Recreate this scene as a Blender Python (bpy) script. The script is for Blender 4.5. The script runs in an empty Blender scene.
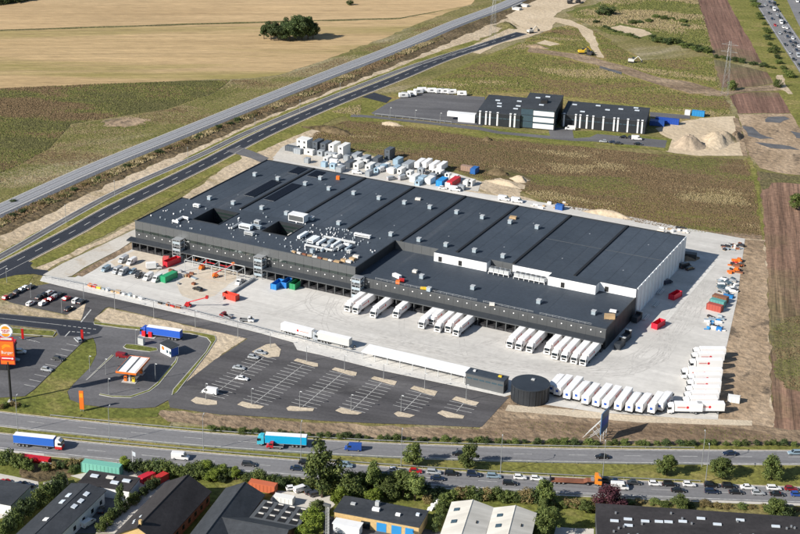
import bpy, bmesh, math, random
import numpy as np
from mathutils import Vector, Matrix, Euler
random.seed(7)
S = bpy.context.scene
COL = S.collection
# ------------------------------------------------------------------ camera
FPX = 1526.45
PIT, ROLL, AZ = math.radians(21.855), math.radians(1.5215), math.radians(-25.792)
CAM = np.array([375.5, -508.5, 240.0])
fw = np.array([math.sin(AZ)*math.cos(PIT), math.cos(AZ)*math.cos(PIT), -math.sin(PIT)])
r0 = np.array([math.cos(AZ), -math.sin(AZ), 0.0]); u0 = np.cross(r0, fw)
rr = math.cos(ROLL)*r0 + math.sin(ROLL)*u0
uu = -math.sin(ROLL)*r0 + math.cos(ROLL)*u0
cd = bpy.data.cameras.new('camera'); cam = bpy.data.objects.new('camera', cd); COL.objects.link(cam)
cd.sensor_fit = 'HORIZONTAL'; cd.sensor_width = 36; cd.lens = 36*FPX/800; cd.clip_start = 5; cd.clip_end = 12000
cam.matrix_world = Matrix(((rr[0], uu[0], -fw[0], CAM[0]), (rr[1], uu[1], -fw[1], CAM[1]), (rr[2], uu[2], -fw[2], CAM[2]), (0, 0, 0, 1)))
S.camera = cam
# ------------------------------------------------------------------ sky and sun
SUN_EL, SH_AZ = math.radians(31), math.radians(57)      # elevation; direction in which shadows fall
sd = Vector((math.cos(SH_AZ)*math.cos(SUN_EL), math.sin(SH_AZ)*math.cos(SUN_EL), -math.sin(SUN_EL)))
w = bpy.data.worlds.new('World'); S.world = w; w.use_nodes = True
wn = w.node_tree.nodes; wn.clear()
sky = wn.new('ShaderNodeTexSky'); sky.sky_type = 'NISHITA'; sky.sun_disc = False
sky.sun_elevation = SUN_EL; sky.sun_rotation = math.atan2(-sd.x, -sd.y); sky.air_density = 1.0; sky.dust_density = 0.6
bg = wn.new('ShaderNodeBackground'); bg.inputs[1].default_value = 0.07
wo = wn.new('ShaderNodeOutputWorld')
w.node_tree.links.new(sky.outputs[0], bg.inputs[0]); w.node_tree.links.new(bg.outputs[0], wo.inputs[0])
sl = bpy.data.lights.new('sun', 'SUN'); sl.energy = 5.0; sl.angle = math.radians(0.53); sl.color = (1.0, 0.94, 0.85)
so = bpy.data.objects.new('sun', sl); COL.objects.link(so); so.rotation_euler = sd.to_track_quat('-Z', 'Y').to_euler()
S.view_settings.view_transform = 'Standard'; S.view_settings.look = 'None'
S.view_settings.exposure = 0.52; S.view_settings.gamma = 1.0; S.view_settings.use_curve_mapping = False
S.render.engine = 'CYCLES'
# ------------------------------------------------------------------ geometry of the photograph: pixel -> place on the ground
def G(px, py, z=0.0):
    d = fw*FPX + rr*(px-400) - uu*(py-267)
    p = CAM + d*((z-CAM[2])/d[2])
    return Vector((p[0], p[1], z))
def GS(pts, z=0.0): return [G(x, y, z) for x, y in pts]
def vis(p, m=25):
    d = np.array(p)-CAM; k = d@fw
    if k < 5: return False
    x = 400+FPX*(d@rr)/k; y = 267-FPX*(d@uu)/k
    return -m < x < 800+m and -m < y < 534+m
ORD = ['zeroth','first','second','third','fourth','fifth','sixth','seventh','eighth','ninth','tenth','eleventh','twelfth','thirteenth','fourteenth','fifteenth','sixteenth','seventeenth','eighteenth','nineteenth','twentieth']
def ordw(i):
    if i <= 20: return ORD[i]
    t = {2: 'twenty', 3: 'thirty', 4: 'forty', 5: 'fifty', 6: 'sixty'}[i//10]
    return t+'-'+ORD[i % 10] if i % 10 else {2: 'twentieth', 3: 'thirtieth', 4: 'fortieth', 5: 'fiftieth', 6: 'sixtieth'}[i//10]
# ------------------------------------------------------------------ materials
MT = {}
def _new(name):
    m = bpy.data.materials.new(name); m.use_nodes = True; nt = m.node_tree
    return m, nt, nt.nodes['Principled BSDF']
def plain(name, col, rough=0.6, metal=0.0, spec=0.5, var=0.0, vs=0.4, bump=0.0):
    """one colour with a faint procedural weathering"""
    m, nt, b = _new(name); N, L = nt.nodes, nt.links
    b.inputs['Roughness'].default_value = rough; b.inputs['Metallic'].default_value = metal
    b.inputs['Specular IOR Level'].default_value = spec
    tc = N.new('ShaderNodeTexCoord'); no = N.new('ShaderNodeTexNoise'); no.inputs['Scale'].default_value = vs; no.inputs['Detail'].default_value = 5
    L.new(tc.outputs['Object'], no.inputs['Vector'])
    rp = N.new('ShaderNodeValToRGB'); v = max(var, 0.05)
    rp.color_ramp.elements[0].position = 0.3; rp.color_ramp.elements[1].position = 0.7
    rp.color_ramp.elements[0].color = (*[c*(1-v) for c in col], 1); rp.color_ramp.elements[1].color = (*[min(1, c*(1+v)) for c in col], 1)
    L.new(no.outputs[0], rp.inputs[0]); L.new(rp.outputs[0], b.inputs['Base Color'])
    if bump:
        bp = N.new('ShaderNodeBump'); bp.inputs['Strength'].default_value = 1; bp.inputs['Distance'].default_value = bump
        L.new(no.outputs[0], bp.inputs['Height']); L.new(bp.outputs[0], b.inputs['Normal'])
    MT[name] = m; return m
def paint(name, rough=0.3, coat=0.4):
    """paint whose colour is the object's own colour"""
    m, nt, b = _new(name); N, L = nt.nodes, nt.links
    oi = N.new('ShaderNodeObjectInfo'); L.new(oi.outputs['Color'], b.inputs['Base Color'])
    b.inputs['Roughness'].default_value = rough; b.inputs['Coat Weight'].default_value = coat
    MT[name] = m; return m
def ground(name, layers, rough=0.95, bump=None, spec=0.2):
    """layers: (scale, detail, rot_deg, (sx, sy), [(pos, rgb)...], mode, fac). First is the base colour; 'mul' multiplies, 'mix' blends by its own alpha ramp"""
    m, nt, b = _new(name); N, L = nt.nodes, nt.links
    b.inputs['Roughness'].default_value = rough; b.inputs['Specular IOR Level'].default_value = spec
    tc = N.new('ShaderNodeTexCoord'); cur = None
    for i, (sc, det, rot, st, ramp, mode, fac) in enumerate(layers):
        mp = N.new('ShaderNodeMapping'); mp.inputs['Rotation'].default_value[2] = math.radians(rot)
        mp.vector_type = 'TEXTURE'; mp.inputs['Scale'].default_value = (1/st[0], 1/st[1], 1); mp.inputs['Location'].default_value = (i*371.1, i*-217.7, 0)
        L.new(tc.outputs['Object'], mp.inputs[0])
        no = N.new('ShaderNodeTexNoise'); no.inputs['Scale'].default_value = sc; no.inputs['Detail'].default_value = det; no.inputs['Roughness'].default_value = 0.62
        L.new(mp.outputs[0], no.inputs['Vector'])
        rp = N.new('ShaderNodeValToRGB'); e = rp.color_ramp.elements
        while len(e) < len(ramp): e.new(0.5)
        for k, c in enumerate(ramp): e[k].position = c[0]; e[k].color = (*c[1], c[2] if len(c) > 2 else 1)
        L.new(no.outputs[0], rp.inputs[0])
        if cur is None: cur = rp.outputs[0]
        else:
            mx = N.new('ShaderNodeMix'); mx.data_type = 'RGBA'; mx.blend_type = 'MULTIPLY' if mode == 'mul' else 'MIX'
            mx.inputs[0].default_value = fac
            if mode == 'mix':
                ml = N.new('ShaderNodeMath'); ml.operation = 'MULTIPLY'; ml.inputs[1].default_value = fac
                L.new(rp.outputs[1], ml.inputs[0]); L.new(ml.outputs[0], mx.inputs[0])
            L.new(cur, mx.inputs[6]); L.new(rp.outputs[0], mx.inputs[7]); cur = mx.outputs[2]
    L.new(cur, b.inputs['Base Color'])
    if bump:
        sc, dist, st, rot = bump
        mp = N.new('ShaderNodeMapping'); mp.vector_type = 'TEXTURE'; mp.inputs['Rotation'].default_value[2] = math.radians(rot); mp.inputs['Scale'].default_value = (1/st[0], 1/st[1], 1)
        L.new(tc.outputs['Object'], mp.inputs[0])
        no = N.new('ShaderNodeTexNoise'); no.inputs['Scale'].default_value = sc; no.inputs['Detail'].default_value = 4
        L.new(mp.outputs[0], no.inputs['Vector'])
        bp = N.new('ShaderNodeBump'); bp.inputs['Strength'].default_value = 1; bp.inputs['Distance'].default_value = dist
        L.new(no.outputs[0], bp.inputs['Height']); L.new(bp.outputs[0], b.inputs['Normal'])
    MT[name] = m; return m
ONE = (1, 1)
def grey(a, b, p0=0.3, p1=0.7): return [(p0, (a, a, a)), (p1, (b, b, b))]
# vegetation and soils
ground('wheat', [(0.02, 6, 33, (0.25, 1.6), [(0.25, (0.43, 0.3, 0.16)), (0.75, (0.55, 0.40, 0.228))], '', 1),
                 (0.5, 4, 33, (0.15, 1.5), grey(0.72, 1.2), 'mul', 1), (0.09, 5, 33, (0.05, 2.2), grey(0.82, 1.12), 'mul', 1), (0.006, 3, 20, ONE, grey(0.85, 1.1), 'mul', 1)], bump=(0.6, 0.35, (0.3, 1), 33))
ground('wheat_green', [(0.02, 6, 33, (0.3, 1.6), [(0.25, (0.41, 0.29, 0.15)), (0.75, (0.52, 0.38, 0.21))], '', 1),
                 (0.014, 5, 33, (0.22, 1.7), [(0.47, (0.24, 0.21, 0.07), 0), (0.64, (0.25, 0.22, 0.07), 0.8)], 'mix', 1),
                 (0.5, 4, 33, (0.15, 1.5), grey(0.7, 1.2), 'mul', 1), (0.09, 5, 33, (0.05, 2.2), grey(0.8, 1.14), 'mul', 1)], bump=(0.6, 0.35, (0.3, 1), 33))
ground('scrub_dark', [(0.05, 8, 0, ONE, [(0.3, (0.08, 0.082, 0.03)), (0.7, (0.16, 0.145, 0.06))], '', 1),
                 (0.02, 5, 28, (0.5, 1.5), [(0.5, (0.13, 0.1, 0.06), 0), (0.65, (0.14, 0.11, 0.065), 0.8)], 'mix', 1),
                 (0.55, 5, 0, ONE, grey(0.5, 1.45), 'mul', 1)], bump=(0.45, 1.1, ONE, 0))
ground('rough_grass', [(0.03, 7, 60, (0.5, 1.6), [(0.25, (0.11, 0.115, 0.032)), (0.5, (0.18, 0.16, 0.06)), (0.75, (0.26, 0.21, 0.11))], '', 1),
                 (0.011, 4, 60, (0.5, 1.6), [(0.52, (0.4, 0.34, 0.24), 0), (0.68, (0.4, 0.34, 0.25), 0.75)], 'mix', 1),
                 (0.5, 5, 0, ONE, grey(0.62, 1.3), 'mul', 1)], bump=(0.4, 0.7, ONE, 0))
ground('weeds', [(0.028, 8, 15, (0.4, 1.6), [(0.3, (0.09, 0.092, 0.028)), (0.5, (0.13, 0.095, 0.05)), (0.7, (0.175, 0.122, 0.07))], '', 1),
                 (0.012, 5, 15, (0.5, 1.4), [(0.5, (0.13, 0.13, 0.03), 0), (0.66, (0.17, 0.155, 0.04), 0.85)], 'mix', 1),
                 (0.06, 6, 18, (0.4, 1.8), [(0.58, (0.3, 0.24, 0.14), 0), (0.72, (0.31, 0.25, 0.15), 0.7)], 'mix', 1),
                 (0.5, 6, 0, ONE, grey(0.5, 1.45), 'mul', 1)], bump=(0.35, 1.3, (0.6, 1.3), 15))
ground('meadow', [(0.02, 8, 26, (0.5, 1.7), [(0.3, (0.12, 0.135, 0.028)), (0.52, (0.225, 0.2, 0.06)), (0.7, (0.27, 0.2, 0.1))], '', 1),
                 (0.03, 5, 26, (0.4, 1.8), [(0.53, (0.2, 0.12, 0.07), 0), (0.66, (0.21, 0.125, 0.075), 0.8)], 'mix', 1),
                 (0.45, 5, 0, ONE, grey(0.6, 1.35), 'mul', 1)], bump=(0.35, 0.9, ONE, 0))
ground('green_meadow', [(0.025, 8, 30, (0.5, 1.5), [(0.3, (0.065, 0.09, 0.022)), (0.5, (0.125, 0.135, 0.036)), (0.7, (0.26, 0.21, 0.09))], '', 1),
                 (0.4, 5, 0, ONE, grey(0.6, 1.35), 'mul', 1)], bump=(0.3, 1.0, ONE, 0))
ground('lawn', [(0.05, 7, 0, ONE, [(0.28, (0.085, 0.105, 0.022)), (0.52, (0.145, 0.155, 0.036)), (0.74, (0.25, 0.205, 0.085))], '', 1),
                 (0.6, 5, 0, ONE, grey(0.55, 1.4), 'mul', 1)], bump=(0.5, 0.4, ONE, 0))
ground('verge', [(0.05, 7, 17, (0.5, 1.4), [(0.28, (0.11, 0.12, 0.025)), (0.52, (0.175, 0.17, 0.045)), (0.74, (0.29, 0.225, 0.10))], '', 1),
                 (0.6, 5, 0, ONE, grey(0.55, 1.4), 'mul', 1)], bump=(0.5, 0.4, ONE, 0))
ground('plough', [(0.02, 6, -10, ONE, [(0.3, (0.17, 0.1, 0.068)), (0.7, (0.26, 0.165, 0.118))], '', 1),
                 (0.01, 5, -30, ONE, [(0.5, (0.12, 0.12, 0.05), 0), (0.66, (0.12, 0.125, 0.055), 0.75)], 'mix', 1),
                 (0.09, 4, 14.8, (2.6, 0.08), grey(0.55, 1.35), 'mul', 1), (0.5, 4, 0, ONE, grey(0.7, 1.25), 'mul', 1)], bump=(0.2, 0.9, (2.2, 0.12), 14.8))
ground('plough_far', [(0.02, 6, -10, ONE, [(0.3, (0.155, 0.088, 0.066)), (0.7, (0.235, 0.142, 0.108))], '', 1),
                 (0.008, 5, 30, ONE, [(0.48, (0.13, 0.14, 0.06), 0), (0.62, (0.13, 0.14, 0.065), 0.7)], 'mix', 1),
                 (0.07, 4, 19.5, (2.4, 0.08), grey(0.6, 1.3), 'mul', 1), (0.4, 4, 0, ONE, grey(0.75, 1.2), 'mul', 1)], bump=(0.2, 0.7, (2.2, 0.12), 19.5))
ground('sand', [(0.03, 8, 10, ONE, [(0.3, (0.40, 0.315, 0.215)), (0.7, (0.56, 0.47, 0.35))], '', 1),
                 (0.05, 6, -25, (0.5, 1.5), [(0.56, (0.2, 0.16, 0.07), 0), (0.68, (0.2, 0.16, 0.07), 0.8)], 'mix', 1),
                 (0.5, 6, 0, ONE, grey(0.72, 1.2), 'mul', 1)], bump=(0.35, 0.7, ONE, 0))
ground('clean_sand', [(0.04, 8, 10, ONE, [(0.3, (0.46, 0.37, 0.255)), (0.7, (0.58, 0.48, 0.35))], '', 1), (0.5, 6, 0, ONE, grey(0.82, 1.12), 'mul', 1)], bump=(0.3, 0.5, ONE, 0))
ground('earth', [(0.05, 8, 17, (0.5, 1.2), [(0.28, (0.15, 0.105, 0.07)), (0.5, (0.25, 0.185, 0.125)), (0.72, (0.4, 0.31, 0.215))], '', 1),
                 (0.4, 6, 10, (0.6, 1.2), grey(0.62, 1.3), 'mul', 1)], bump=(0.35, 1.0, ONE, 0))
ground('trod_earth', [(0.04, 8, 0, (1.6, 0.5), [(0.28, (0.2, 0.145, 0.095)), (0.5, (0.33, 0.245, 0.165)), (0.72, (0.44, 0.34, 0.24))], '', 1),
                 (0.09, 6, 0, (1.3, 0.6), [(0.57, (0.13, 0.1, 0.075), 0), (0.66, (0.12, 0.095, 0.07), 0.85)], 'mix', 1),
                 (0.4, 6, 10, ONE, grey(0.7, 1.25), 'mul', 1)], bump=(0.35, 0.8, ONE, 0))
ground('brown_scrub', [(0.08, 8, 0, ONE, [(0.28, (0.055, 0.045, 0.022)), (0.5, (0.12, 0.09, 0.05)), (0.75, (0.2, 0.15, 0.09))], '', 1),
                 (0.4, 6, 10, ONE, grey(0.5, 1.4), 'mul', 1)], bump=(0.35, 1.6, ONE, 0))
# paving
ground('asphalt_new', [(0.04, 6, 0, ONE, [(0.3, (0.022, 0.026, 0.036)), (0.7, (0.034, 0.038, 0.05))], '', 1), (0.9, 5, 0, ONE, grey(0.85, 1.15), 'mul', 1)], rough=0.75, spec=0.35)
ground('asphalt', [(0.03, 7, 0, ONE, [(0.3, (0.09, 0.09, 0.098)), (0.7, (0.135, 0.134, 0.14))], '', 1),
                 (0.06, 5, 20, (0.3, 2.0), grey(0.75, 1.2), 'mul', 1), (0.9, 5, 0, ONE, grey(0.86, 1.14), 'mul', 1)], rough=0.85, spec=0.3)
ground('asphalt_lot', [(0.03, 7, 8, (0.3, 1.9), [(0.3, (0.062, 0.060, 0.065)), (0.7, (0.108, 0.105, 0.108))], '', 1),
                 (0.05, 6, 10, (0.2, 2.4), grey(0.62, 1.35), 'mul', 1),
                 (0.02, 6, 30, (0.7, 1.6), [(0.58, (0.33, 0.32, 0.31), 0), (0.72, (0.36, 0.35, 0.34), 0.55)], 'mix', 1),
                 (0.9, 5, 0, ONE, grey(0.86, 1.14), 'mul', 1)], rough=0.85, spec=0.3)
ground('asphalt_worn', [(0.03, 7, 19, (0.15, 1.8), [(0.3, (0.17, 0.17, 0.178)), (0.7, (0.215, 0.215, 0.222))], '', 1),
                 (0.25, 4, 20, (0.03, 1.8), grey(0.84, 1.12), 'mul', 1), (0.9, 5, 0, ONE, grey(0.9, 1.1), 'mul', 1)], rough=0.8, spec=0.3)
ground('concrete', [(0.02, 7, 0, (0.6, 1.2), [(0.28, (0.52, 0.505, 0.475)), (0.72, (0.62, 0.605, 0.575))], '', 1),
                 (0.05, 6, 0, (0.25, 2.0), grey(0.82, 1.08), 'mul', 1), (0.03, 7, 25, (0.5, 1.6), [(0.56, (0.36, 0.35, 0.33), 0), (0.7, (0.33, 0.32, 0.3), 0.45)], 'mix', 1), (0.35, 6, 0, ONE, grey(0.9, 1.07), 'mul', 1)], rough=0.8, spec=0.3)
ground('paving', [(0.05, 7, 0, ONE, [(0.3, (0.52, 0.51, 0.49)), (0.7, (0.64, 0.63, 0.6))], '', 1), (0.8, 5, 0, ONE, grey(0.85, 1.1), 'mul', 1)], rough=0.85)
ground('dirty_concrete', [(0.04, 7, 0, (0.5, 1.4), [(0.3, (0.46, 0.44, 0.40)), (0.7, (0.58, 0.55, 0.5))], '', 1),
                 (0.06, 6, 0, ONE, [(0.55, (0.4, 0.32, 0.22), 0), (0.68, (0.4, 0.32, 0.22), 0.7)], 'mix', 1), (0.8, 5, 0, ONE, grey(0.88, 1.08), 'mul', 1)], rough=0.85)
ground('gravel', [(0.06, 7, 0, ONE, [(0.3, (0.46, 0.39, 0.29)), (0.7, (0.58, 0.5, 0.39))], '', 1), (1.2, 6, 0, ONE, grey(0.75, 1.2), 'mul', 1)], bump=(1.0, 0.15, ONE, 0))
ground('ballast', [(0.05, 7, 87.5, (0.06, 2.4), [(0.3, (0.24, 0.245, 0.26)), (0.7, (0.31, 0.315, 0.335))], '', 1), (1.5, 6, 0, ONE, grey(0.75, 1.2), 'mul', 1)], bump=(1.0, 0.12, ONE, 0))
for _n, _k in (('roofing', 1.0), ('roofing_old', 1.18)): ground(_n, [(0.03, 7, 0, ONE, [(0.3, tuple(_k*c for c in (0.031, 0.042, 0.058))), (0.7, tuple(_k*c for c in (0.05, 0.064, 0.084)))], '', 1),
                 (0.05, 6, 90, (0.2, 2.2), [(0.58, (0.12, 0.125, 0.135), 0), (0.74, (0.15, 0.155, 0.165), 0.35)], 'mix', 1),
                 (0.8, 5, 0, ONE, grey(0.85, 1.15), 'mul', 1)], rough=0.7, spec=0.4)
ground('roofing_brown', [(0.08, 7, 0, ONE, [(0.3, (0.026, 0.024, 0.026)), (0.7, (0.042, 0.039, 0.041))], '', 1),
                 (0.1, 5, 15, (0.3, 2), grey(0.8, 1.2), 'mul', 1), (0.9, 5, 0, ONE, grey(0.8, 1.2), 'mul', 1)], rough=0.85, spec=0.3)
ground('roofing_slate', [(0.08, 7, 0, ONE, [(0.3, (0.03, 0.035, 0.042)), (0.7, (0.045, 0.05, 0.058))], '', 1),
                 (0.2, 5, 15, (0.3, 2), grey(0.85, 1.15), 'mul', 1), (0.9, 5, 0, ONE, grey(0.8, 1.2), 'mul', 1)], rough=0.7, spec=0.4)
ground('fibre_cement', [(0.08, 7, 0, ONE, [(0.3, (0.52, 0.5, 0.45)), (0.7, (0.64, 0.62, 0.57))], '', 1),
                 (0.25, 5, 15, (2, 0.15), grey(0.85, 1.08), 'mul', 1)], rough=0.8)
plain('marking', (0.47, 0.47, 0.455), 0.7, var=0.35, vs=0.8)
plain('tyre_mark', (0.47, 0.455, 0.43), 0.8, var=0.2, vs=0.5)
plain('kerb', (0.45, 0.44, 0.42), 0.8, var=0.1)
plain('clad_grey', (0.07, 0.075, 0.08), 0.55, 0.2, var=0.12, vs=0.15)
plain('clad_light', (0.105, 0.112, 0.118), 0.5, 0.2, var=0.1, vs=0.15)
plain('clad_dark', (0.024, 0.028, 0.034), 0.5, 0.1, var=0.12)
plain('clad_white', (0.74, 0.75, 0.76), 0.5, var=0.05)
plain('clad_steel', (0.72, 0.77, 0.81), 0.5, 0.0, var=0.06)
plain('canopy_metal', (0.035, 0.042, 0.052), 0.45, 0.2, var=0.12)
plain('vent_metal', (0.42, 0.5, 0.56), 0.4, 0.4, var=0.08)
plain('white', (0.8, 0.8, 0.8), 0.45, var=0.05)
plain('offwhite', (0.62, 0.6, 0.56), 0.6, var=0.1)
plain('galv', (0.42, 0.44, 0.46), 0.45, 0.6, var=0.1)
plain('steel_pale', (0.55, 0.57, 0.58), 0.5, 0.3, var=0.06)
plain('black', (0.012, 0.012, 0.013), 0.6)
plain('rubber', (0.018, 0.018, 0.019), 0.9)
plain('dark_steel', (0.05, 0.05, 0.055), 0.5, 0.4)
plain('red', (0.45, 0.02, 0.02), 0.4, var=0.1)
plain('rust', (0.2, 0.075, 0.04), 0.8, var=0.3)
plain('orange', (0.72, 0.16, 0.02), 0.4, var=0.05)
plain('yellow', (0.75, 0.48, 0.03), 0.5)
plain('timber', (0.42, 0.29, 0.16), 0.8, var=0.2)
plain('brick_wall', (0.2, 0.1, 0.055), 0.9, var=0.25, vs=1.2)
plain('yellow_brick', (0.5, 0.35, 0.16), 0.9, var=0.15, vs=1.2)
plain('glass_dark', (0.015, 0.022, 0.028), 0.08, spec=0.8)
plain('glass_green', (0.02, 0.032, 0.03), 0.1, spec=0.8)
plain('glass_blue', (0.05, 0.085, 0.11), 0.12, spec=0.8)
plain('skylight', (0.6, 0.66, 0.72), 0.2, spec=0.6)
plain('solar', (0.006, 0.008, 0.013), 0.35, spec=0.4)
plain('blue_door', (0.03, 0.24, 0.55), 0.4)
plain('bark', (0.07, 0.05, 0.035), 0.9, var=0.25, vs=2)
plain('lamp_lens', (0.85, 0.85, 0.82), 0.25)
plain('tail_red', (0.4, 0.01, 0.01), 0.3)
plain('board_blue', (0.06, 0.13, 0.24), 0.4, var=0.2)
plain('puddle', (0.11, 0.105, 0.105), 0.45, spec=0.4, var=0.3, vs=0.2)
plain('flame_orange', (0.85, 0.3, 0.02), 0.4)
plain('sign_red', (0.62, 0.02, 0.03), 0.4)
plain('sign_blue', (0.02, 0.09, 0.4), 0.4)
paint('paint', 0.28, 0.5); paint('sheet_paint', 0.5, 0.0); paint('tarpaulin', 0.55, 0.0)
def leafmat(name, c0, c1, var=True):
    m, nt, b = _new(name); N, L = nt.nodes, nt.links
    ge = N.new('ShaderNodeNewGeometry'); rp = N.new('ShaderNodeValToRGB')
    rp.color_ramp.elements[0].color = (*c0, 1); rp.color_ramp.elements[1].color = (*c1, 1)
    L.new(ge.outputs['Random Per Island'], rp.inputs[0])
    oi = N.new('ShaderNodeObjectInfo'); hs = N.new('ShaderNodeHueSaturation')
    mr = N.new('ShaderNodeMapRange'); mr.inputs[3].default_value = 0.7 if var else 1; mr.inputs[4].default_value = 1.3 if var else 1
    L.new(oi.outputs['Random'], mr.inputs[0]); L.new(mr.outputs[0], hs.inputs['Value']); L.new(rp.outputs[0], hs.inputs['Color'])
    L.new(hs.outputs[0], b.inputs['Base Color']); b.inputs['Roughness'].default_value = 0.7; b.inputs['Specular IOR Level'].default_value = 0.25
    MT[name] = m
leafmat('leaf', (0.034, 0.058, 0.014), (0.14, 0.17, 0.044))
leafmat('leaf_dark', (0.02, 0.038, 0.014), (0.08, 0.11, 0.034))
leafmat('leaf_lime', (0.07, 0.11, 0.012), (0.17, 0.21, 0.03))
leafmat('leaf_purple', (0.025, 0.01, 0.014), (0.07, 0.022, 0.03))
leafmat('leaf_dry', (0.10, 0.075, 0.03), (0.24, 0.19, 0.08))
leafmat('tuft_brown', (0.11, 0.076, 0.04), (0.205, 0.145, 0.08), False)
leafmat('tuft_green', (0.085, 0.098, 0.026), (0.185, 0.182, 0.056), False)
leafmat('tuft_straw', (0.22, 0.175, 0.09), (0.34, 0.275, 0.155), False)
leafmat('tuft_dark', (0.066, 0.069, 0.025), (0.135, 0.128, 0.05), False)
ground('ballast_light', [(0.05, 7, 87.5, (0.06, 2.4), [(0.3, (0.3, 0.305, 0.32)), (0.7, (0.38, 0.385, 0.4))], '', 1), (1.5, 6, 0, ONE, grey(0.8, 1.15), 'mul', 1)])
ground('yard_sand', [(0.06, 7, 0, ONE, [(0.3, (0.5, 0.43, 0.34)), (0.7, (0.6, 0.54, 0.45))], '', 1), (0.5, 6, 0, ONE, grey(0.85, 1.1), 'mul', 1)])
plain('pale_red', (0.62, 0.3, 0.28), 0.5)
ground('plough_green', [(0.05, 7, 0, ONE, [(0.3, (0.1, 0.1, 0.035)), (0.7, (0.2, 0.155, 0.085))], '', 1), (0.09, 4, 14.8, (2.6, 0.08), grey(0.55, 1.35), 'mul', 1), (0.5, 4, 0, ONE, grey(0.6, 1.3), 'mul', 1)], bump=(0.3, 0.7, ONE, 0))
plain('bay_paint', (0.34, 0.34, 0.335), 0.75, var=0.35, vs=0.6)
ground('dark_earth', [(0.06, 8, 17, (0.5, 1.2), [(0.28, (0.13, 0.09, 0.058)), (0.5, (0.21, 0.15, 0.1)), (0.72, (0.32, 0.24, 0.165))], '', 1), (0.4, 6, 10, (0.6, 1.2), grey(0.62, 1.3), 'mul', 1)], bump=(0.35, 0.8, ONE, 0))
ground('heap_grey', [(0.06, 7, 0, ONE, [(0.3, (0.34, 0.27, 0.2)), (0.7, (0.44, 0.36, 0.27))], '', 1), (0.6, 6, 0, ONE, grey(0.75, 1.2), 'mul', 1)], bump=(0.5, 0.4, ONE, 0))
# ------------------------------------------------------------------ mesh helpers
class MB:
    """collects faces; each face may carry its own material"""
    def __init__(s): s.v, s.f, s.m, s.mats = [], [], [], []
    def mi(s, m):
        if m not in s.mats: s.mats.append(m)
        return s.mats.index(m)
    def add(s, vs, fs, m):
        o = len(s.v); s.v += [tuple(v) for v in vs]; k = s.mi(m)
        for f in fs: s.f.append([i+o for i in f]); s.m.append(k)
        return s
    def box(s, x0, x1, y0, y1, z0, z1, m, M=None):
        vs = [Vector((x, y, z)) for z in (z0, z1) for x, y in ((x0, y0), (x1, y0), (x1, y1), (x0, y1))]
        if M: vs = [M @ v for v in vs]
        return s.add(vs, [(0, 3, 2, 1), (4, 5, 6, 7), (0, 1, 5, 4), (1, 2, 6, 5), (2, 3, 7, 6), (3, 0, 4, 7)], m)
    def hexa(s, b, t, m):      # bottom ring, top ring of n points
        n = len(b)
        return s.add(list(b)+list(t), [tuple(range(n))[::-1], tuple(range(n, 2*n))]+[(i, (i+1) % n, n+(i+1) % n, n+i) for i in range(n)], m)
    def prism(s, prof, y0, y1, m, inset=0):   # profile in x-z extruded along y
        n = len(prof); a = [(x, y0, z) for x, z in prof]; b = [(x, y1, z) for x, z in prof]
        return s.add(a+b, [tuple(range(n)), tuple(range(n, 2*n))[::-1]]+[(i, n+i, n+(i+1) % n, (i+1) % n) for i in range(n)], m)
    def cyl(s, p, r, h, m, n=12, r1=None, axis='z'):
        r1 = r if r1 is None else r1; a, b = [], []
        for i in range(n):
            c, q = math.cos(2*math.pi*i/n), math.sin(2*math.pi*i/n)
            if axis == 'z': a.append((p[0]+r*c, p[1]+r*q, p[2])); b.append((p[0]+r1*c, p[1]+r1*q, p[2]+h))
            elif axis == 'y': a.append((p[0]+r*q, p[1], p[2]+r*c)); b.append((p[0]+r1*q, p[1]+h, p[2]+r1*c))
            else: a.append((p[0], p[1]+r*c, p[2]+r*q)); b.append((p[0]+h, p[1]+r1*c, p[2]+r1*q))
        return s.hexa(a, b, m)
    def bar(s, a, b, r, m, n=4, r1=None):
        a, b = Vector(a), Vector(b); d = (b-a).normalized(); q = d.to_track_quat('Z', 'Y'); r1 = r if r1 is None else r1
        A = [a+q@Vector((r*math.cos(2*math.pi*(i+.5)/n), r*math.sin(2*math.pi*(i+.5)/n), 0)) for i in range(n)]
        B = [b+q@Vector((r1*math.cos(2*math.pi*(i+.5)/n), r1*math.sin(2*math.pi*(i+.5)/n), 0)) for i in range(n)]
        return s.hexa(A, B, m)
    def quad(s, a, b, c, d, m): return s.add([a, b, c, d], [(0, 1, 2, 3)], m)
    def mesh(s, name, smooth=False):
        me = bpy.data.meshes.new(name); me.from_pydata(s.v, [], s.f)
        for m in s.mats: me.materials.append(MT[m] if isinstance(m, str) else m)
        me.polygons.foreach_set('material_index', s.m)
        if smooth: me.polygons.foreach_set('use_smooth', [True]*len(s.f))
        me.update(); return me
    def build(s, name, parent=None, smooth=False, loc=None, label=None, color=None):
        return part(name, s.mesh(name, smooth), parent, loc, label=label, color=color)
def part(name, me, parent=None, loc=None, rz=0, label=None, color=None, kind=None, scale=None):
    o = bpy.data.objects.new(name, me); COL.objects.link(o)
    if parent is not None: o.parent = parent
    if loc is not None: o.location = loc
    if rz: o.rotation_euler = (0, 0, rz)
    if scale: o.scale = scale
    if label: o['label'] = label
    if kind: o['kind'] = kind
    if color: o.color = (*color, 1)
    return o
def tag(o, label, cat, group=None):
    o['label'] = label; o['category'] = cat
    if group: o['group'] = group
    return o
def thing(name, label, cat, loc=(0, 0, 0), rz=0, group=None):
    o = bpy.data.objects.new(name, None); COL.objects.link(o); o.empty_display_size = 0.5
    o.location = loc; o.rotation_euler = (0, 0, rz); return tag(o, label, cat, group)
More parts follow.
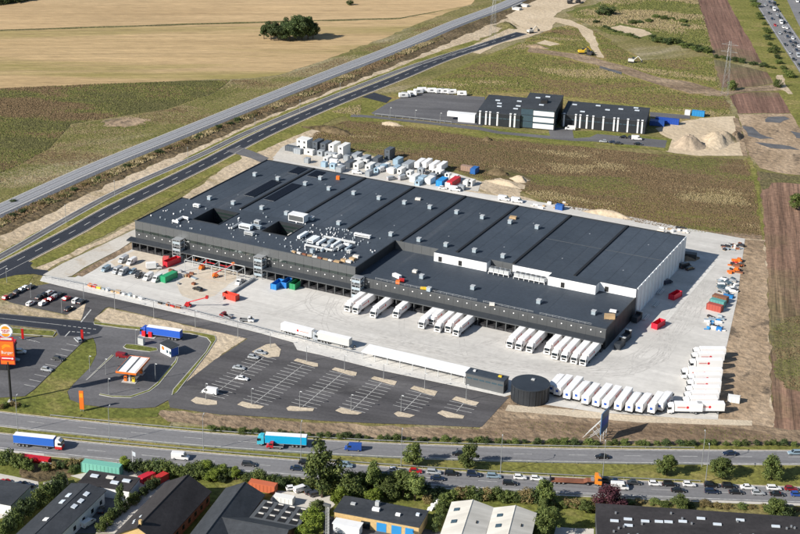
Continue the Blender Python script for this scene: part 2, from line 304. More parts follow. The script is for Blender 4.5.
def spawn(proto, name, label, cat, loc, rz=0, group=None, color=None, scale=None, skip=()):
    """proto: list of (part name, mesh, local location, [sub-parts (name, mesh, loc)])"""
    t = thing(name, label, cat, loc, rz, group)
    if scale: t.scale = scale
    for it in proto:
        if it[0] in skip: continue
        cc = (color.get(it[0], color.get('*')) if isinstance(color, dict) else color)
        o = part(it[0], it[1], t, it[2], color=cc)
        for sb in (it[3] if len(it) > 3 else ()): part(sb[0], sb[1], o, sb[2], color=cc)
    return t
def struct(name, me, parent=None):
    o = part(name, me, parent)
    if parent is None: o['kind'] = 'structure'
    return o
def up(vs, z): return [Vector((v[0], v[1], z)) for v in vs]
LZ = [0.0]
def poly_mesh(name, pts, z, m, thick=0.0, jag=0.0, step=6.0):
    """flat sheet (or slab) from an outline on the ground; jag gives natural edges"""
    if jag:
        q = []
        for i, a in enumerate(pts):
            b = pts[(i+1) % len(pts)]; d = (b-a).length; n = max(1, min(80, int(d/step)))
            nrm = Vector((-(b-a).y, (b-a).x, 0)).normalized()
            for k in range(n):
                q.append(a.lerp(b, k/n)+nrm*random.uniform(-jag, jag)*(1 if k else 0.3))
        pts = q
    bm = bmesh.new(); vs = [bm.verts.new((p[0], p[1], z)) for p in pts]
    f = bm.faces.new(vs); f.normal_update()
    if f.normal.z < 0: f.normal_flip()
    if thick:
        bot = [bm.verts.new((v.co.x, v.co.y, z-thick)) for v in vs]; n = len(vs)
        for i in range(n):
            a, b, c, d = vs[i], vs[(i+1) % n], bot[(i+1) % n], bot[i]; bm.faces.new((a, b, c, d))
        bmesh.ops.recalc_face_normals(bm, faces=bm.faces[:])
    bmesh.ops.triangulate(bm, faces=[g for g in bm.faces if len(g.verts) > 4])
    me = bpy.data.meshes.new(name); bm.to_mesh(me); bm.free(); me.materials.append(MT[m]); return me
ZL = {}
def sheet(name, pix, m, z, jag=0.0, step=6.0, thick=0.0, parent=None, world=False):
    pts = [Vector((p[0], p[1], 0)) for p in pix] if world else GS(pix)
    return struct(name, poly_mesh(name, pts, z, m, thick, jag, step), parent)
class Path:
    """smooth centre line through pixels on the ground, sampled by metres"""
    def __init__(s, pix, world=False, step=3.0):
        P = [Vector((p[0], p[1], 0)) for p in pix] if world else GS(pix)
        q = []; n = len(P)
        for i in range(n-1):
            p0, p1, p2, p3 = P[max(i-1, 0)], P[i], P[i+1], P[min(i+2, n-1)]
            k = max(2, int((p2-p1).length/step))
            for j in range(k):
                t = j/k; q.append(0.5*((2*p1)+(p2-p0)*t+(2*p0-5*p1+4*p2-p3)*t*t+(3*p1-p0-3*p2+p3)*t**3))
        q.append(P[-1]); s.p = q; s.d = [0.0]
        for a, b in zip(q, q[1:]): s.d.append(s.d[-1]+(b-a).length)
        s.L = s.d[-1]
    def at(s, d, off=0.0):
        d = max(0, min(s.L-1e-3, d)); i = int(np.searchsorted(s.d, d, side='right'))-1; i = min(i, len(s.p)-2)
        a, b = s.p[i], s.p[i+1]; t = (d-s.d[i])/max(1e-6, s.d[i+1]-s.d[i])
        tg = (s.tan(i)*(1-t)+s.tan(i+1)*t).normalized(); n = Vector((-tg.y, tg.x, 0))
        return a.lerp(b, t)+n*off, tg
    def tan(s, i):
        a, b = s.p[max(0, i-1)], s.p[min(len(s.p)-1, i+1)]; return (b-a).normalized()
    def near(s, p):
        i = min(range(len(s.p)), key=lambda k: (s.p[k]-Vector((p[0], p[1], 0))).length_squared)
        tg = s.tan(i); n = Vector((-tg.y, tg.x, 0)); v = Vector((p[0], p[1], 0))-s.p[i]
        return s.d[i]+v.dot(tg), v.dot(n), tg
    def ribbon(s, mb, o0, o1, z, m, a=0.0, b=None, zs=None):
        b = s.L if b is None else b; n = max(1, int((b-a)/6)); pr = None
        for k in range(n+1):
            d = a+(b-a)*k/n; l, _ = s.at(d, o0); r, _ = s.at(d, o1); l.z = r.z = z
            if pr: mb.add([pr[0], pr[1], r, l], [(0, 1, 2, 3)] if o0 > o1 else [(0, 3, 2, 1)], m)
            pr = (l, r)
        return mb
    def dashes(s, mb, off, w, ln, gap, z, m, a=0.0, b=None):
        d = a; b = s.L if b is None else b
        while d+ln < b:
            s.ribbon(mb, off+w/2, off-w/2, z, m, d, d+ln); d += ln+gap
        return mb
def text_mesh(txt, size, m, depth=0.02, shear=0.0):
    c = bpy.data.curves.new('text', 'FONT'); c.body = txt; c.size = size; c.align_x = 'CENTER'; c.align_y = 'CENTER'; c.extrude = depth; c.shear = shear; c.resolution_u = 3
    o = bpy.data.objects.new('text', c); COL.objects.link(o)
    me = bpy.data.meshes.new_from_object(o.evaluated_get(bpy.context.evaluated_depsgraph_get()))
    bpy.data.objects.remove(o); bpy.data.curves.remove(c); me.materials.clear(); me.materials.append(MT[m]); return me

from mathutils import noise as MN
def tufts(name, pix, n, mats, rs, hs, label, sc=0.03, seed=0, thr=None, z=0.04, exc=()):
    """rough herbage: thousands of little leaning clumps as one object; mats picked by patchy noise"""
    P = np.array([(p.x, p.y) for p in GS(pix)]); rg = np.random.default_rng(seed)
    q = rg.uniform(P.min(0), P.max(0), (int(n*2.6), 2)); ins = np.zeros(len(q), bool)
    j = len(P)-1
    for i in range(len(P)):
        (xi, yi), (xj, yj) = P[i], P[j]; c = ((yi > q[:, 1]) != (yj > q[:, 1])) & (q[:, 0] < (xj-xi)*(q[:, 1]-yi)/(yj-yi+1e-9)+xi); ins ^= c; j = i
    for ex in exc:
        E_ = np.array([(p.x, p.y) for p in GS(ex)]); c2 = np.zeros(len(q), bool); j = len(E_)-1
        for i in range(len(E_)):
            (xi, yi), (xj, yj) = E_[i], E_[j]; c2 ^= ((yi > q[:, 1]) != (yj > q[:, 1])) & (q[:, 0] < (xj-xi)*(q[:, 1]-yi)/(yj-yi+1e-9)+xi); j = i
        ins &= ~c2
    q = q[ins]; d = np.c_[q, np.zeros(len(q))]-CAM; k = d@fw; sx = 400+FPX*(d@rr)/k; sy = 267-FPX*(d@uu)/k
    q = q[(sx > -15) & (sx < 815) & (sy > -12) & (sy < 546)][:n]
    v = [MN.fractal(Vector(((x*.95+y*.3)*sc*.6, (y*.95-x*.3)*sc*1.5, seed)), 1, 2, 4) for x, y in q]; v = np.array(v)*1.7+rg.normal(0, .2, len(q))
    th = thr or (-.12, .22, .5); mi = np.digitize(v, th[:len(mats)-1])
    N = len(q); a = rg.uniform(0, 6.28, N); r = rg.uniform(*rs, N); h = rg.uniform(*hs, N)*(1+.4*np.clip(v, -1, 1)); V = np.zeros((N, 4, 3), np.float32)
    for t in range(3): V[:, t, 0] = q[:, 0]+r*np.cos(a+t*2.09); V[:, t, 1] = q[:, 1]+r*np.sin(a+t*2.09); V[:, t, 2] = z
    V[:, 3, 0] = q[:, 0]+rg.normal(0, .4, N)*r; V[:, 3, 1] = q[:, 1]+rg.normal(0, .4, N)*r; V[:, 3, 2] = z+np.abs(h)
    F = np.array([(0, 1, 3), (1, 2, 3), (2, 0, 3)]); F = (np.arange(N)[:, None, None]*4+F[None]).reshape(-1)
    me = bpy.data.meshes.new(name); me.vertices.add(N*4); me.vertices.foreach_set('co', V.reshape(-1)); me.loops.add(N*9); me.loops.foreach_set('vertex_index', F.astype(np.int32)); me.polygons.add(N*3); me.polygons.foreach_set('loop_start', np.arange(0, N*9, 3, dtype=np.int32)); me.polygons.foreach_set('material_index', np.repeat(mi, 3).astype(np.int32))
    for m in mats: me.materials.append(MT[m])
    me.update(); me.validate(); o = part(name, me); o['kind'] = 'stuff'; o['label'] = label; o['category'] = 'weeds'; return o
# ================================================================== THE GROUND
gm = bpy.data.meshes.new('ground'); R = 6000
gm.from_pydata([(-R, -R*.5, 0), (R, -R*.5, 0), (R, R, 0), (-R, R, 0)], [], [(0, 1, 2, 3)]); gm.materials.append(MT['rough_grass'])
struct('ground', gm)
# --- farmland to the north west
sheet('wheat_field', [(-150, 33), (0, 29.5), (200, 23), (400, 17.5), (470, 5), (500, -30), (620, -180), (-300, -200), (-300, 38)], 'wheat', 0.03, 0.8, 12)
sheet('stubble_field', [(-150, 34.5), (0, 31), (200, 24.5), (400, 19), (474, 4), (494, 1), (437, 17), (400, 33), (325, 61), (278, 75), (255, 78), (200, 80), (100, 84), (0, 88.5), (-200, 98)], 'wheat_green', 0.05, 1.2, 8)
sheet('field_boundary', [(-150, 33.1), (0, 29.6), (200, 23.2), (400, 17.6), (470, 5.2), (474, 4), (400, 18.8), (200, 24.3), (0, 30.9), (-150, 34.4)], 'scrub_dark', 0.06, 0.5, 5)
sheet('scrub_field', [(-200, 98), (0, 88.5), (100, 84), (200, 80.5), (230, 80), (215, 92), (170, 108), (120, 116), (70, 124), (62, 134), (48, 149), (20, 164), (0, 173), (-150, 230)], 'scrub_dark', 0.04, 2.0, 6)
sheet('sandy_patch', [(100, 122), (118, 118), (140, 117.5), (150, 119), (146, 124), (125, 128), (108, 127)], 'trod_earth', 0.07, 2.5, 3)
# --- east: meadow, tilled fields, building plots
sheet('meadow', [(330, 112), (400, 92), (470, 66), (525, 42), (545, 30), (580, 22), (640, 60), (712, 57), (716, 80), (733, 113), (715, 120), (690, 132), (600, 130), (480, 100), (430, 90), (380, 118)], 'meadow', 0.03, 3, 9)
sheet('green_meadow', [(565, 12), (600, 2), (640, -10), (697, -2), (708, 32), (713, 56), (690, 48), (650, 40), (610, 34), (592, 26)], 'green_meadow', 0.045, 3, 9)
sheet('tilled_field', [(690, -40), (696.5, 0), (703, 15), (708, 33), (713, 55), (742, 60), (774, 64.5), (766, 45), (752, 20), (743, 0), (735, -30)], 'plough_far', 0.05, 1.2, 8)
sheet('tilled_field', [(714, 59), (740, 65), (779, 75), (776, 82), (760, 86), (733, 87.5), (721, 87)], 'plough_far', 0.05, 1.0, 7)
sheet('tilled_field', [(729, 96), (745, 92.5), (791, 92.5), (803, 113), (738, 113.5)], 'plough_far', 0.05, 1.0, 7)
sheet('building_plot', [(737, 114), (803, 114), (840, 116), (840, 180), (800, 175), (775, 172), (760, 168), (748, 155)], 'trod_earth', 0.055, 1.0, 6)
sheet('tilled_field', [(757, 172), (775, 174), (800, 177), (860, 182), (880, 445), (773, 438), (771, 370), (768.5, 300), (765, 235), (762, 200)], 'plough', 0.05, 0.8, 6)
sheet('herb_strip', [(772.5, 328), (785, 318), (800, 316), (840, 326), (850, 386), (800, 392), (784, 388), (774, 372)], 'plough_green', 0.065, 1.5, 4)
sheet('herb_strip', [(757, 171), (770, 173), (800, 176), (830, 178), (830, 186), (800, 184), (772, 183), (762, 190)], 'scrub_dark', 0.065, 1.5, 4)
sheet('grass_strip', [(750, 157), (757, 172), (761, 200), (764.5, 235), (760.5, 235), (756, 205), (752, 180), (742, 160)], 'verge', 0.07, 0.8, 4)
sheet('weed_field', [(308, 138), (322, 128), (345, 121), (378, 122), (440, 131), (480, 137), (545, 142), (592, 148), (640, 153), (700, 158), (748, 160), (756, 190), (762, 236), (690, 232), (640, 223), (600, 215), (552, 205), (520, 190), (480, 178), (440, 165), (400, 160), (360, 150), (320, 147)], 'weeds', 0.04, 2.0, 6)
# bare sand around the site
sheet('sand_ground', [(240, 156), (300, 132), (325, 127), (310, 140), (322, 149), (362, 153), (400, 163), (445, 170), (480, 182), (500, 178), (525, 185), (520, 196), (560, 207), (640, 224), (700, 235), (765, 240), (772, 438), (690, 438), (500, 430), (479, 427), (510, 400), (735, 420), (745, 240), (600, 214), (470, 195), (268, 160), (190, 200), (138, 228), (118, 236), (60, 262), (45, 272), (36, 268), (100, 240), (180, 200)], 'sand', 0.06, 1.0, 5)
sheet('work_strip', [(715, 238), (764, 241), (768.5, 300), (771, 370), (773, 440), (700, 440), (700, 400), (715, 340), (720, 290)], 'trod_earth', 0.08, 1.0, 5)
sheet('earth_strip', [(530, 197), (600, 212), (680, 230), (735, 238), (762, 240), (762, 235), (690, 229), (610, 212), (555, 203)], 'earth', 0.075, 0.7, 4)
sheet('earth_bank', [(160, 410), (230, 416), (330, 424), (478, 430), (500, 396), (520, 392), (560, 400), (690, 415), (775, 428), (860, 436), (860, 447), (775, 445.5), (650, 444.5), (520, 443), (400, 439.5), (300, 434), (230, 428.5), (168, 422), (156, 413), (157, 408)], 'earth', 0.085, 0.8, 4)
sheet('earth_bank', [(478, 430), (520, 419), (600, 425), (640, 424), (700, 425), (772, 434), (772, 441), (640, 440), (520, 438), (400, 431), (440, 428)], 'dark_earth', 0.095, 0.8, 4)
sheet('track', [(508, 405), (560, 409), (640, 416), (752, 421), (752, 426), (640, 423), (540, 414), (505, 411)], 'gravel', 0.105, 0.4, 4)
sheet('earth_bank', [(94, 318), (108, 308), (160, 319.5), (200, 328.5), (246, 338.5), (222, 354), (182, 389), (174, 396), (172, 391), (205, 353), (211, 344), (208, 337), (190, 333), (140, 327), (104, 324)], 'sand', 0.085, 0.4, 3)
sheet('earth_bank', [(0, 307), (12, 304.5), (40, 310.5), (66, 315.5), (76, 309), (86.5, 302.5), (85, 309), (81, 320), (73, 319.8), (40, 316.8), (0, 312.8)], 'sand', 0.085, 0.15, 3)
# verges along the new road
sheet('verge', [(27, 264), (60, 247), (120, 214), (190, 179), (236, 153), (242, 158), (186, 190), (130, 222), (60, 258), (36, 267)], 'verge', 0.09, 0.6, 4)
sheet('verge', [(240, 151), (300, 123), (340, 105), (372, 96), (386, 101), (372, 112), (335, 118), (318, 127), (290, 138), (250, 156)], 'verge', 0.09, 0.6, 4)
sheet('verge', [(395, 94), (430, 80), (480, 58), (520, 42), (523, 45), (470, 70), (420, 92), (402, 98)], 'verge', 0.09, 0.6, 4)
sheet('verge', [(-60, 278), (0, 277), (15, 275), (33, 276), (28, 283), (10, 292), (0, 296), (-60, 315)], 'verge', 0.09, 0.6, 4)
# --- railway
rail = Path([(-160, 281), (-80, 246), (0, 211), (90, 170.5), (180, 134), (300, 86), (400, 47), (455, 24), (510, 3), (560, -22), (640, -60)])
LB = lambda a, b: [x for x in a]
def strip(name, path, o0, o1, z, m, a=0, b=None, jag=0.0):
    b = path.L if b is None else b; n = int((b-a)/6)
    l = [path.at(a+(b-a)*k/n, o0+random.uniform(-jag, jag))[0] for k in range(n+1)]; q = [path.at(a+(b-a)*k/n, o1+random.uniform(-jag, jag))[0] for k in range(n+1)]
    mb = MB(); vs = up(l, z)+up(q, z); k = n+1
    mb.add(vs, [(i, k+i, k+i+1, i+1) if o0 > o1 else (i, i+1, k+i+1, k+i) for i in range(n)], m)
    return struct(name, mb.mesh(name))
strip('rail_cutting', rail, -7, -21, 0.05, 'brown_scrub', jag=1.5)
strip('rail_verge', rail, 22, 6, 0.062, 'rough_grass', jag=1.5)
strip('sandy_verge', rail, -19, -34, 0.045, 'sand', jag=2.0)
mb = MB()
n = int(rail.L/6); prof = [(6.6, 0.05), (5.0, 1.0), (-5.0, 1.0), (-6.6, 0.05)]
rows = []
for k in range(n+1):
    rows.append([Vector((*rail.at(rail.L*k/n, o)[0][:2], z)) for o, z in prof])
for a, b in zip(rows, rows[1:]):
    for i in range(3): mb.add([a[i], a[i+1], b[i+1], b[i]], [(0, 1, 2, 3)], 'ballast')
bed = struct('railway', mb.mesh('railway'))
mb = MB(); mc = MB()
for c in (2.1, -2.1):
    for k in (-0.72, 0.72):
        rail.ribbon(mb, c+k+.12, c+k-.12, 1.22, 'galv'); 
    rail.ribbon(mc, c+1.25, c-1.25, 1.06, 'ballast_light')
o = part('rail', mb.mesh('rail'), bed); o = part('sleeper_track', mc.mesh('sleeper_track'), bed)
for off, nm in ((4.6, 'service_path'), (-4.6, 'service_path')):
    mb = MB(); rail.ribbon(mb, off+.3, off-.3, 1.05, 'kerb'); part(nm, mb.mesh(nm), bed)
# --- new link road, cycle path
road = Path([(-120, 332), (-60, 300), (0, 269.5), (72.8, 231.9), (115.4, 208), (200, 166.4), (266.5, 132.5), (330.5, 104.5), (400, 77), (450, 56.5), (522, 33)])
path = Path([(-120, 312), (-60, 285), (0, 257), (110, 195.5), (200, 155.3), (250, 131.5), (335.5, 95.6), (400, 70.5), (440, 57), (486, 43)])
strip('verge', road, 13, 4, 0.08, 'verge', b=road.L-40, jag=0.8)
mb = MB(); road.ribbon(mb, 4.6, -4.6, 0.12, 'asphalt_new'); rd = struct('road', mb.mesh('road'))
mb = MB(); road.dashes(mb, 0, 0.3, 5, 7, 0.135, 'marking', 70)
road.ribbon(mb, 0.15, -0.15, 0.135, 'marking', 0, 66)
for o in (4.1, -4.1): road.ribbon(mb, o+.1, o-.1, 0.135, 'marking')
part('lane_marking', mb.mesh('lane_marking'), rd)
mb = MB(); road.ribbon(mb, 5.3, 4.65, 0.11, 'gravel'); road.ribbon(mb, -4.65, -5.3, 0.11, 'gravel'); part('shoulder', mb.mesh('shoulder'), rd)
mb = MB(); path.ribbon(mb, 1.9, -1.9, 0.11, 'asphalt'); cp = struct('cycle_path', mb.mesh('cycle_path'))
mb = MB(); path.ribbon(mb, 2.3, 1.95, 0.13, 'paving'); path.ribbon(mb, -1.95, -2.3, 0.13, 'paving'); path.ribbon(mb, .07, -.07, .125, 'marking'); part('edging', mb.mesh('edging'), cp)
sheet('side_road', [(0, 270), (20, 259), (33, 263), (30, 266), (33, 269), (47, 270.5), (50, 272), (43, 276), (33, 274), (17, 275), (0, 279), (-60, 305), (-60, 297)], 'asphalt_new', 0.125)
sheet('side_road', [(226, 151), (238, 146.5), (252, 151), (269, 158), (262, 163), (250, 158)], 'asphalt', 0.125)
# --- construction road area by the rail bridge, haul roads
sheet('haul_road', [(470, 52), (500, 40), (520, 26), (505, 16), (532, 2), (548, -4), (600, -8), (580, 4), (562, 10), (553, 17), (570, 20), (592, 30), (600, 50), (604, 58), (597, 57), (590, 45), (578, 28), (556, 22), (550, 30), (532, 36), (500, 44), (480, 54)], 'clean_sand', 0.10, 0.8, 5)
sheet('haul_road', [(430, 62), (470, 46), (505, 30), (535, 15), (540, 18), (515, 34), (480, 49), (440, 64)], 'sand', 0.09, 0.6, 5)
sheet('haul_road', [(530, 46), (545, 50), (580, 54), (625, 66), (662, 78), (690, 82), (725, 92), (715, 94), (690, 93.5), (682, 91), (650, 82), (600, 66), (560, 56), (528, 52)], 'earth', 0.09, 0.8, 5)
sheet('haul_road', [(700, 95), (725, 92), (752, 87), (780, 84), (788, 90), (770, 91), (740, 92), (720, 97)], 'earth', 0.1, 0.6, 5)
sheet('haul_road', [(775, 84), (777, 75), (783, 75), (786, 86), (793, 94), (788, 94)], 'sand', 0.105, 0.6, 5)
sheet('hardstanding', [(536, 43), (545, 40), (552, 42), (560, 44), (550, 46)], 'clean_sand', 0.1, 0.5, 3)
sheet('hardstanding', [(610, 28), (620, 25), (645, 30), (652, 34), (640, 37), (625, 33)], 'clean_sand', 0.1, 0.8, 3)
sheet('water_ditch', [(600, 66), (622, 72), (622, 74.5), (600, 69)], 'puddle', 0.11, 0.5, 3)
sheet('gravel_plot', [(655, 128), (700, 118), (735, 116), (742, 140), (748, 156), (700, 156), (668, 152), (660, 148), (672, 140), (660, 134)], 'clean_sand', 0.08, 0.8, 4)
sheet('haul_road', [(733, 118), (738, 118), (744, 140), (748, 156), (743, 156), (738, 138)], 'earth', 0.1, 0.3, 4)
for p in ([(768, 117), (785, 116.5), (790, 119), (780, 123), (765, 122)], [(742, 126), (752, 127), (760, 134), (775, 139), (760, 139), (748, 136)], [(790, 131), (800, 133), (806, 139), (796, 138)], [(755, 142), (790, 146), (800, 150), (770, 148)]):
    sheet('puddle', p, 'puddle', 0.09, 0.8, 4)
# --- motorway in the north east corner
mwf = Path([(735, -50), (764, 0.5), (777.5, 22), (803, 60), (840, 115), (860, 145)])
mb = MB(); mwf.ribbon(mb, 7.6, -7.6, 0.12, 'asphalt_worn'); mf = struct('motorway', mb.mesh('motorway'))
mb = MB()
for o in (6.6, -6.6): mwf.ribbon(mb, o+.15, o-.15, .135, 'marking')
for o in (2.3, -2.0): mwf.dashes(mb, o, .2, 6, 12, .135, 'marking')
part('lane_marking', mb.mesh('lane_marking'), mf)
mwg = Path([(764, -50), (788, 2), (800, 27), (822, 66), (850, 112)])
mb = MB(); mwg.ribbon(mb, 15, 0, 0.11, 'asphalt_worn'); struct('motorway', mb.mesh('motorway'))
strip('median', mwf, 20, 7, 0.07, 'verge', jag=.5)
strip('verge', mwf, -7, -28, 0.06, 'verge', jag=0.5)
# --- main motorway
mw1 = Path([(-120, 402), (-60, 411), (0, 419.2), (100, 430), (200, 439.3), (300, 446), (400, 451), (500, 454.3), (600, 456.3), (700, 457.3), (800, 457.8), (900, 457)])
mw2 = Path([(-120, 426), (-60, 433.5), (0, 441.3), (100, 451.5), (200, 460.6), (300, 468.5), (400, 476), (500, 482.3), (600, 487.5), (700, 491.8), (800, 495.5), (900, 498)])
kd = mw1.near(G(165, 432))[0]
strip('verge', mw1, 12, 4, 0.07, 'verge', b=kd, jag=0.6); strip('verge', mw1, 7.6, 4, 0.1, 'verge', a=kd-6, jag=0.9)
strip('median', mw1, -4, -22, 0.06, 'verge', jag=0.2)
strip('verge', mw2, -4, -22, 0.05, 'lawn', jag=0.8)
for k, pth in enumerate((mw1, mw2)):
    mb = MB(); wide = (4.7, 5.0)[k]
    pth.ribbon(mb, wide, -wide, 0.12, 'asphalt_worn'); mo = struct('motorway', mb.mesh('motorway'))
    mb = MB()
    for o in (4.1, -4.1) if k == 0 else (4.5, -4.2): pth.ribbon(mb, o+.15, o-.15, .135, 'marking')
    pth.dashes(mb, (0.3, 0.0)[k], .2, 6, 12, .135, 'marking'); part('lane_marking', mb.mesh('lane_marking'), mo)
    mb = MB(); pth.ribbon(mb, wide+.45, wide+.02, .11, 'gravel'); pth.ribbon(mb, -wide-.02, -wide-(.45 if k == 0 else 1.5), .11, 'dirty_concrete'); part('shoulder', mb.mesh('shoulder'), mo)
# --- warehouse yard (concrete), service road, pale strip along the fence
yard = sheet('yard', [(47, 277), (75, 277.5), (130, 250), (141, 240), (268, 165), (276, 157), (470, 192), (600, 211), (690, 229), (745, 239), (742, 262), (737, 300), (727, 345), (722, 362), (718, 420), (690, 419), (600, 413), (545, 405), (515, 394), (505, 391), (440, 376), (330, 349), (200, 315), (100, 290)], 'concrete', 0.13)
sheet('pavement', [(43, 276), (60, 278), (100, 289), (200, 314), (330, 348), (440, 375), (510, 391), (511, 395), (505, 397), (480, 391.5), (380, 370.3), (320, 355), (297, 350), (293, 342.5), (260, 333.2), (200, 318.3), (80, 290.7), (60, 286), (40, 281)], 'paving', 0.145, thick=0.1)
sheet('service_road', [(43, 275), (62, 264), (93, 249.5), (137, 228.5), (140, 236), (120, 249.5), (84, 268), (72, 276), (60, 279)], 'dirty_concrete', 0.14)
sheet('earth_strip', [(74, 275), (100, 261), (120, 250), (138, 239), (139, 246), (118, 256), (98, 268), (82, 277)], 'earth', 0.15, 0.3, 3)
sheet('container_yard', [(272, 158), (284, 146), (300, 141), (330, 150), (380, 158), (450, 172), (482, 182), (478, 192), (400, 182)], 'dirty_concrete', 0.15, 0.5, 4)
sheet('sandy_patch', [(176, 284), (192, 272), (207, 263), (244, 269), (236, 279), (215, 296), (196, 301), (182, 296)], 'yard_sand', 0.136, 0.3, 3)
sheet('sandy_patch', [(110, 262), (140, 248), (176, 256), (180, 266), (150, 274), (120, 270)], 'yard_sand', 0.136, 0.4, 3)
# expansion joints of the yard
mb = MB()
for yy in (-22, -40): mb.box(6, 236, yy-.12, yy+.12, 0.13, 0.137, 'kerb')
for xx in (30, 70, 110, 150, 190, 226): mb.box(xx-.1, xx+.1, -60, -8, 0.13, 0.136, 'kerb')
mb.box(229.6, 231.8, 30, 100, 0.13, 0.16, 'paving')
part('expansion_joint', mb.mesh('expansion_joint'), yard)
TY = random.Random(31)
for k in range(22):
    x0 = TY.uniform(95, 215); y0 = -TY.uniform(9, 20); x1 = x0+TY.choice((-1, 1))*TY.uniform(15, 45); y1 = -TY.uniform(30, 46)
    tp = Path([(x0, y0), (x0+(x1-x0)*.08, y0-8), (x0+(x1-x0)*.4, y1+3), (x1, y1), (x1+(x1-x0)*.5, y1-TY.uniform(-2, 3))], world=True)
    mb = MB()
    for o in (.95, -.95): tp.ribbon(mb, o+.16, o-.16, .1365+k*.0003, 'tyre_mark')
    part('tyre_mark', mb.mesh('tyre_mark'), yard)
for k in range(9):
    tp = Path([(228+TY.uniform(0, 14), 80), (229+TY.uniform(0, 14), 30), (226+TY.uniform(0, 16), -5), (215+TY.uniform(0, 16), -26), (180+TY.uniform(-20, 10), -34-TY.uniform(0, 8)), (140, -36-TY.uniform(0, 6))], world=True); mb = MB()
    for o in (.95, -.95): tp.ribbon(mb, o+.14, o-.14, .144+k*.0003, 'tyre_mark')
    part('tyre_mark', mb.mesh('tyre_mark'), yard)
# --- internal road, car parks
sheet('internal_road', [(50, 283.7), (60, 286.2), (80, 290.9), (200, 318.6), (260, 333.5), (293, 342.8), (297, 350.3), (320, 355.2), (380, 370.6), (480, 391.8), (505, 397.2), (509, 397.5), (482, 427), (479, 427.7), (400, 424.3), (380, 424), (320, 421), (280, 418), (220, 415), (170, 408), (168, 400), (176, 390), (215, 360), (247.5, 339), (200, 328.2), (160, 319), (108.5, 307.2), (105, 308.5), (94, 319), (93.5, 322), (81, 322), (86, 303), (67, 315), (40, 309.5), (12, 303.3), (4, 300), (13, 293), (34, 286.5)], 'asphalt_lot', 0.14)
strip_lot = sheet('access_road', [(-60, 307), (0, 313.6), (40, 317.3), (72, 320.3), (93, 322), (104, 326.8), (140, 331), (182, 333), (206, 338), (210, 343), (205, 352), (180, 382), (169, 400), (155, 407.6), (135, 408.9), (106, 407.8), (83, 405), (70, 400), (67.5, 392), (74, 384), (90, 368), (96.7, 354.7), (96, 345), (93, 338), (86, 340), (80, 345), (34.5, 389.5), (25, 396.5), (0, 398), (-70, 400), (-70, 335), (12, 336), (54, 338), (58, 335), (55.5, 330.3), (0, 324.3), (-60, 319)], 'asphalt', 0.15)
dark = sheet('access_road', [(-60, 308), (0, 314.5), (40, 318), (72, 321), (92, 323), (103, 328), (98, 334), (86, 337), (60, 336), (57, 330), (0, 323.5), (-60, 318)], 'asphalt_new', 0.165)
sheet('lawn', [(80, 345.5), (87, 340.5), (93, 338.5), (95.7, 345), (96.4, 354.7), (89.7, 368), (73.6, 384), (67.2, 392), (69.6, 400), (82.8, 405.2), (106, 408.2), (135, 409.3), (156, 408.2), (170, 401), (176, 392), (172, 398), (171, 408), (160, 411), (157, 417), (100, 419), (0, 410), (-70, 402), (0, 398.5), (25, 397), (35, 390)], 'lawn', 0.1)
# --- car park markings and islands
mb = MB()
rows_px = [((265, 356.5), (212, 396)), ((303.5, 365), (254.5, 403.5)), ((342.5, 373.5), (302.7, 407)), ((381.7, 383), (351.5, 410.7)), ((422, 393), (403.7, 411)), ((463.7, 403.5), (456.5, 412))]
ISL = [[(252, 352), (266, 345), (275, 344), (281, 350), (279, 357), (268, 358)], [(294, 361), (297, 359), (318, 364), (318, 367), (314, 367)], [(332, 370), (335, 368), (357, 373), (356, 376), (352, 376)], [(371, 379), (374, 377), (397, 382), (395, 385.5), (391, 385)], [(410.5, 389), (414, 386.5), (437.5, 392), (435, 396), (431, 395.5)], [(452, 400), (456, 397), (479, 403), (476, 406), (472, 405.5)],
       [(191, 401), (196, 397.5), (217, 401.5), (217, 405), (208, 405.5), (196, 404)], [(237.5, 405), (242, 402), (264, 407), (261, 409), (248, 408.5)], [(286.5, 408.5), (290, 406.5), (303, 408), (314, 409), (313, 411.5), (296, 411.5), (288, 411)], [(335.5, 411), (341, 408), (362, 413.5), (358, 415), (343, 414)], [(394, 414), (398, 412), (415, 416), (410, 418), (398, 417)], [(437.5, 413.5), (442, 411), (464.5, 416.5), (463, 419), (447, 418)]]
for a, b in rows_px:
    A, B = G(*a), G(*b); u = (B-A).normalized(); n = Vector((-u.y, u.x, 0)); L = (B-A).length
    def ln(p, q, wd=0.11):
        d = (q-p).normalized(); e = Vector((-d.y, d.x, 0))*wd
        mb.add([Vector((v.x, v.y, 0.152)) for v in (p-e, q-e, q+e, p+e)], [(0, 1, 2, 3)], 'marking')
    ln(A, B); d = 0.6
    while d < L:
        c = A+u*d; ln(c-n*5.0, c+n*5.0); d += 2.55
part('bay_marking', mb.mesh('bay_marking'), bpy.data.objects['internal_road'])
for p in ISL:
    o = sheet('gravel_island', p, 'gravel', 0.24, thick=0.12, jag=0.08, step=2)
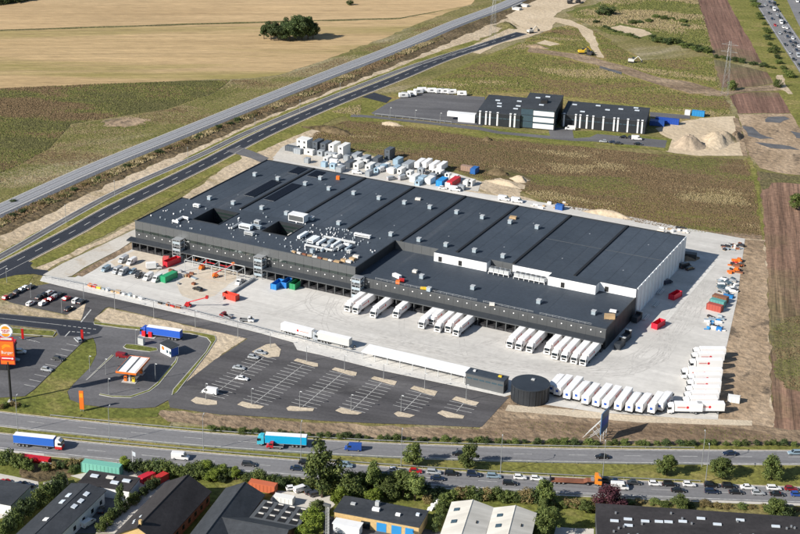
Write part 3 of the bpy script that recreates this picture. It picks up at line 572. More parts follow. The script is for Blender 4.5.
# other markings: give way dashes, restaurant bays, stub centre line
mb = MB()
def pl(a, b, wd=0.12, z=0.175):
    p, q = G(*a), G(*b); d = (q-p).normalized(); e = Vector((-d.y, d.x, 0))*wd
    mb.add([Vector((v.x, v.y, z)) for v in (p-e, q-e, q+e, p+e)], [(0, 1, 2, 3)], 'marking')
pl((-60, 313), (0, 318.6)); pl((0, 318.6), (62, 325.5))
for k in range(7): pl((63+k*5, 325.8+k*.6), (66+k*5, 326.2+k*.6), .2)
for k in range(4): pl((72+k*5, 332+k*.4), (75+k*5, 332.3+k*.4), .2)
pl((65, 337), (70, 331.5), .2); pl((81, 322.5), (91, 310), .25)
for k in range(9):
    x, y = 78-k*5.3, 346.5+k*5.1; pl((x, y), (x-11.5, y-2.3), .12)
for k in range(4): pl((40-k*5, 343-k), (34-k*5, 341-k), .1)
part('bay_marking', mb.mesh('bay_marking'), strip_lot)
# kerbed grass islands
for p, g in (([(123, 347.5), (126, 344.5), (135, 345), (157, 348.5), (158, 351), (150, 352.5), (137.5, 351), (126, 349.5)], 'lawn'),
          ([(85.5, 381), (87.5, 380.5), (114, 356), (111.5, 355.5)], 'lawn'), ([(12, 328.3), (52, 331), (56, 332.5), (53, 337), (13, 334.3), (0, 333.5), (-40, 331), (-40, 326)], 'lawn'),
          ([(176.5, 357), (178.5, 358), (177, 363), (159, 385), (150, 392), (131, 398.5), (112, 398), (99, 395.5), (100, 394), (113, 396.3), (130, 396.5), (148, 390.5), (157, 383), (175, 361)], 'lawn'),
          ([(182, 333.6), (190, 334.2), (206.5, 338.2), (210.6, 343), (205.5, 352.3), (173, 390), (171.5, 396), (177, 393), (208, 353), (216.5, 340), (215, 336), (190, 331), (182, 331)], 'lawn'),
          ([(94, 325), (93.5, 322.3), (105, 323.5), (140, 327.5), (141, 330.6), (120, 328.6), (104, 326.3)], 'lawn')):
    k = sheet('kerbed_island', p, 'kerb', 0.27, thick=0.14)
    P = GS(p); c = sum(P, Vector())/len(P)
    q = []
    for i, a in enumerate(P):
        pa, pb = P[i-1], P[(i+1) % len(P)]; t = (pb-pa).normalized(); q.append(a+Vector((-t.y, t.x, 0))*-0.28)
    ar = sum(P[i].x*P[(i+1) % len(P)].y-P[(i+1) % len(P)].x*P[i].y for i in range(len(P)))
    if ar > 0: q = [a*2-b for a, b in zip(P, q)]
    part('grass', poly_mesh('grass', q, 0.29, g), k)
# --- north yard
sheet('yard', [(371, 113.2), (388, 103), (400.5, 98), (426, 92.5), (468, 96), (485, 97), (482, 126), (453, 123.3), (375, 115.3)], 'asphalt', 0.12)
sheet('side_road', [(362, 97), (374, 92.5), (392, 98), (386, 103), (378, 101)], 'asphalt_new', 0.125)
sheet('lawn', [(345, 116), (366, 113), (390, 119), (480, 131), (560, 139), (592, 141), (596, 148), (540, 143), (480, 138), (400, 127), (352, 122)], 'verge', 0.085, 0.6, 5)
sheet('lawn', [(478, 126), (540, 134), (560, 131), (600, 131), (672, 139), (668, 151), (590, 144), (540, 140), (480, 133)], 'lawn', 0.1)
sheet('side_road', [(352, 114), (370, 115.5), (453, 124.3), (480, 127), (500, 131.5), (545, 135.5), (573, 138.5), (590, 137.3), (597, 134), (667, 140.5), (665, 148), (592, 141.5), (572, 141), (545, 138.5), (497, 133.7), (478, 130), (453, 127), (366, 117.5), (350, 117)], 'asphalt', 0.125)
sheet('side_road', [(548, 128), (572, 128), (574, 139), (550, 136)], 'asphalt', 0.13)
sheet('side_road', [(650, 112), (690, 115.5), (690, 119), (650, 117)], 'asphalt', 0.125)
# --- gardens and yards south of the motorway
sheet('garden', [(-60, 446), (0, 451.5), (200, 469.5), (400, 485.5), (600, 498), (800, 506), (900, 510), (900, 620), (-60, 620)], 'lawn', 0.02, 0.5, 6)
sheet('gravel_yard', [(70, 476), (86, 473), (125, 470), (165, 476), (172, 482), (120, 534), (96, 534), (105, 500), (117, 492), (100, 486)], 'dirty_concrete', 0.08, 0.4, 4)
sheet('gravel_yard', [(270, 500), (276, 491), (330, 496), (335, 505), (327, 513), (318, 523), (305, 515), (280, 506)], 'dirty_concrete', 0.08, 0.4, 4)
sheet('gravel_yard', [(-40, 478), (0, 474), (38, 482), (40, 493), (10, 516), (-40, 530)], 'dirty_concrete', 0.08, 0.4, 4)
sheet('gravel_yard', [(325, 516), (440, 532), (442, 580), (318, 580)], 'asphalt', 0.08, 0.4, 4)
sheet('gravel_yard', [(556, 527), (594, 529), (594, 560), (550, 560)], 'dirty_concrete', 0.08, 0.4, 4)
sheet('gravel_yard', [(103, 492), (118, 490), (120, 500), (95, 534), (72, 534)], 'asphalt', 0.085, 0.2, 4)
sheet('dirt_ground', [(20, 466), (60, 460), (84, 462), (70, 478), (40, 482), (22, 480)], 'brown_scrub', 0.06, 0.8, 4)
sheet('dry_verge', [(600, 497.5), (700, 502.3), (800, 506.5), (900, 510), (900, 522), (800, 517.5), (700, 511), (600, 505)], 'rough_grass', 0.06, 0.5, 4)

# --- herbage standing on the rough ground
HR = [[(430, 62), (470, 46), (505, 30), (500, 16), (560, -10), (605, -8), (600, 6), (575, 12), (572, 20), (592, 28), (602, 50), (607, 60), (595, 58), (578, 29), (556, 24), (550, 32), (532, 37), (480, 56)],
      [(526, 44), (545, 49), (580, 53), (625, 65), (662, 77), (690, 81), (728, 90), (730, 96), (690, 95), (650, 84), (600, 68), (560, 58), (526, 53)],
      [(533, 41), (552, 39), (564, 45), (545, 48)], [(606, 29), (620, 23), (648, 29), (656, 35), (640, 39), (622, 35)], [(362, 97), (374, 91), (468, 94), (486, 96), (486, 92), (530, 92), (560, 96), (655, 107), (692, 113), (712, 117), (740, 112), (740, 160), (660, 155), (640, 135), (480, 132), (360, 118)],
      [(484, 168), (512, 168), (532, 178), (528, 190), (500, 186)]]
SP = [[(104, 122.5), (118, 119), (140, 118.5), (147, 119.5), (143, 123), (125, 126.5), (110, 126)]]
tufts('tall_weeds', [(308, 138), (322, 128), (345, 121), (378, 122), (440, 131), (480, 137), (545, 142), (592, 148), (640, 153), (700, 158), (748, 160), (756, 190), (762, 236), (690, 232), (640, 223), (600, 215), (552, 205), (520, 190), (480, 178), (440, 165), (400, 160), (360, 150), (320, 147)], 70000, ['tuft_green', 'tuft_brown', 'tuft_brown', 'tuft_straw'], (.15, .45), (.06, .5), 'brown and green tall weeds covering the field behind warehouse', .03, 1, (-.55, .35, .85), exc=HR)
tufts('tall_weeds', [(330, 112), (400, 92), (470, 66), (525, 42), (545, 30), (580, 22), (640, 60), (712, 57), (716, 80), (733, 113), (715, 120), (690, 132), (600, 130), (480, 100), (430, 90), (380, 118)], 44000, ['tuft_brown', 'tuft_green', 'tuft_straw'], (.25, .7), (.08, .55), 'green and tawny meadow herbage around the dark office block', .022, 2, (-.35, .55), exc=HR)
tufts('tall_weeds', [(-60, 92), (0, 88.5), (100, 84), (200, 80.5), (230, 80), (215, 92), (170, 108), (120, 116), (70, 124), (62, 134), (48, 149), (20, 164), (0, 173), (-60, 200)], 70000, ['tuft_dark', 'tuft_green', 'tuft_brown'], (.25, .6), (.1, .55), 'dark green rank growth in the field left of the railway', .02, 3, (-.05, .3), exc=SP)
tufts('tall_weeds', [(270, 79), (325, 63), (400, 36), (440, 20), (455, 22), (300, 84), (180, 131), (0, 203), (-20, 210), (-20, 180), (0, 174), (48, 150), (64, 134), (72, 125), (170, 109), (215, 93), (232, 80)], 40000, ['tuft_green', 'tuft_straw', 'tuft_brown'], (.18, .5), (.05, .3), 'tawny grass between the dark field and railway', .022, 4, (-.05, .25), exc=SP)
tufts('tall_weeds', [(565, 12), (600, 2), (640, -10), (697, -2), (708, 32), (713, 56), (690, 48), (650, 40), (610, 34), (592, 26)], 16000, ['tuft_green', 'tuft_green', 'tuft_straw'], (.35, .9), (.15, .8), 'green herbage on the upper meadow', .02, 5, (-.1, .3), exc=HR)
tufts('tall_weeds', [(0, 217), (197, 135), (300, 94), (420, 44), (445, 38), (330, 88), (240, 122), (150, 160), (0, 228)], 9000, ['tuft_brown', 'tuft_dark', 'tuft_straw'], (.3, .9), (.3, 1.1), 'brown weeds on the railway slope', .04, 6, (.0, .4))
tufts('tall_weeds', [(430, 430), (520, 420), (600, 426), (640, 425), (700, 426), (772, 435), (772, 442), (640, 440), (520, 438)], 3500, ['tuft_brown', 'tuft_brown', 'tuft_green'], (.1, .35), (.05, .25), 'brown weeds on the bank above the motorway', .05, 7)
tufts('tall_weeds', [(772.5, 328), (785, 318), (800, 316), (840, 326), (850, 386), (800, 392), (784, 388), (774, 372)], 1500, ['tuft_green', 'tuft_dark', 'tuft_brown'], (.2, .5), (.1, .4), 'green weeds growing across the tilled field at right edge', .05, 8)
# ================================================================== WAREHOUSE
WH = thing('warehouse', 'huge distribution warehouse with dark flat roofs and long row of loading docks', 'warehouse', (0, 0, 0))
HZ, LZ_ = 12.0, 8.5
JX = [11.0, 37.0, 64.4, 89.8, 115.8, 141.4, 166.7, 193.0, 219.0]
FY, BY = -6.7, 95.7
# roof sections of the tall hall, each with its fire-wall kerb
for i in range(8):
    x0, x1 = JX[i], JX[i+1]; y0 = 29.0
    mb = MB(); mb.box(x0+(0.4 if i else 0), x1-0.4*(i < 7), y0, BY, HZ-0.5, HZ, ('roofing', 'roofing_old')[i in (1, 2, 5, 7)]); o = mb.build('roof_section', WH)
    if i < 7:
        m2 = MB(); m2.box(x1-0.5, x1+0.5, y0+.3, BY-.2, HZ-.3, HZ+0.45, 'black'); m2.build('fire_wall', WH)
    m3 = MB(); m3.box(x0+.6, x1-.6, BY-0.5, BY, HZ+.002, HZ+.3, 'clad_dark'); m3.build('parapet', WH)
mb = MB(); mb.box(10.6, 11.0, 29, BY, 0, HZ+.35, 'clad_dark'); mb.build('wall', WH)
mb = MB(); mb.box(11.0, 219.0, BY, BY+.3, 0, HZ+.1, 'clad_dark'); mb.build('wall', WH)
# faint felt seams across the roof of the eastern bays
mb = MB(); mb.box(167.3, 218.6, 63.2, 63.7, HZ+.002, HZ+.03, 'clad_light'); mb.build('roof_seam', WH)
# front block with two light courts
PITS = [(26.3, 39.2, 8.0, 24.4), (59.4, 71.6, 10.4, 24.4)]
xs = [6.6, 26.3, 39.2, 59.4, 71.6, 113.3]
for a, b in zip(xs, xs[1:]):
    pit = [p for p in PITS if abs(p[0]-a) < .01]
    for y0, y1 in ([(FY+.3, pit[0][2]), (pit[0][3], 28.98)] if pit else [(FY+.3, 28.98)]):
        mb = MB(); mb.box(a, b, y0, y1, HZ-.5, HZ, 'roofing'); mb.build('roof_section', WH)
for x0, x1, y0, y1 in PITS:
    mb = MB(); mb.box(x0, x1, y0, y1, 4.0, 4.2, 'roofing'); mb.build('court_floor', WH)
    for q, (a, b, c, d) in enumerate(((x0-.25, x0+.05, y0, y1), (x1-.05, x1+.25, y0, y1), (x0, x1, y0-.25, y0+.05), (x0, x1, y1-.05, y1+.25))):
        mb = MB(); mb.box(a, b, c, d, 4.1, HZ+.25+q*.004, 'clad_dark'); mb.build('court_wall', WH)
    for k in range(4):
        z = 5.2+k*1.6; mb = MB(); mb.box(x0+1, x1-1, y1-.12, y1-.07, z, z+.9, 'glass_green'); mb.build('window', WH)
mb = MB(); mb.box(66, 71, 20.5, 23.5, 4.2, 8.5, 'offwhite'); mb.build('plant_room', WH)
mb = MB(); mb.box(61, 66, 11.2, 13.2, 4.2, 9.6, 'clad_white'); mb.build('plant_room', WH)
mb = MB(); mb.box(113.0, 113.5, FY+.3, 29.0, LZ_-.5, HZ+.3, 'clad_dark'); mb.build('wall', WH)
mb = MB(); mb.box(6.3, 6.6, FY+.3, 28.98, 0, HZ+.3, 'clad_dark'); mb.build('wall', WH)
mb = MB(); mb.box(6.6, 10.99, 28.98, 29.2, 0, HZ+.3, 'clad_dark'); mb.build('wall', WH)
# low block roof, step wall
for a, b in ((113.5, 141.4), (141.44, 166.7), (166.74, 193), (193.04, 218.6)):
    mb = MB(); mb.box(a, b, FY+.3, 28.98, LZ_-.5, LZ_, 'roofing'); mb.build('roof_section', WH)
n = 26; pw = (219-113.5)/n
mp = MB().box(.03, pw-.03, -.15, .15, 0, 3.7, 'clad_light').mesh('step_panel')
for i in range(n):
    x = 113.5+i*pw
    part('wall_panel', mp, WH, (x, 28.84, LZ_+.0))
def whitebox(x0, x1, y0, y1, z1, doors=()):
    m = MB(); m.box(x0, x1, y0, y1, LZ_+.004, z1, 'clad_white'); m.box(x0+.05, x1-.05, y0+.05, y1-.05, z1, z1+.12, 'roofing'); o = m.build('plant_room', WH)
    for d in doors:
        q = MB(); q.box(d, d+1.6, y0-.05, y0+.02, LZ_+.2, LZ_+2.4, 'black'); q.build('opening', o)
    return o
whitebox(133.5, 157, 24.2, 28.6, 12.25, (135.5, 144.5))
whitebox(184, 204, 23.2, 28.6, 12.3, (189.5,))
whitebox(167, 184, 27.6, 28.6, 12.2); whitebox(204, 219.02, 27.9, 28.6, 12.2, (206.2,))
# air handling units on the low roof
for x0, nx in ((158.6, 4), (169.6, 6)):
    t = MB(); t.box(x0, x0+nx*2.2, 22.5, 25.5, LZ_+.9, LZ_+1.05, 'white')
    for k in range(nx+1): t.box(x0+k*2.2-.08, x0+k*2.2+.08, 22.5, 22.66, LZ_, LZ_+.9, 'white'); t.box(x0+k*2.2-.08, x0+k*2.2+.08, 25.3, 25.46, LZ_, LZ_+.9, 'white')
    o = t.build('cooler_frame', WH)
    for k in range(nx):
        q = MB(); q.box(x0+k*2.2+.1, x0+k*2.2+2.1, 22.6, 25.4, LZ_+1.05, LZ_+2.5, 'steel_pale'); q.cyl((x0+k*2.2+1.1, 24, LZ_+2.5), .8, .25, 'clad_light', 12); q.build('cooler', o)
# ------ front facade panels
NP = 27; fp = (113.3-6.6)/NP; fl = (219-113.5)/NP
lowp = MB().box(.025, fp-.025, -.15, .15, 0, 3.3, 'clad_grey').mesh('wall_panel')
upp = MB().box(.025, fp-.025, -.15, .15, 0, 3.5, 'clad_light').mesh('wall_panel')
winp = MB().box(.25, fp-.25, -.05, .05, 0, 1.3, 'glass_green').mesh('window')
lowq = MB().box(.025, fl-.025, -.15, .15, 0, 4.1, 'clad_grey').mesh('wall_panel')
dot = MB().cyl((0, 0, 0), .24, -.14, 'white', 10, axis='y').mesh('wall_light')
bk = MB(); bk.box(6.6, 113.3, FY+.16, FY+.3, 0, HZ+.3, 'clad_dark'); bk.box(113.5, 218.6, FY+.16, FY+.3, 0, LZ_+.3, 'clad_dark'); bk.build('wall', WH)
for i in range(NP):
    x = 6.6+i*fp
    part('wall_panel', lowp, WH, (x, FY, 4.35)); part('wall_panel', upp, WH, (x, FY-.02, 8.95))
    part('window', winp, WH, (x, FY+.1, 7.65)); part('wall_light', dot, WH, (x+fp/2, FY-.15, 6.6))
    x = 113.5+i*fl
    part('wall_panel', lowq, WH, (x, FY, 4.35)); part('wall_light', dot, WH, (x+fl/2, FY-.15, 7.3))
mb = MB(); mb.box(6.3, 113.6, FY-.25, FY+.25, HZ+.45, HZ+.62, 'clad_light'); mb.build('coping', WH)
mb = MB(); mb.box(113.6, 219.1, FY-.22, FY+.25, LZ_+.0, LZ_+.2, 'clad_light'); mb.build('coping', WH)
# roof edge guard rail on the low block
mb = MB()
for k in range(36):
    x = 122+k*2.6
    if k % 9 == 8: continue
    mb.bar((x, FY+.6, LZ_), (x, FY+.6, LZ_+1.05), .035, 'steel_pale'); mb.bar((x, FY+.6, LZ_+1.0), (x+2.6, FY+.6, LZ_+1.0), .035, 'steel_pale'); mb.bar((x, FY+.6, LZ_+.55), (x+2.6, FY+.6, LZ_+.55), .03, 'steel_pale')
mb.build('guard_rail', WH)['kind'] = 'stuff'
# ------ right hand walls
mpw = MB().box(-.15, .15, .03, 4.74, 0, 12.2, 'clad_steel').mesh('wall_panel'); mrib = MB().box(-.05, .28, -.2, .2, 0, 12.55, 'clad_white').mesh('rib')
for i in range(14):
    part('wall_panel', mpw, WH, (219.1, 29+i*4.765, 0)); part('rib', mrib, WH, (219.22, 29.2+i*4.765, 0))
mpd = MB().box(-.15, .15, .03, 4.94, 0, 8.75, 'clad_dark').mesh('wall_panel')
for i in range(7): part('wall_panel', mpd, WH, (218.85, FY+.35+i*5.02, 0))
# ------ loading docks: canopy, fins, doors
TW = [30.0, 70.0, 115.5]       # stair towers
segs = [(4.2, 27.6), (32.4, 67.6), (72.4, 113), (118, 219.2)]
for a, b in segs:
    k = max(1, round((b-a)/7.8)); s = (b-a)/k
    for i in range(k):
        m = MB(); x0, x1 = a+i*s+.02, a+(i+1)*s-.02
        m.hexa([(x0, -10.2, 4.1), (x1, -10.2, 4.1), (x1, FY-.2, 4.1), (x0, FY-.2, 4.1)], [(x0, -10.2, 4.45), (x1, -10.2, 4.45), (x1, FY-.2, 4.95), (x0, FY-.2, 4.95)], 'canopy_metal'); m.build('dock_canopy', WH)
    m = MB(); m.box(a, b, -10.32, -10.21, 3.9, 4.15, 'clad_light'); m.build('canopy_fascia', WH)
fin = MB().box(-.16, .16, -2.6, 0, 0, 4.08, 'clad_light').mesh('dock_fin')
dock = MB(); dock.box(-1.55, 1.55, -.12, 0, 1.1, 4.0, 'black'); dockm = dock.mesh('dock_door')
lev = MB(); lev.box(-1.5, 1.5, -2.6, -.05, 0.02, 1.05, 'dark_steel'); lev.box(-1.2, -.9, -2.75, -2.6, .4, .95, 'rubber'); lev.box(.9, 1.2, -2.75, -2.6, .4, .95, 'rubber'); levm = lev.mesh('dock_leveller')
for i in range(NP*2):
    x = 6.6+i*fp if i < NP else 113.5+(i-NP)*fl
    c = x+fp/2
    if any(abs(c-t) < 3.2 for t in TW): continue
    part('dock_fin', fin, WH, (x, FY-.2, 0.13)); part('dock_door', dockm, WH, (c, FY-.16, 0.13)); part('dock_leveller', levm, WH, (c, FY-.2, 0.13))
# ------ stair towers
for q, tx in enumerate(TW):
    t = thing('stair_tower', 'pale glazed stair tower between loading docks, %s from left along warehouse front' % ORD[q+1], 'stair tower', (tx, -8.6, 0.13), 0, 'stair towers on the warehouse front')
    m = MB()
    for x in (-1.9, 1.9):
        for y in (-1.9, 1.5): m.box(x-.12, x+.12, y-.12, y+.12, 0, 9.3, 'galv')
    for z in (3.1, 6.2, 9.2): m.box(-2.0, 2.0, -2.0, 1.6, z, z+.18, 'galv')
    m.build('frame', t)
    for z in (0.2, 3.4, 6.5):
        g = MB(); g.box(-1.75, 1.75, -1.95, -1.9, z+.9, z+2.0, 'vent_metal'); g.build('panel', t)
        g = MB(); g.box(1.92, 1.97, -1.75, 1.35, z+.9, z+2.0, 'vent_metal'); g.build('panel', t)
    for k in range(3):
        g = MB(); z0 = k*3.1; g.hexa([(-1.5, -1.2, z0), (-1.5, .8, z0), (1.5, .8, z0+3), (1.5, -1.2, z0+3)], [(-1.5, -1.2, z0+.2), (-1.5, .8, z0+.2), (1.5, .8, z0+3.2), (1.5, -1.2, z0+3.2)], 'galv'); g.build('stair_flight', t)
# ------ roof furniture
vent = MB(); vent.box(-.95, .95, -.95, .95, 0, .25, 'roofing'); vent.box(-.8, .8, -.8, .8, .25, 1.7, 'vent_metal'); vent.box(-.9, .9, -.9, .9, 1.7, 1.85, 'steel_pale'); ventm = vent.mesh('smoke_vent')
for x, y in [(255, 175), (278, 179.2), (305.4, 184.2), (320.5, 178.7), (329, 189.2), (353.8, 193.6), (379, 198.6), (209.6, 198.7), (233.4, 203.5), (262, 208.5), (286.6, 214), (312, 219.3), (338.8, 223.8), (391, 235), (404.5, 203.2), (430, 207.8), (456.7, 212.8), (482.3, 217.8), (510, 222.6), (537, 227.8), (419, 240.5), (446, 245.5), (474.5, 251.4), (503, 256.8)]:
    p = G(x, y+1.2, HZ); part('smoke_vent', ventm, WH, (p.x, p.y, HZ))
for x, y in [(421.8, 277.5), (472.8, 288.5), (538.8, 302.5), (593.7, 313.5), (429, 290.3)]:
    p = G(x, y+1.2, LZ_); part('smoke_vent', ventm, WH, (p.x, p.y, LZ_))
cowl = MB(); cowl.cyl((0, 0, 0), .38, .55, 'white', 8); cowl.cyl((0, 0, .55), .5, .3, 'white', 8, r1=.18); cowlm = cowl.mesh('roof_cowl')
cowl = MB(); cowl.cyl((0, 0, 0), .4, .7, 'vent_metal', 8); cowl.cyl((0, 0, .7), .48, .2, 'steel_pale', 8, r1=.3); cowlg = cowl.mesh('roof_cowl')
rc = random.Random(3); cw = 0
def inpit(x, y, m=1.0): return any(a-m < x < b+m and c-m < y < d+m for a, b, c, d in PITS)
while cw < 230:
    x = rc.uniform(8, 112) if rc.random() < .45 else rc.gauss(86, 9); y = rc.uniform(-4.5, 30)
    if not 8 < x < 112 or inpit(x, y): continue
    s = rc.uniform(.4, .8); part('roof_cowl', (cowlm, cowlg)[cw % 3 > 0], WH, (x, y, HZ), scale=(s, s, s)); cw += 1
def duct(pts, r, m='steel_pale'):
    q = MB()
    for a, b in zip(pts, pts[1:]): q.bar(a, b, r, m, 6)
    return q.build('duct', WH)
def ahu(x, y, lx, ly, h, m='clad_white'):
    q = MB(); q.box(x-lx/2, x+lx/2, y-ly/2, y+ly/2, HZ+.35, HZ+h, m); q.box(x-lx/2+.2, x-lx/2+.4, y-ly/2, y+ly/2, HZ, HZ+.35, 'galv'); q.box(x+lx/2-.4, x+lx/2-.2, y-ly/2, y+ly/2, HZ, HZ+.35, 'galv')
    o = q.build('air_handler', WH)
    g = MB(); g.box(x-lx/2+.3, x+lx/2-.3, y-ly/2-.04, y-ly/2-.003, HZ+.7, HZ+h-.4, 'clad_light'); g.build('louvre', o); return o
p = G(296, 222.5, HZ); ahu(p.x, p.y+2, 7.6, 4.2, 3.4); 
ahu(52, 9.5, 5.5, 2.6, 2.0, 'clad_steel'); ahu(55.5, 12.5, 4.5, 1.8, 1.5, 'vent_metal'); ahu(57, 4.2, 4.2, 1.8, 1.5, 'steel_pale'); ahu(53.5, 16.5, 2.4, 2, 2.0, 'steel_pale')
ahu(84, 11, 3, 6, 1.6, 'clad_steel'); ahu(77.5, 13.5, 1.4, 7, 1.4, 'clad_steel')
for k, (x, y, a, b, h_, mm) in enumerate(((88, 10.5, 1.2, 6.5, 1.4, 'clad_steel'), (91, 13.5, 1.4, 4, 1.2, 'vent_metal'), (91.5, 8, 3.2, 1.3, 1.1, 'steel_pale'), (94.5, 11.5, 1.1, 7, 1.3, 'clad_steel'), (97.6, 8.6, 1.4, 3.4, 1.6, 'steel_pale'), (98.5, 13.4, 2.6, 1.2, 1.1, 'clad_white'), (101, 10.4, 1.0, 5, 1.2, 'vent_metal'), (103.4, 6.5, 1.6, 1.6, 1.5, 'steel_pale'))): ahu(x, y, a, b, h_, mm)
ahu(99.5, 25.5, 7.5, 1.4, 1.5); ahu(19, 22, 3, 1.6, 1.5)
duct([(84, 4, HZ+.9), (97, 4, HZ+.9), (97, 12, HZ+.9)], .5); duct([(86, 16.5, HZ+.8), (101, 16.5, HZ+.8)], .55); duct([(93, 1.5, HZ+.8), (93, 9, HZ+.8)], .5, 'vent_metal'); duct([(47, 6, HZ+.7), (47, 14, HZ+.7)], .5)
duct([(22, 2, HZ+.8), (22, 6.5, HZ+.8), (25, 6.5, HZ+.8)], .6, 'white'); duct([(20.5, 1.2, HZ+.6), (24, .5, HZ+.6)], .55, 'white')
# building material left on the roofs: pallets and wraps
RP = random.Random(5)
def bundle(px, py, z, lx, ly, h, m, label, cat='pallet', name='material_bundle'):
    p = G(px, py, z); t = thing(name, label, cat, (p.x, p.y, z), RP.uniform(-.4, .4))
    q = MB(); q.box(-lx/2, lx/2, -ly/2, ly/2, .14, h, m); q.build('load', t)
    q = MB()
    for k in range(3): q.box(-lx/2+k*(lx-.2)/2, -lx/2+.2+k*(lx-.2)/2, -ly/2, ly/2, 0, .14, 'timber')
    q.build('pallet', t); return t
bundle(513, 218.5, HZ, 3, 2, 1.0, 'timber', 'wooden pallet load on dark roof beside a fire wall, pale boards')
bundle(542, 214.5, HZ, 3.4, 1.6, .7, 'leafgreen', 'green wrapped bundle on the warehouse roof near its back edge') if False else None
bundle(418, 199.8, HZ, 2.4, 1.8, .9, 'offwhite', 'pale pallet load lying on roof bay near back containers')
bundle(338, 179.5, HZ, 1.6, 1.4, 1.8, 'orange', 'small orange crate on roof near the office containers')
bundle(426, 289.5, LZ_, 4.5, 1.2, .9, 'yellow', 'long yellow bundle on the low roof by the front edge')
bundle(398, 283.8, LZ_, 1.6, 1.5, 1.5, 'orange', 'orange drum crate on low roof next to a red crate')
bundle(401.5, 281.5, LZ_, 2.2, 1.5, 1.2, 'red', 'red crate on low roof next to an orange crate')
bundle(397, 277.5, LZ_, 4, 1.6, 1.4, 'white', 'white wrapped bundle on low roof near the dark step wall')
bundle(415, 272.5, LZ_, 1.8, 1.6, 1.1, 'offwhite', 'small pale pallet in the middle of the low roof left end')
bundle(609.5, 318.5, LZ_, 4, 2.4, 1.6, 'timber', 'stacked timber on low roof near the right front corner')
bundle(613, 312, LZ_, 2.6, 1.6, .8, 'white', 'white sheeting on low roof behind the stacked timber')
bundle(492, 305.5, LZ_, 2.0, 1.4, 1.1, 'offwhite', 'pale crate at front parapet of the low roof, above dock trucks')
for k, (x, y) in enumerate([(344, 261.5), (349, 262.5), (352.5, 260), (356, 257.5), (337, 263)]):
    bundle(x, y, HZ, 2.4, 1.6, 1.0, ('timber', 'offwhite')[k % 2], 'pallet of insulation boards at corner of high roof, %s of five' % ORD[k+1])
for k in range(9):
    p0 = (294+k*5.2, 252.6+k*1.25); bundle(p0[0], p0[1], HZ, 2.0, .9, .7, ('timber', 'offwhite', 'rust')[k % 3], 'low board stack along front edge of the high roof, %s from left' % ORD[k+1])
bundle(312.5, 253, HZ, 1.8, 1.4, 1.8, 'vent_metal', 'grey green plant cabinet near front edge of high roof')
# solar arrays
SA = [[(244.7, 195), (271.7, 180.7), (282, 182.2), (253.7, 198)], [(262.7, 199.5), (293.5, 183.7), (301, 186), (274.7, 201.7)], [(287.5, 173.2), (298, 167.2), (309.2, 169.5), (299.5, 174.7)], [(307, 176.2), (316, 171), (328, 173.2), (319, 178.5)]]
SLAB = ['large dark solar array on roof left of the first fire wall, nearer the front', 'large dark solar array on roof just right of the first fire wall, nearer the front', 'small solar array left of the first fire wall at roof back edge', 'small solar array right of the first fire wall at roof back edge']
for q, c in enumerate(SA):
    P = GS(c, HZ); x0 = (P[0].x+P[1].x)/2; x1 = (P[2].x+P[3].x)/2; y0 = (P[0].y+P[3].y)/2; y1 = (P[1].y+P[2].y)/2
    t = thing('solar_array', SLAB[q], 'solar array', (x0, y0, HZ), 0, 'solar arrays on the warehouse roof')
    nx = int((x1-x0)/1.75); ny = int((y1-y0)/1.1)
    m = MB()
    for a in range(nx): m.hexa([(a*1.75, 0, .15), (a*1.75+1.68, 0, .15), (a*1.75+1.68, .95, .42), (a*1.75, .95, .42)], [(a*1.75, 0, .2), (a*1.75+1.68, 0, .2), (a*1.75+1.68, .95, .47), (a*1.75, .95, .47)], 'solar'); m.bar((a*1.75, .95, 0), (a*1.75, .95, .42), .04, 'galv')
    m.bar((0, 0, .22), (nx*1.75, 0, .22), .05, 'galv'); rm = m.mesh('panel_row')
    for b in range(ny): part('panel_row', rm, t, (0, b*1.25*(y1-y0)/1.25/max(1, ny), 0))

for x in [JX[0]+k*(JX[8]-JX[0])/32 for k in range(1, 32)]:
    if min(abs(x-j) for j in JX) < 1.2: continue
    m = MB(); m.box(x-.07, x+.07, 29.4, BY-.6, HZ+.001, HZ+.012, 'clad_dark'); m.build('roof_seam', WH)
for i in range(8):
    for yy in (45, 78):
        m = MB(); m.cyl(((JX[i]+JX[i+1])/2+2, yy, HZ), .35, .12, 'galv', 8); m.build('roof_drain', WH)
# ================================================================== VEHICLES
def loft(mb, st, W, m, zb=0.3):
    """body shell from stations (x, ztop, width factor)"""
    rings = []
    for x, zt, k in st:
        h = W/2*k; zm = zb+(zt-zb)*.5
        rings.append([(x, -h*.93, zb), (x, -h, zm), (x, -h*.95, zt-.06), (x, -h*.82, zt), (x, h*.82, zt), (x, h*.95, zt-.06), (x, h, zm), (x, h*.93, zb)])
    o = len(mb.v); n = 8; k = mb.mi(m)
    for r in rings: mb.v += r
    for i in range(len(rings)-1):
        for j in range(n):
            a = o+i*n+j; b = o+i*n+(j+1) % n; mb.f.append([a, b, b+n, a+n]); mb.m.append(k)
    mb.f.append([o+j for j in range(n)][::-1]); mb.m.append(k); e = o+(len(rings)-1)*n; mb.f.append([e+j for j in range(n)]); mb.m.append(k)
WHEEL = {}
def wheel_mesh(r, w):
    if (r, w) not in WHEEL:
        m = MB(); m.cyl((0, -w/2, 0), r, w, 'rubber', 12, axis='y'); m.cyl((0, -w/2-.01, 0), r*.58, w+.02, 'galv', 8, axis='y'); WHEEL[(r, w)] = m.mesh('wheel')
    return WHEEL[(r, w)]
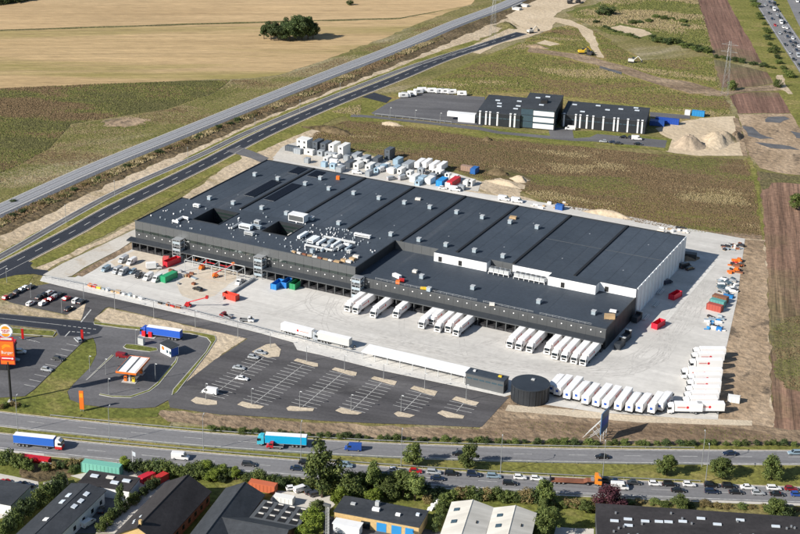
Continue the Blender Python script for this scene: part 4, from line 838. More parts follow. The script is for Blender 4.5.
def car_proto(kind):
    L, W, H, belt = {'hatchback': (4.1, 1.75, 1.47, .93), 'saloon': (4.6, 1.8, 1.45, .92), 'estate': (4.65, 1.8, 1.5, .93), 'suv': (4.55, 1.88, 1.7, 1.05), 'mpv': (4.6, 1.85, 1.75, 1.05)}[kind]
    a, b = -L/2, L/2
    hood = {'mpv': 0.9, 'suv': 1.15}.get(kind, 1.2)
    ws = b-hood                                 # windscreen base
    rf = ws-.75; rb = {'hatchback': a+.45, 'saloon': a+1.35, 'estate': a+.3, 'suv': a+.35, 'mpv': a+.25}[kind]; rbb = {'hatchback': a+.1, 'saloon': a+.75, 'estate': a+.06, 'suv': a+.06, 'mpv': a+.04}[kind]
    m = MB()
    loft(m, [(a, belt-.18, .88), (a+.12, belt-.02, .95), (a+.6, belt, 1), (ws, belt, 1), (b-.5, belt-.13, .97), (b-.1, belt-.26, .9), (b, belt-.36, .82)], W, 'paint', .28)
    wb, wt = W*.46, W*.37
    m.hexa([(rbb, -wb, belt-.02), (ws, -wb, belt-.02), (ws, wb, belt-.02), (rbb, wb, belt-.02)], [(rb, -wt, H), (rf, -wt, H), (rf, wt, H), (rb, wt, H)], 'paint')
    body = m.mesh('body')
    def lerp3(p, q, t): return tuple(p[i]+(q[i]-p[i])*t for i in range(3))
    def pane(p, q, r, s, off, in0=.08, in1=.12):
        # quad p q (bottom) r s (top), inset and pushed out
        p2, q2, r2, s2 = lerp3(p, s, in1), lerp3(q, r, in1), lerp3(r, q, in1), lerp3(s, p, in1)
        A = [lerp3(p2, q2, in0), lerp3(q2, p2, in0), lerp3(r2, s2, in0), lerp3(s2, r2, in0)]
        return MB().add([tuple(v[i]+off[i] for i in range(3)) for v in A], [(0, 1, 2, 3), (3, 2, 1, 0)][:1], 'glass_dark')
    z0 = belt-.02
    out = [('body', body, (0, 0, 0))]
    out.append(('windscreen', pane((ws, -wb, z0), (ws, wb, z0), (rf, wt, H), (rf, -wt, H), (.02, 0, .02), .07, .06).mesh('windscreen'), (0, 0, 0)))
    out.append(('rear_window', pane((rbb, wb, z0), (rbb, -wb, z0), (rb, -wt, H), (rb, wt, H), (-.02, 0, .01), .1, .12).mesh('rear_window'), (0, 0, 0)))
    out.append(('side_window', pane((rbb, -wb, z0), (ws, -wb, z0), (rf, -wt, H), (rb, -wt, H), (0, -.02, .005), .06, .12).mesh('side_window'), (0, 0, 0)))
    out.append(('side_window', pane((ws, wb, z0), (rbb, wb, z0), (rb, wt, H), (rf, wt, H), (0, .02, .005), .06, .12).mesh('side_window'), (0, 0, 0)))
    wm = wheel_mesh(.32, .22)
    for x in (a+.78, b-.82):
        for y in (-W/2+.1, W/2-.1): out.append(('wheel', wm, (x, y, .32)))
    hl = MB().box(b-.12, b-.02, -.17, .17, -.08, .08, 'lamp_lens').mesh('headlight'); tl = MB().box(a-.02, a+.08, -.15, .15, -.1, .1, 'tail_red').mesh('tail_light')
    for y in (-W*.33, W*.33): out.append(('headlight', hl, (.03, y, belt-.4))); out.append(('tail_light', tl, (0, y, belt-.3)))
    return out
def van_proto(L=5.6, H=2.45, W=2.0, pickup=False, box=False):
    a, b = -L/2, L/2; m = MB()
    if pickup or box:
        loft(m, [(b-2.3, H if not box else 2.3, .98), (b-1.35, H if not box else 2.3, .98), (b-.7, 1.3, 1), (b-.08, 1.05, .95), (b, .8, .9)], W, 'paint', .35)
        m.box(a, b-2.3, -W*.4, W*.4, .45, .7, 'dark_steel')
    else:
        loft(m, [(a, H-.05, .93), (a+.1, H, .95), (b-1.75, H, .97), (b-1.5, H-.06, .97), (b-.75, 1.32, 1), (b-.1, 1.05, .96), (b, .75, .9)], W, 'paint', .35)
    out = [('body', m.mesh('body'), (0, 0, 0))]
    z1 = (H-.06 if not (pickup or box) else (H if pickup else 2.3)); xs = b-1.5 if not (pickup or box) else b-1.35
    xe = b-.75 if not (pickup or box) else b-.7; ze = 1.32 if not (pickup or box) else 1.3
    g = MB(); h = W*.4; f = lambda t: (xs+(xe-xs)*t+.03, z1+(ze-z1)*t+.03)
    (xa, za), (xb, zb) = f(.12), f(.92); g.add([(xb, -h*1.05, zb), (xb, h*1.05, zb), (xa, h*.95, za), (xa, -h*.95, za)], [(0, 1, 2, 3)], 'glass_dark'); out.append(('windscreen', g.mesh('windscreen'), (0, 0, 0)))
    for s in (-1, 1):
        g = MB(); y = s*(W/2+.012); pts = [(xs-.75, y, 1.35), (xe-.1, y, 1.35), (xs+.15, y*.975, min(z1-.15, 2.05)), (xs-.75, y*.975, min(z1-.15, 2.05))]
        g.add(pts if s < 0 else pts[::-1], [(0, 1, 2, 3)], 'glass_dark'); out.append(('side_window', g.mesh('side_window'), (0, 0, 0)))
    if pickup:
        q = MB()
        for y in (-W/2, W/2-.08): q.box(a, b-2.35, y, y+.08, .7, 1.1, 'galv')
        q.box(a, a+.08, -W/2+.08, W/2-.08, .7, 1.1, 'galv'); q.box(a+.08, b-2.36, -W/2+.08, W/2-.08, .62, .72, 'dark_steel'); out.append(('flatbed', q.mesh('flatbed'), (0, 0, 0)))
    if box:
        q = MB(); q.box(a, b-2.36, -W/2-.08, W/2+.08, .75, H+.5, 'sheet_paint'); out.append(('cargo_box', q.mesh('cargo_box'), (0, 0, 0)))
    wm = wheel_mesh(.36, .24)
    for x in (a+1.0, b-.95):
        for y in (-W/2+.12, W/2-.12): out.append(('wheel', wm, (x, y, .36)))
    hl = MB().box(b-.14, b-.02, -.17, .17, -.1, .1, 'lamp_lens').mesh('headlight'); tl = MB().box(a-.03, a+.05, -.1, .1, -.2, .2, 'tail_red').mesh('tail_light')
    for y in (-W*.36, W*.36): out.append(('headlight', hl, (.03, y, .75))); out.append(('tail_light', tl, (0, y, .95)))
    return out
def cab_parts(x1, W=2.5, H=3.65):
    """cab whose front is at x1"""
    x0 = x1-2.25; m = MB()
    m.hexa([(x0, -W/2, .75), (x1-.05, -W/2, .45), (x1-.05, W/2, .45), (x0, W/2, .75)], [(x0, -W/2, 1.75), (x1, -W/2, 1.75), (x1, W/2, 1.75), (x0, W/2, 1.75)], 'paint')
    m.hexa([(x0, -W/2, 1.75), (x1, -W/2, 1.75), (x1, W/2, 1.75), (x0, W/2, 1.75)], [(x0+.05, -W*.47, 2.95), (x1-.22, -W*.47, 2.95), (x1-.22, W*.47, 2.95), (x0+.05, W*.47, 2.95)], 'paint')
    m.hexa([(x0+.05, -W*.47, 2.95), (x1-.25, -W*.47, 2.95), (x1-.25, W*.47, 2.95), (x0+.05, W*.47, 2.95)], [(x0+.1, -W*.4, H), (x1-1.1, -W*.4, H), (x1-1.1, W*.4, H), (x0+.1, W*.4, H)], 'paint')
    subs = []
    g = MB(); g.add([(x1+.015, -W*.45, 1.85), (x1+.015, W*.45, 1.85), (x1-.17, W*.42, 2.85), (x1-.17, -W*.42, 2.85)], [(0, 1, 2, 3)], 'glass_dark'); subs.append(('windscreen', g.mesh('windscreen'), (0, 0, 0)))
    for s in (-1, 1):
        y = s*(W/2+.012); p = [(x1-1.3, y, 1.85), (x1-.15, y, 1.85), (x1-.3, y*.965, 2.7), (x1-1.3, y*.965, 2.7)]
        g = MB(); g.add(p if s < 0 else p[::-1], [(0, 1, 2, 3)], 'glass_dark'); subs.append(('side_window', g.mesh('side_window'), (0, 0, 0)))
        g = MB(); g.box(x1-.25, x1-.05, s*(W/2+.12)-.1, s*(W/2+.12)+.1, 1.9, 2.7, 'black'); subs.append(('mirror', g.mesh('mirror'), (0, 0, 0)))
    g = MB(); g.box(x1-.04, x1+.01, -W*.3, W*.3, .95, 1.6, 'black'); subs.append(('grille', g.mesh('grille'), (0, 0, 0)))
    hl = MB().box(-.05, .03, -.22, .22, -.1, .1, 'lamp_lens').mesh('headlight')
    for s in (-1, 1): subs.append(('headlight', hl, (x1, s*W*.37, .72)))
    return ('cab', m.mesh('cab'), (0, 0, 0), subs)
TWM = None
def truck_proto(trailer=13.6, rigid=False, roof='white', tarp=False, emblem=True, body='sheet_paint', refrig=True):
    W = 2.55; L = (trailer+2.6) if not rigid else trailer+2.5
    b = L/2; a = -L/2; out = [cab_parts(b)]
    ch = MB(); ch.box(a+.2 if rigid else b-5.9, b-.3, -.45, .45, .6, .95, 'dark_steel'); out.append(('chassis', ch.mesh('chassis'), (0, 0, 0)))
    bx = MB(); bx.box(a, a+trailer, -W/2, W/2, 1.15, 3.95, body); bx.box(a+.06, a+trailer-.06, -W/2+.06, W/2-.06, 3.95, 4.0, roof)
    subs = []
    g = MB()
    for y0, y1 in ((-W/2+.1, -.03), (.03, W/2-.1)): g.box(a-.04, a-.003, y0, y1, 1.3, 3.85, body)
    for y in (-.5, .5): g.box(a-.08, a-.04, y-.03, y+.03, 1.35, 3.8, 'galv')
    subs.append(('rear_door', g.mesh('rear_door'), (0, 0, 0)))
    if refrig and not rigid and not tarp:
        g = MB(); g.box(a+trailer, a+trailer+.4, -.9, .9, 2.2, 3.8, 'offwhite'); subs.append(('cooling_unit', g.mesh('cooling_unit'), (0, 0, 0)))
    if emblem:
        for s in (-1, 1):
            g = MB(); g.cyl((a+trailer*.55, s*(W/2+.004), 2.7), .5, s*.02, 'sign_red', 12, axis='y'); subs.append(('emblem', g.mesh('emblem'), (0, 0, 0)))
    if emblem:
        for s in (-1, 1):
            g = MB(); g.box(a+trailer*.62, a+trailer*.92, s*(W/2+.004)-.006, s*(W/2+.004)+.006, 2.45, 2.95, 'pale_red'); subs.append(('side_lettering', g.mesh('side_lettering'), (0, 0, 0)))
        g = MB(); g.box(a-.06, a-.045, -.45, .45, 2.2, 3.1, 'sign_blue'); subs.append(('rear_plate', g.mesh('rear_plate'), (0, 0, 0)))
    g = MB(); g.box(a-.02, a+.1, -W/2+.1, W/2-.1, .55, .75, 'rubber'); subs.append(('underrun_bar', g.mesh('underrun_bar'), (0, 0, 0)))
    g = MB(); g.box(a+.02, a+trailer, -W/2-.012, W/2+.012, 1.12, 1.24, 'galv'); subs.append(('side_rail', g.mesh('side_rail'), (0, 0, 0)))
    out.append(('trailer_box', bx.mesh('trailer_box'), (0, 0, 0), subs))
    wm = wheel_mesh(.5, .32)
    axles = [b-1.4, b-4.9] + ([a+1.9, a+3.2, a+4.5] if not rigid else [])
    if rigid: axles = [b-1.4, a+2.2]
    for x in axles:
        for y in (-W/2+.2, W/2-.2): out.append(('wheel', wm, (x, y, .5)))
    if not rigid:
        g = MB(); g.box(a+9.6, a+9.8, -.9, -.75, .1, 1.1, 'dark_steel'); g.box(a+9.6, a+9.8, .75, .9, .1, 1.1, 'dark_steel'); g.box(a+.3, a+6, -.4, .4, .75, 1.1, 'dark_steel'); out.append(('running_gear', g.mesh('running_gear'), (0, 0, 0)))
    return out
def trailer_only(proto): return [p for p in proto if p[0] not in ('cab', 'chassis')]
CARS = {k: car_proto(k) for k in ('hatchback', 'saloon', 'estate', 'suv', 'mpv')}
VAN = van_proto(); VAN2 = van_proto(5.0, 1.95, 1.9); PICK = van_proto(5.6, 2.1, 1.95, pickup=True); BOXV = van_proto(6.4, 2.6, 2.05, box=True)
TRUCK = truck_proto(); TRUCKR = truck_proto(9.5, rigid=True); TRUCKT = truck_proto(tarp=True, emblem=False, body='tarpaulin', refrig=False); TRUCK2 = truck_proto(12.0)
def TRK(i): return (TRUCK, TRUCKR, TRUCK2)[i]
CC = {'white': (.75, .75, .75), 'black': (.012, .012, .014), 'dark blue': (.012, .022, .05), 'dark grey': (.04, .042, .046), 'silver': (.38, .4, .42), 'silver blue': (.22, .3, .36), 'red': (.42, .015, .02), 'dark red': (.2, .012, .018), 'blue': (.02, .07, .3), 'orange red': (.5, .06, .02), 'green': (.03, .2, .06), 'cream': (.55, .5, .4)}
SQ = random.Random(11)
def put_cars(lst, where, group, heading, order='left'):
    """lst: (px, py, colour, kind [, heading override in degrees])"""
    for i, c in enumerate(sorted(lst, key=lambda c: c[0])):
        p = G(c[0], c[1]); hd = heading(p) if callable(heading) else math.radians(heading)
        if len(c) > 4: hd = math.radians(c[4])
        pr = {'van': VAN, 'small van': VAN2, 'pickup': PICK, 'box van': BOXV}.get(c[3]) or CARS[c[3]]
        kind = {'suv': 'off-road car', 'mpv': 'people carrier'}.get(c[3], c[3])
        nm = {'van': 'van', 'small van': 'van', 'pickup': 'pickup_truck', 'box van': 'box_van'}.get(c[3], 'car')
        spawn(pr, nm, '%s %s %s, %s from left' % (c[2], kind, where, ordw(i+1)), nm.replace('_', ' '), (p.x, p.y, 0.15), hd+SQ.uniform(-.02, .02), group, color=CC[c[2]])
def on(pth, lane, flip):
    def h(p):
        tg = pth.near(p)[2]; return math.atan2(tg.y, tg.x)+(math.pi if flip else 0)
    return h
LOW = [(249, 466, 'dark grey', 'estate'), (297.4, 470.3, 'dark blue', 'saloon'), (305, 464.6, 'black', 'hatchback'), (345.5, 467.2, 'silver blue', 'mpv'), (386, 478.5, 'dark blue', 'small van'), (395, 471.8, 'white', 'hatchback'),
       (415.7, 473, 'red', 'hatchback'), (433.7, 474, 'silver', 'estate'), (451.7, 475.5, 'black', 'estate'), (473.5, 476.5, 'dark blue', 'suv'), (493.7, 478, 'silver blue', 'estate'), (437.5, 480.2, 'dark blue', 'saloon'), (510, 485, 'black', 'estate'),
       (520, 479.3, 'white', 'hatchback'), (536.7, 480.5, 'white', 'hatchback'), (606.5, 482.6, 'black', 'suv'), (616, 483.6, 'dark blue', 'saloon'), (634, 484.5, 'dark grey', 'saloon'), (655, 485.6, 'white', 'hatchback'), (670, 486.2, 'black', 'estate'), (689, 486.4, 'white', 'hatchback'),
       (678.3, 492.2, 'black', 'saloon'), (711, 487.2, 'black', 'suv'), (711.7, 493.4, 'dark blue', 'estate'), (728.7, 488, 'black', 'suv'), (747.5, 489.2, 'white', 'saloon'), (773.7, 490, 'white', 'estate'), (791, 490.6, 'dark red', 'hatchback'),
       (736, 494, 'black', 'saloon'), (758, 494.8, 'silver', 'hatchback'), (777, 496, 'black', 'saloon'), (797, 496.3, 'blue', 'hatchback')]
near_lane = [c for c in LOW if mw2.near(G(c[0], c[1]))[1] < 0.3]; far_lane = [c for c in LOW if c not in near_lane]
put_cars(near_lane, 'queueing in the nearest motorway lane', 'cars queueing in the nearest motorway lane', on(mw2, 0, False))
put_cars(far_lane, 'queueing in the lane beside the grass median', 'cars queueing beside the median', on(mw2, 0, False))
put_cars([(180.5, 459.5, 'white', 'van')], 'with yellow mark driving past the roadside hedge', 'motorway vans', on(mw2, 0, False))
put_cars([(619.5, 489.5, 'white', 'van')], 'behind the purple tree in the nearest motorway lane', 'motorway vans', on(mw2, 0, False))
put_cars([(353, 450.5, 'blue', 'van'), (458, 455.5, 'black', 'hatchback'), (602, 458.6, 'black', 'saloon'), (729.5, 455.2, 'dark blue', 'saloon'), (794.5, 454.6, 'silver blue', 'estate')], 'on the farther carriageway', 'cars on the farther carriageway', on(mw1, 0, True))
# lorries on the motorway
def put_truck(proto, a, b, flip, label, color, pth, name='articulated_truck', skip=()):
    p = (G(*a)+G(*b))/2; tg = pth.near(p)[2] if pth else (G(*b)-G(*a)).normalized()
    return spawn(proto, name, label, 'truck', (p.x, p.y, 0.15), math.atan2(tg.y, tg.x)+(math.pi if flip else 0), None, color, skip=skip)
BT = put_truck(TRUCKT, (16, 444.3), (62.5, 450), False, 'blue curtain sided truck with white and red cab on nearer carriageway', {'cab': (.72, .7, .68), 'trailer_box': (.02, .12, .5), '*': (.02, .12, .5)}, mw2)
m = MB(); m.box(5.8, 8.14, -1.27, 1.27, .4, 1.35, 'red'); m.build('bumper', BT)
put_truck(TRUCKT, (258.5, 444), (306, 447.5), True, 'bright turquoise truck on the farther carriageway', {'cab': (.05, .42, .55), 'trailer_box': (.0, .34, .6), '*': (.0, .3, .55)}, mw1)
t = spawn(PICK, 'tow_truck', 'small red recovery truck beside the turquoise truck', 'truck', G(275, 448.3)+Vector((0, 0, .15)), on(mw1, 0, True)(G(275, 448)), None, color=CC['red'])
# low loader with orange tractor
p = (G(552, 482.2)+G(602, 485.5))/2; tg = mw2.near(p)[2]
t = thing('low_loader', 'empty red low loader trailer pulled by an orange tractor unit', 'truck', (p.x, p.y, .15), math.atan2(tg.y, tg.x))
c = cab_parts(7.6); o = part(c[0], c[1], t, color=(.75, .24, .02))
for s in c[3]: part(s[0], s[1], o, s[2])
m = MB(); m.box(-8.2, 2.0, -1.25, 1.25, .75, 1.05, 'rust'); m.hexa([(2.0, -1.2, .75), (3.2, -1.2, 1.3), (3.2, 1.2, 1.3), (2.0, 1.2, .75)], [(2.0, -1.2, 1.05), (3.2, -1.2, 1.6), (3.2, 1.2, 1.6), (2.0, 1.2, 1.05)], 'rust'); m.box(3.2, 5.2, -1.1, 1.1, 1.3, 1.6, 'rust'); m.box(2.6, 5.3, -.45, .45, .6, .95, 'dark_steel'); m.build('deck', t)
m = MB(); m.box(-8.6, -8.2, -1.2, 1.2, .6, 1.9, 'dark_steel'); m.build('ramp', t)
m = MB(); m.box(4.3, 5.2, -1.0, 1.0, 1.6, 2.0, 'galv'); m.build('tool_box', t)
for x in (-7, -5.7, -4.4, 3.3, 6.2):
    for y in (-1.05, 1.05): part('wheel', wheel_mesh(.45, .32), t, (x, y, .45))
# trucks backed onto the docks (fronts towards the camera)
FR = [((351, 309.5), 0), ((359, 311.5), 0), ((376, 315.5), 0), ((397, 317), 1), ((426, 324.5), 0), ((434, 323.5), 1), ((441, 329), 0), ((450, 330.5), 2), ((460, 333), 0), ((511, 346.5), 0), ((521, 348), 0), ((531, 350.5), 0), ((548, 353.5), 2), ((554, 360), 0), ((563, 362), 0), ((573, 364.5), 0), ((582, 366.5), 0)]
WC = {'cab': (.8, .8, .8), 'trailer_box': (.8, .79, .78), '*': (.8, .8, .8)}
for i, (q, k) in enumerate(FR):
    g = G(*q); pr = TRK(k); L = (16.2, 12.0, 14.6)[k]
    fy = g.y-.3; cy = fy+L/2
    if cy+L/2 > FY-.5: fy = FY-.5-L; cy = fy+L/2
    spawn(pr, 'delivery_truck', 'white %struck backed onto the loading docks, %s from left' % ('rigid ' if k == 1 else 'articulated ', ordw(i+1)), 'truck', (g.x+.3, cy+SQ.uniform(-.4, .0), .14), -math.pi/2+SQ.uniform(-.015, .015), 'white trucks at the loading docks', color=WC)
# row with rears towards the camera, in front of the tank
BR = [(550.5, 395.5, 1), (557, 398.3, 2), (566, 401.8, 0), (576, 402.8, 1), (584.5, 407, 2), (595.5, 409.3, 0), (605, 411.5, 0), (616.5, 413, 0), (628, 414.5, 1), (638.5, 415.2, 1), (650, 416, 2), (659, 413.5, 1)]
for i, (x, y, k) in enumerate(BR):
    g = G(x, y); pr = trailer_only(TRK(k)); L = (16.2, 12.0, 14.6)[k]
    full = k == 1
    spawn(TRK(k) if full else pr, 'delivery_truck' if full else 'box_trailer', 'white %s in row with rear doors facing motorway, %s from left' % ('rigid truck' if full else 'box trailer', ordw(i+1)), 'truck' if full else 'trailer', (g.x, g.y+L/2, .14), math.pi/2+SQ.uniform(-.03, .03), 'white trucks parked behind the billboard', color=WC)
# stack at the right end of the yard
RW = [(708.5, 357.5, 1), (707, 362.5, 1), (705, 369, 1), (701, 378.5, 2), (703.5, 384, 1), (703, 390, 1), (702, 396.5, 1), (700.5, 402, 1), (699, 407.5, 1), (706, 412.8, 1), (684, 413.3, 1)]
for i, (x, y, k) in enumerate(RW):
    g = G(x, y); spawn(TRK(k), 'delivery_truck', 'white truck with red disc emblem at right end of yard, %s from back' % ordw(i+1), 'truck', (g.x, g.y, .14), math.radians(208+SQ.uniform(-1.5, 1.5)), 'white trucks at the right end of the yard', color=WC)
# two semi-trailers by the yard fence
A, B = G(281, 331.5), G(313, 340.3); ang = math.atan2(B.y-A.y, B.x-A.x)
put_truck(TRUCK, (281, 331.5), (321, 341.8), False, 'white articulated truck parked by yard fence with cab at its right end', {'cab': (.3, .33, .36), 'trailer_box': (.78, .78, .74), '*': (.7, .7, .7)}, None)
put_truck(trailer_only(TRUCKT), (318, 341), (357, 350), False, 'pale grey semi-trailer parked right of the white truck at yard fence', {'trailer_box': (.5, .5, .48), '*': (.5, .5, .48)}, None, name='semi_trailer')
# blue truck refuelling
put_truck(TRUCKT, (141, 334.6), (182, 340.6), True, 'blue articulated truck standing at the filling station diesel pumps', {'cab': (.02, .08, .42), 'trailer_box': (.02, .1, .5), '*': (.02, .1, .5)}, None)
# car parks and yards
put_cars([(6.7, 299, 'red', 'hatchback'), (12, 297.5, 'black', 'saloon'), (18, 293.2, 'dark grey', 'estate'), (22.5, 290.8, 'silver', 'hatchback'), (26.3, 288.8, 'white', 'hatchback'), (30.7, 288.5, 'dark grey', 'estate'), (30.7, 304.8, 'white', 'estate'),
          (40, 298.4, 'dark grey', 'saloon'), (45, 296.2, 'black', 'estate'), (50, 294.2, 'white', 'estate'), (46.5, 302.4, 'orange red', 'hatchback'), (51.7, 300.4, 'red', 'hatchback'), (55.8, 297.7, 'silver', 'estate'), (59.9, 295.9, 'dark grey', 'saloon'), (43, 305, 'white', 'hatchback'), (67, 299.8, 'red', 'hatchback'), (76.5, 302.4, 'white', 'mpv'), (81.9, 303, 'dark grey', 'saloon'), (69, 310.2, 'black', 'estate')],
         'in the small staff car park', 'cars in the small staff car park', 94)
put_cars([(237, 352.6, 'silver', 'hatchback', 10), (260.5, 354, 'silver', 'saloon', 10), (253.5, 358.8, 'silver', 'hatchback', 10), (239, 369.5, 'silver', 'saloon', 10), (242, 380.2, 'white', 'saloon', 10)][1:], 'in the big empty car park', 'cars in the big car park', 10)
put_cars([(210, 394, 'white', 'van', 190)], 'parked at the near end of the first car park row', 'vans in the big car park', 190)
put_cars([(78, 341.5, 'silver', 'estate', 150), (58.5, 360.5, 'dark grey', 'hatchback', 10), (47, 371.3, 'silver', 'hatchback', 10), (20, 353.5, 'white', 'mpv', 30), (14, 361.5, 'silver blue', 'hatchback', 30)], 'on the restaurant car park', 'cars on the restaurant car park', 10)
put_cars([(123, 358, 'dark red', 'small van', 10)], 'waiting beside the filling station canopy', 'filling station cars', 10)
put_cars([(123.5, 262, 'silver', 'van', 272), (131.7, 264, 'white', 'van', 272), (106, 270.8, 'silver blue', 'small van', 272), (117.5, 272.8, 'silver', 'van', 272), (123.5, 274.3, 'silver', 'van', 272), (132.5, 273, 'silver blue', 'estate', 272), (140, 276.8, 'black', 'pickup', 272), (148.3, 279.3, 'white', 'van', 272), (157, 281, 'white', 'van', 272), (154, 269.5, 'white', 'box van', 40), (197.7, 290.5, 'black', 'estate', 170), (240.5, 283.8, 'white', 'pickup', 272), (226, 317.8, 'dark red', 'pickup', 170), (247, 321.8, 'white', 'pickup', 20)],
         'on the concrete yard left of the docks', 'builders vehicles on the yard', 30)
put_cars([(603, 142.4, 'silver', 'hatchback', 200), (612.5, 143.2, 'dark blue', 'saloon', 200), (622.7, 138.2, 'black', 'hatchback', 200), (617.3, 144.2, 'dark grey', 'saloon', 200), (632, 138.8, 'dark grey', 'estate', 20), (636.5, 140, 'white', 'van', 20), (638, 145, 'black', 'saloon', 20), (570, 130, 'white', 'van', 200)], 'parked before the dark office block', 'cars by the dark office block', 20)
put_cars([(4.5, 484, 'red', 'hatchback', 75), (13.5, 487, 'silver blue', 'hatchback', 75), (21, 486.5, 'dark blue', 'saloon', 75), (28.5, 489, 'dark blue', 'estate', 75), (88.5, 525.5, 'white', 'small van', 85), (101.5, 511.5, 'black', 'hatchback', 120), (141, 475, 'dark grey', 'hatchback', 20)], 'in the workshop yards south of the motorway', 'cars in the workshop yards', 70)
put_cars([(292.5, 490.2, 'white', 'hatchback', 40), (301.5, 491.5, 'white', 'small van', 60), (311, 494, 'dark grey', 'hatchback', 50), (316.5, 496, 'dark grey', 'estate', 50)], 'parked by the big tree below the motorway', 'cars by the big tree', 50)
# far motorway traffic
FM = [(769.5, 3, 'dark blue', 'hatchback'), (769, 14, 'black', 'hatchback'), (774, 10.5, 'white', 'van'), (775, 26, 'red', 'hatchback'), (781, 23.5, 'white', 'van'), (783.2, 27.8, 'white', 'hatchback'), (785, 32.5, 'black', 'saloon'), (790, 34, 'black', 'hatchback'), (787.5, 37.4, 'dark blue', 'hatchback'), (790.3, 42.5, 'dark blue', 'saloon'), (793, 46.5, 'dark grey', 'hatchback'), (795.5, 44, 'black', 'estate'), (798.5, 47, 'white', 'hatchback'), (793.5, 60, 'black', 'saloon'), (798, 57, 'silver', 'van'), (778, 11.5, 'dark grey', 'estate'), (784.5, 23, 'black', 'estate'), (765, 5.5, 'silver', 'hatchback'), (766.5, -3, 'white', 'hatchback'), (771, 8, 'dark grey', 'hatchback'), (777, 15.5, 'silver', 'saloon'), (772, 19.5, 'dark blue', 'saloon'), (780, 18.5, 'black', 'hatchback'), (786.5, 28.5, 'white', 'saloon'), (779.5, 34, 'silver', 'hatchback'), (792.5, 39, 'white', 'estate'), (785, 45.5, 'dark grey', 'hatchback'), (796.5, 51, 'dark blue', 'hatchback'), (789.5, 53.5, 'silver', 'saloon'), (799, 66, 'dark grey', 'suv'), (774.5, 5, 'black', 'van')]
FM = [(c[0], c[1], c[2], c[3]) for c in FM if abs(mwf.near(G(c[0], c[1]))[1]) < 6.4]
put_cars(FM, 'in heavy traffic on the far motorway', 'cars on the far motorway', on(mwf, 0, False))
put_cars([(797, 2, 'white', 'van'), (800, 14, 'dark grey', 'saloon')], 'on the second carriageway of the far motorway', 'cars on the far second carriageway', on(mwg, 0, False))
# ================================================================== STRUCTURES AND SITE OBJECTS
def frame_at(o, ang):
    u = Vector((math.cos(ang), math.sin(ang), 0)); n = Vector((-u.y, u.x, 0)); return u, n
# ---------- dark office and hall block to the north
NB = thing('office_block', 'dark grey office block with white vertical stripes and taller glazed centre', 'building', (58, 241, 0.1), math.radians(13))
def nblock(x0, y0, L, D, h, strips, wins=()):
    m = MB(); m.box(x0, x0+L, y0, y0+D, 0, h, 'clad_dark'); m.build('wall', NB)
    m = MB(); m.box(x0-.15, x0+L+.15, y0-.15, y0+D+.15, h, h+.35, 'roofing_slate'); r = m.build('roof', NB)
    for s in strips:
        m = MB(); m.box(x0+s, x0+s+.85, y0-.12, y0-.003, .3, h+.05, 'clad_white'); m.build('stripe_panel', NB)
        m = MB(); m.box(x0+s-.15, x0+s+1.0, y0+.1, y0+1.2, h+.36, h+.75, 'clad_white'); m.build('roof_hatch', r)
    for a in range(int(L/2.4)):
        m = MB(); m.box(x0+a*2.4+.2, x0+a*2.4+2.2, y0-.06, y0-.003, h*.62, h*.62+.5, 'glass_blue'); m.build('window', NB)
    return r
r1 = nblock(0, 0, 24, 37, 7, (1.2, 4.6, 6.8, 11, 18.2, 20.6))
r2 = nblock(45.5, 10.0, 46, 28, 7, (1.0, 7.4, 9.9, 13.6, 17, 22.6, 28.5, 30.6, 36, 41.5, 43.8))
m = MB(); m.box(24, 43, 1.5, 34, 0, 11, 'clad_dark'); m.build('wall', NB)
m = MB(); m.box(23.8, 43.2, 1.2, 34.2, 11, 11.4, 'roofing_slate'); r3 = m.build('roof', NB)
for k in range(3):
    z = .5+k*3.6
    m = MB(); m.box(31, 42.4, 1.3, 1.48, z, z+2.6, 'clad_white'); m.build('white_band', NB)
    m = MB(); m.box(24.2, 30.9, 1.35, 1.49, z, z+3.3, 'glass_blue'); m.build('window', NB)
    m = MB(); m.box(31.2, 42.3, 1.36, 1.49, z+2.6, z+3.5, 'glass_blue'); m.build('window', NB)
    m = MB(); m.box(43.0, 43.06, 3, 12, z+.3, z+2.9, 'glass_blue'); m.build('window', NB)
for rr_, pts in ((r1, ((7, 26), (9, 20), (10, 14), (19, 28), (20, 18), (19.5, 12))), (r3, ((30, 24), (35, 28), (34, 10))), (r2, ((50, 31), (56, 18), (63, 33), (69, 26), (76, 30), (84, 35), (85, 30)))):
    z = 11.4 if rr_ is r3 else 7.35
    for x, y in pts:
        m = MB(); m.box(x-1.3, x+1.3, y-.7, y+.7, z, z+.35, 'skylight'); m.build('skylight', rr_)
m = MB(); m.box(33, 36.5, 14, 18, 11.4, 13, 'black'); m.build('ventilation_unit', r3)
m = MB(); m.box(-11, -1.5, 2, 6.5, 0, 4.6, 'clad_white'); m.box(-17.5, -11, 3.5, 6.5, 2.2, 4.6, 'clad_white'); m.build('loading_bay', NB)
m = MB(); m.box(-.02, .0, 3, 30, 1, 5, 'glass_blue'); m.build('window', NB)
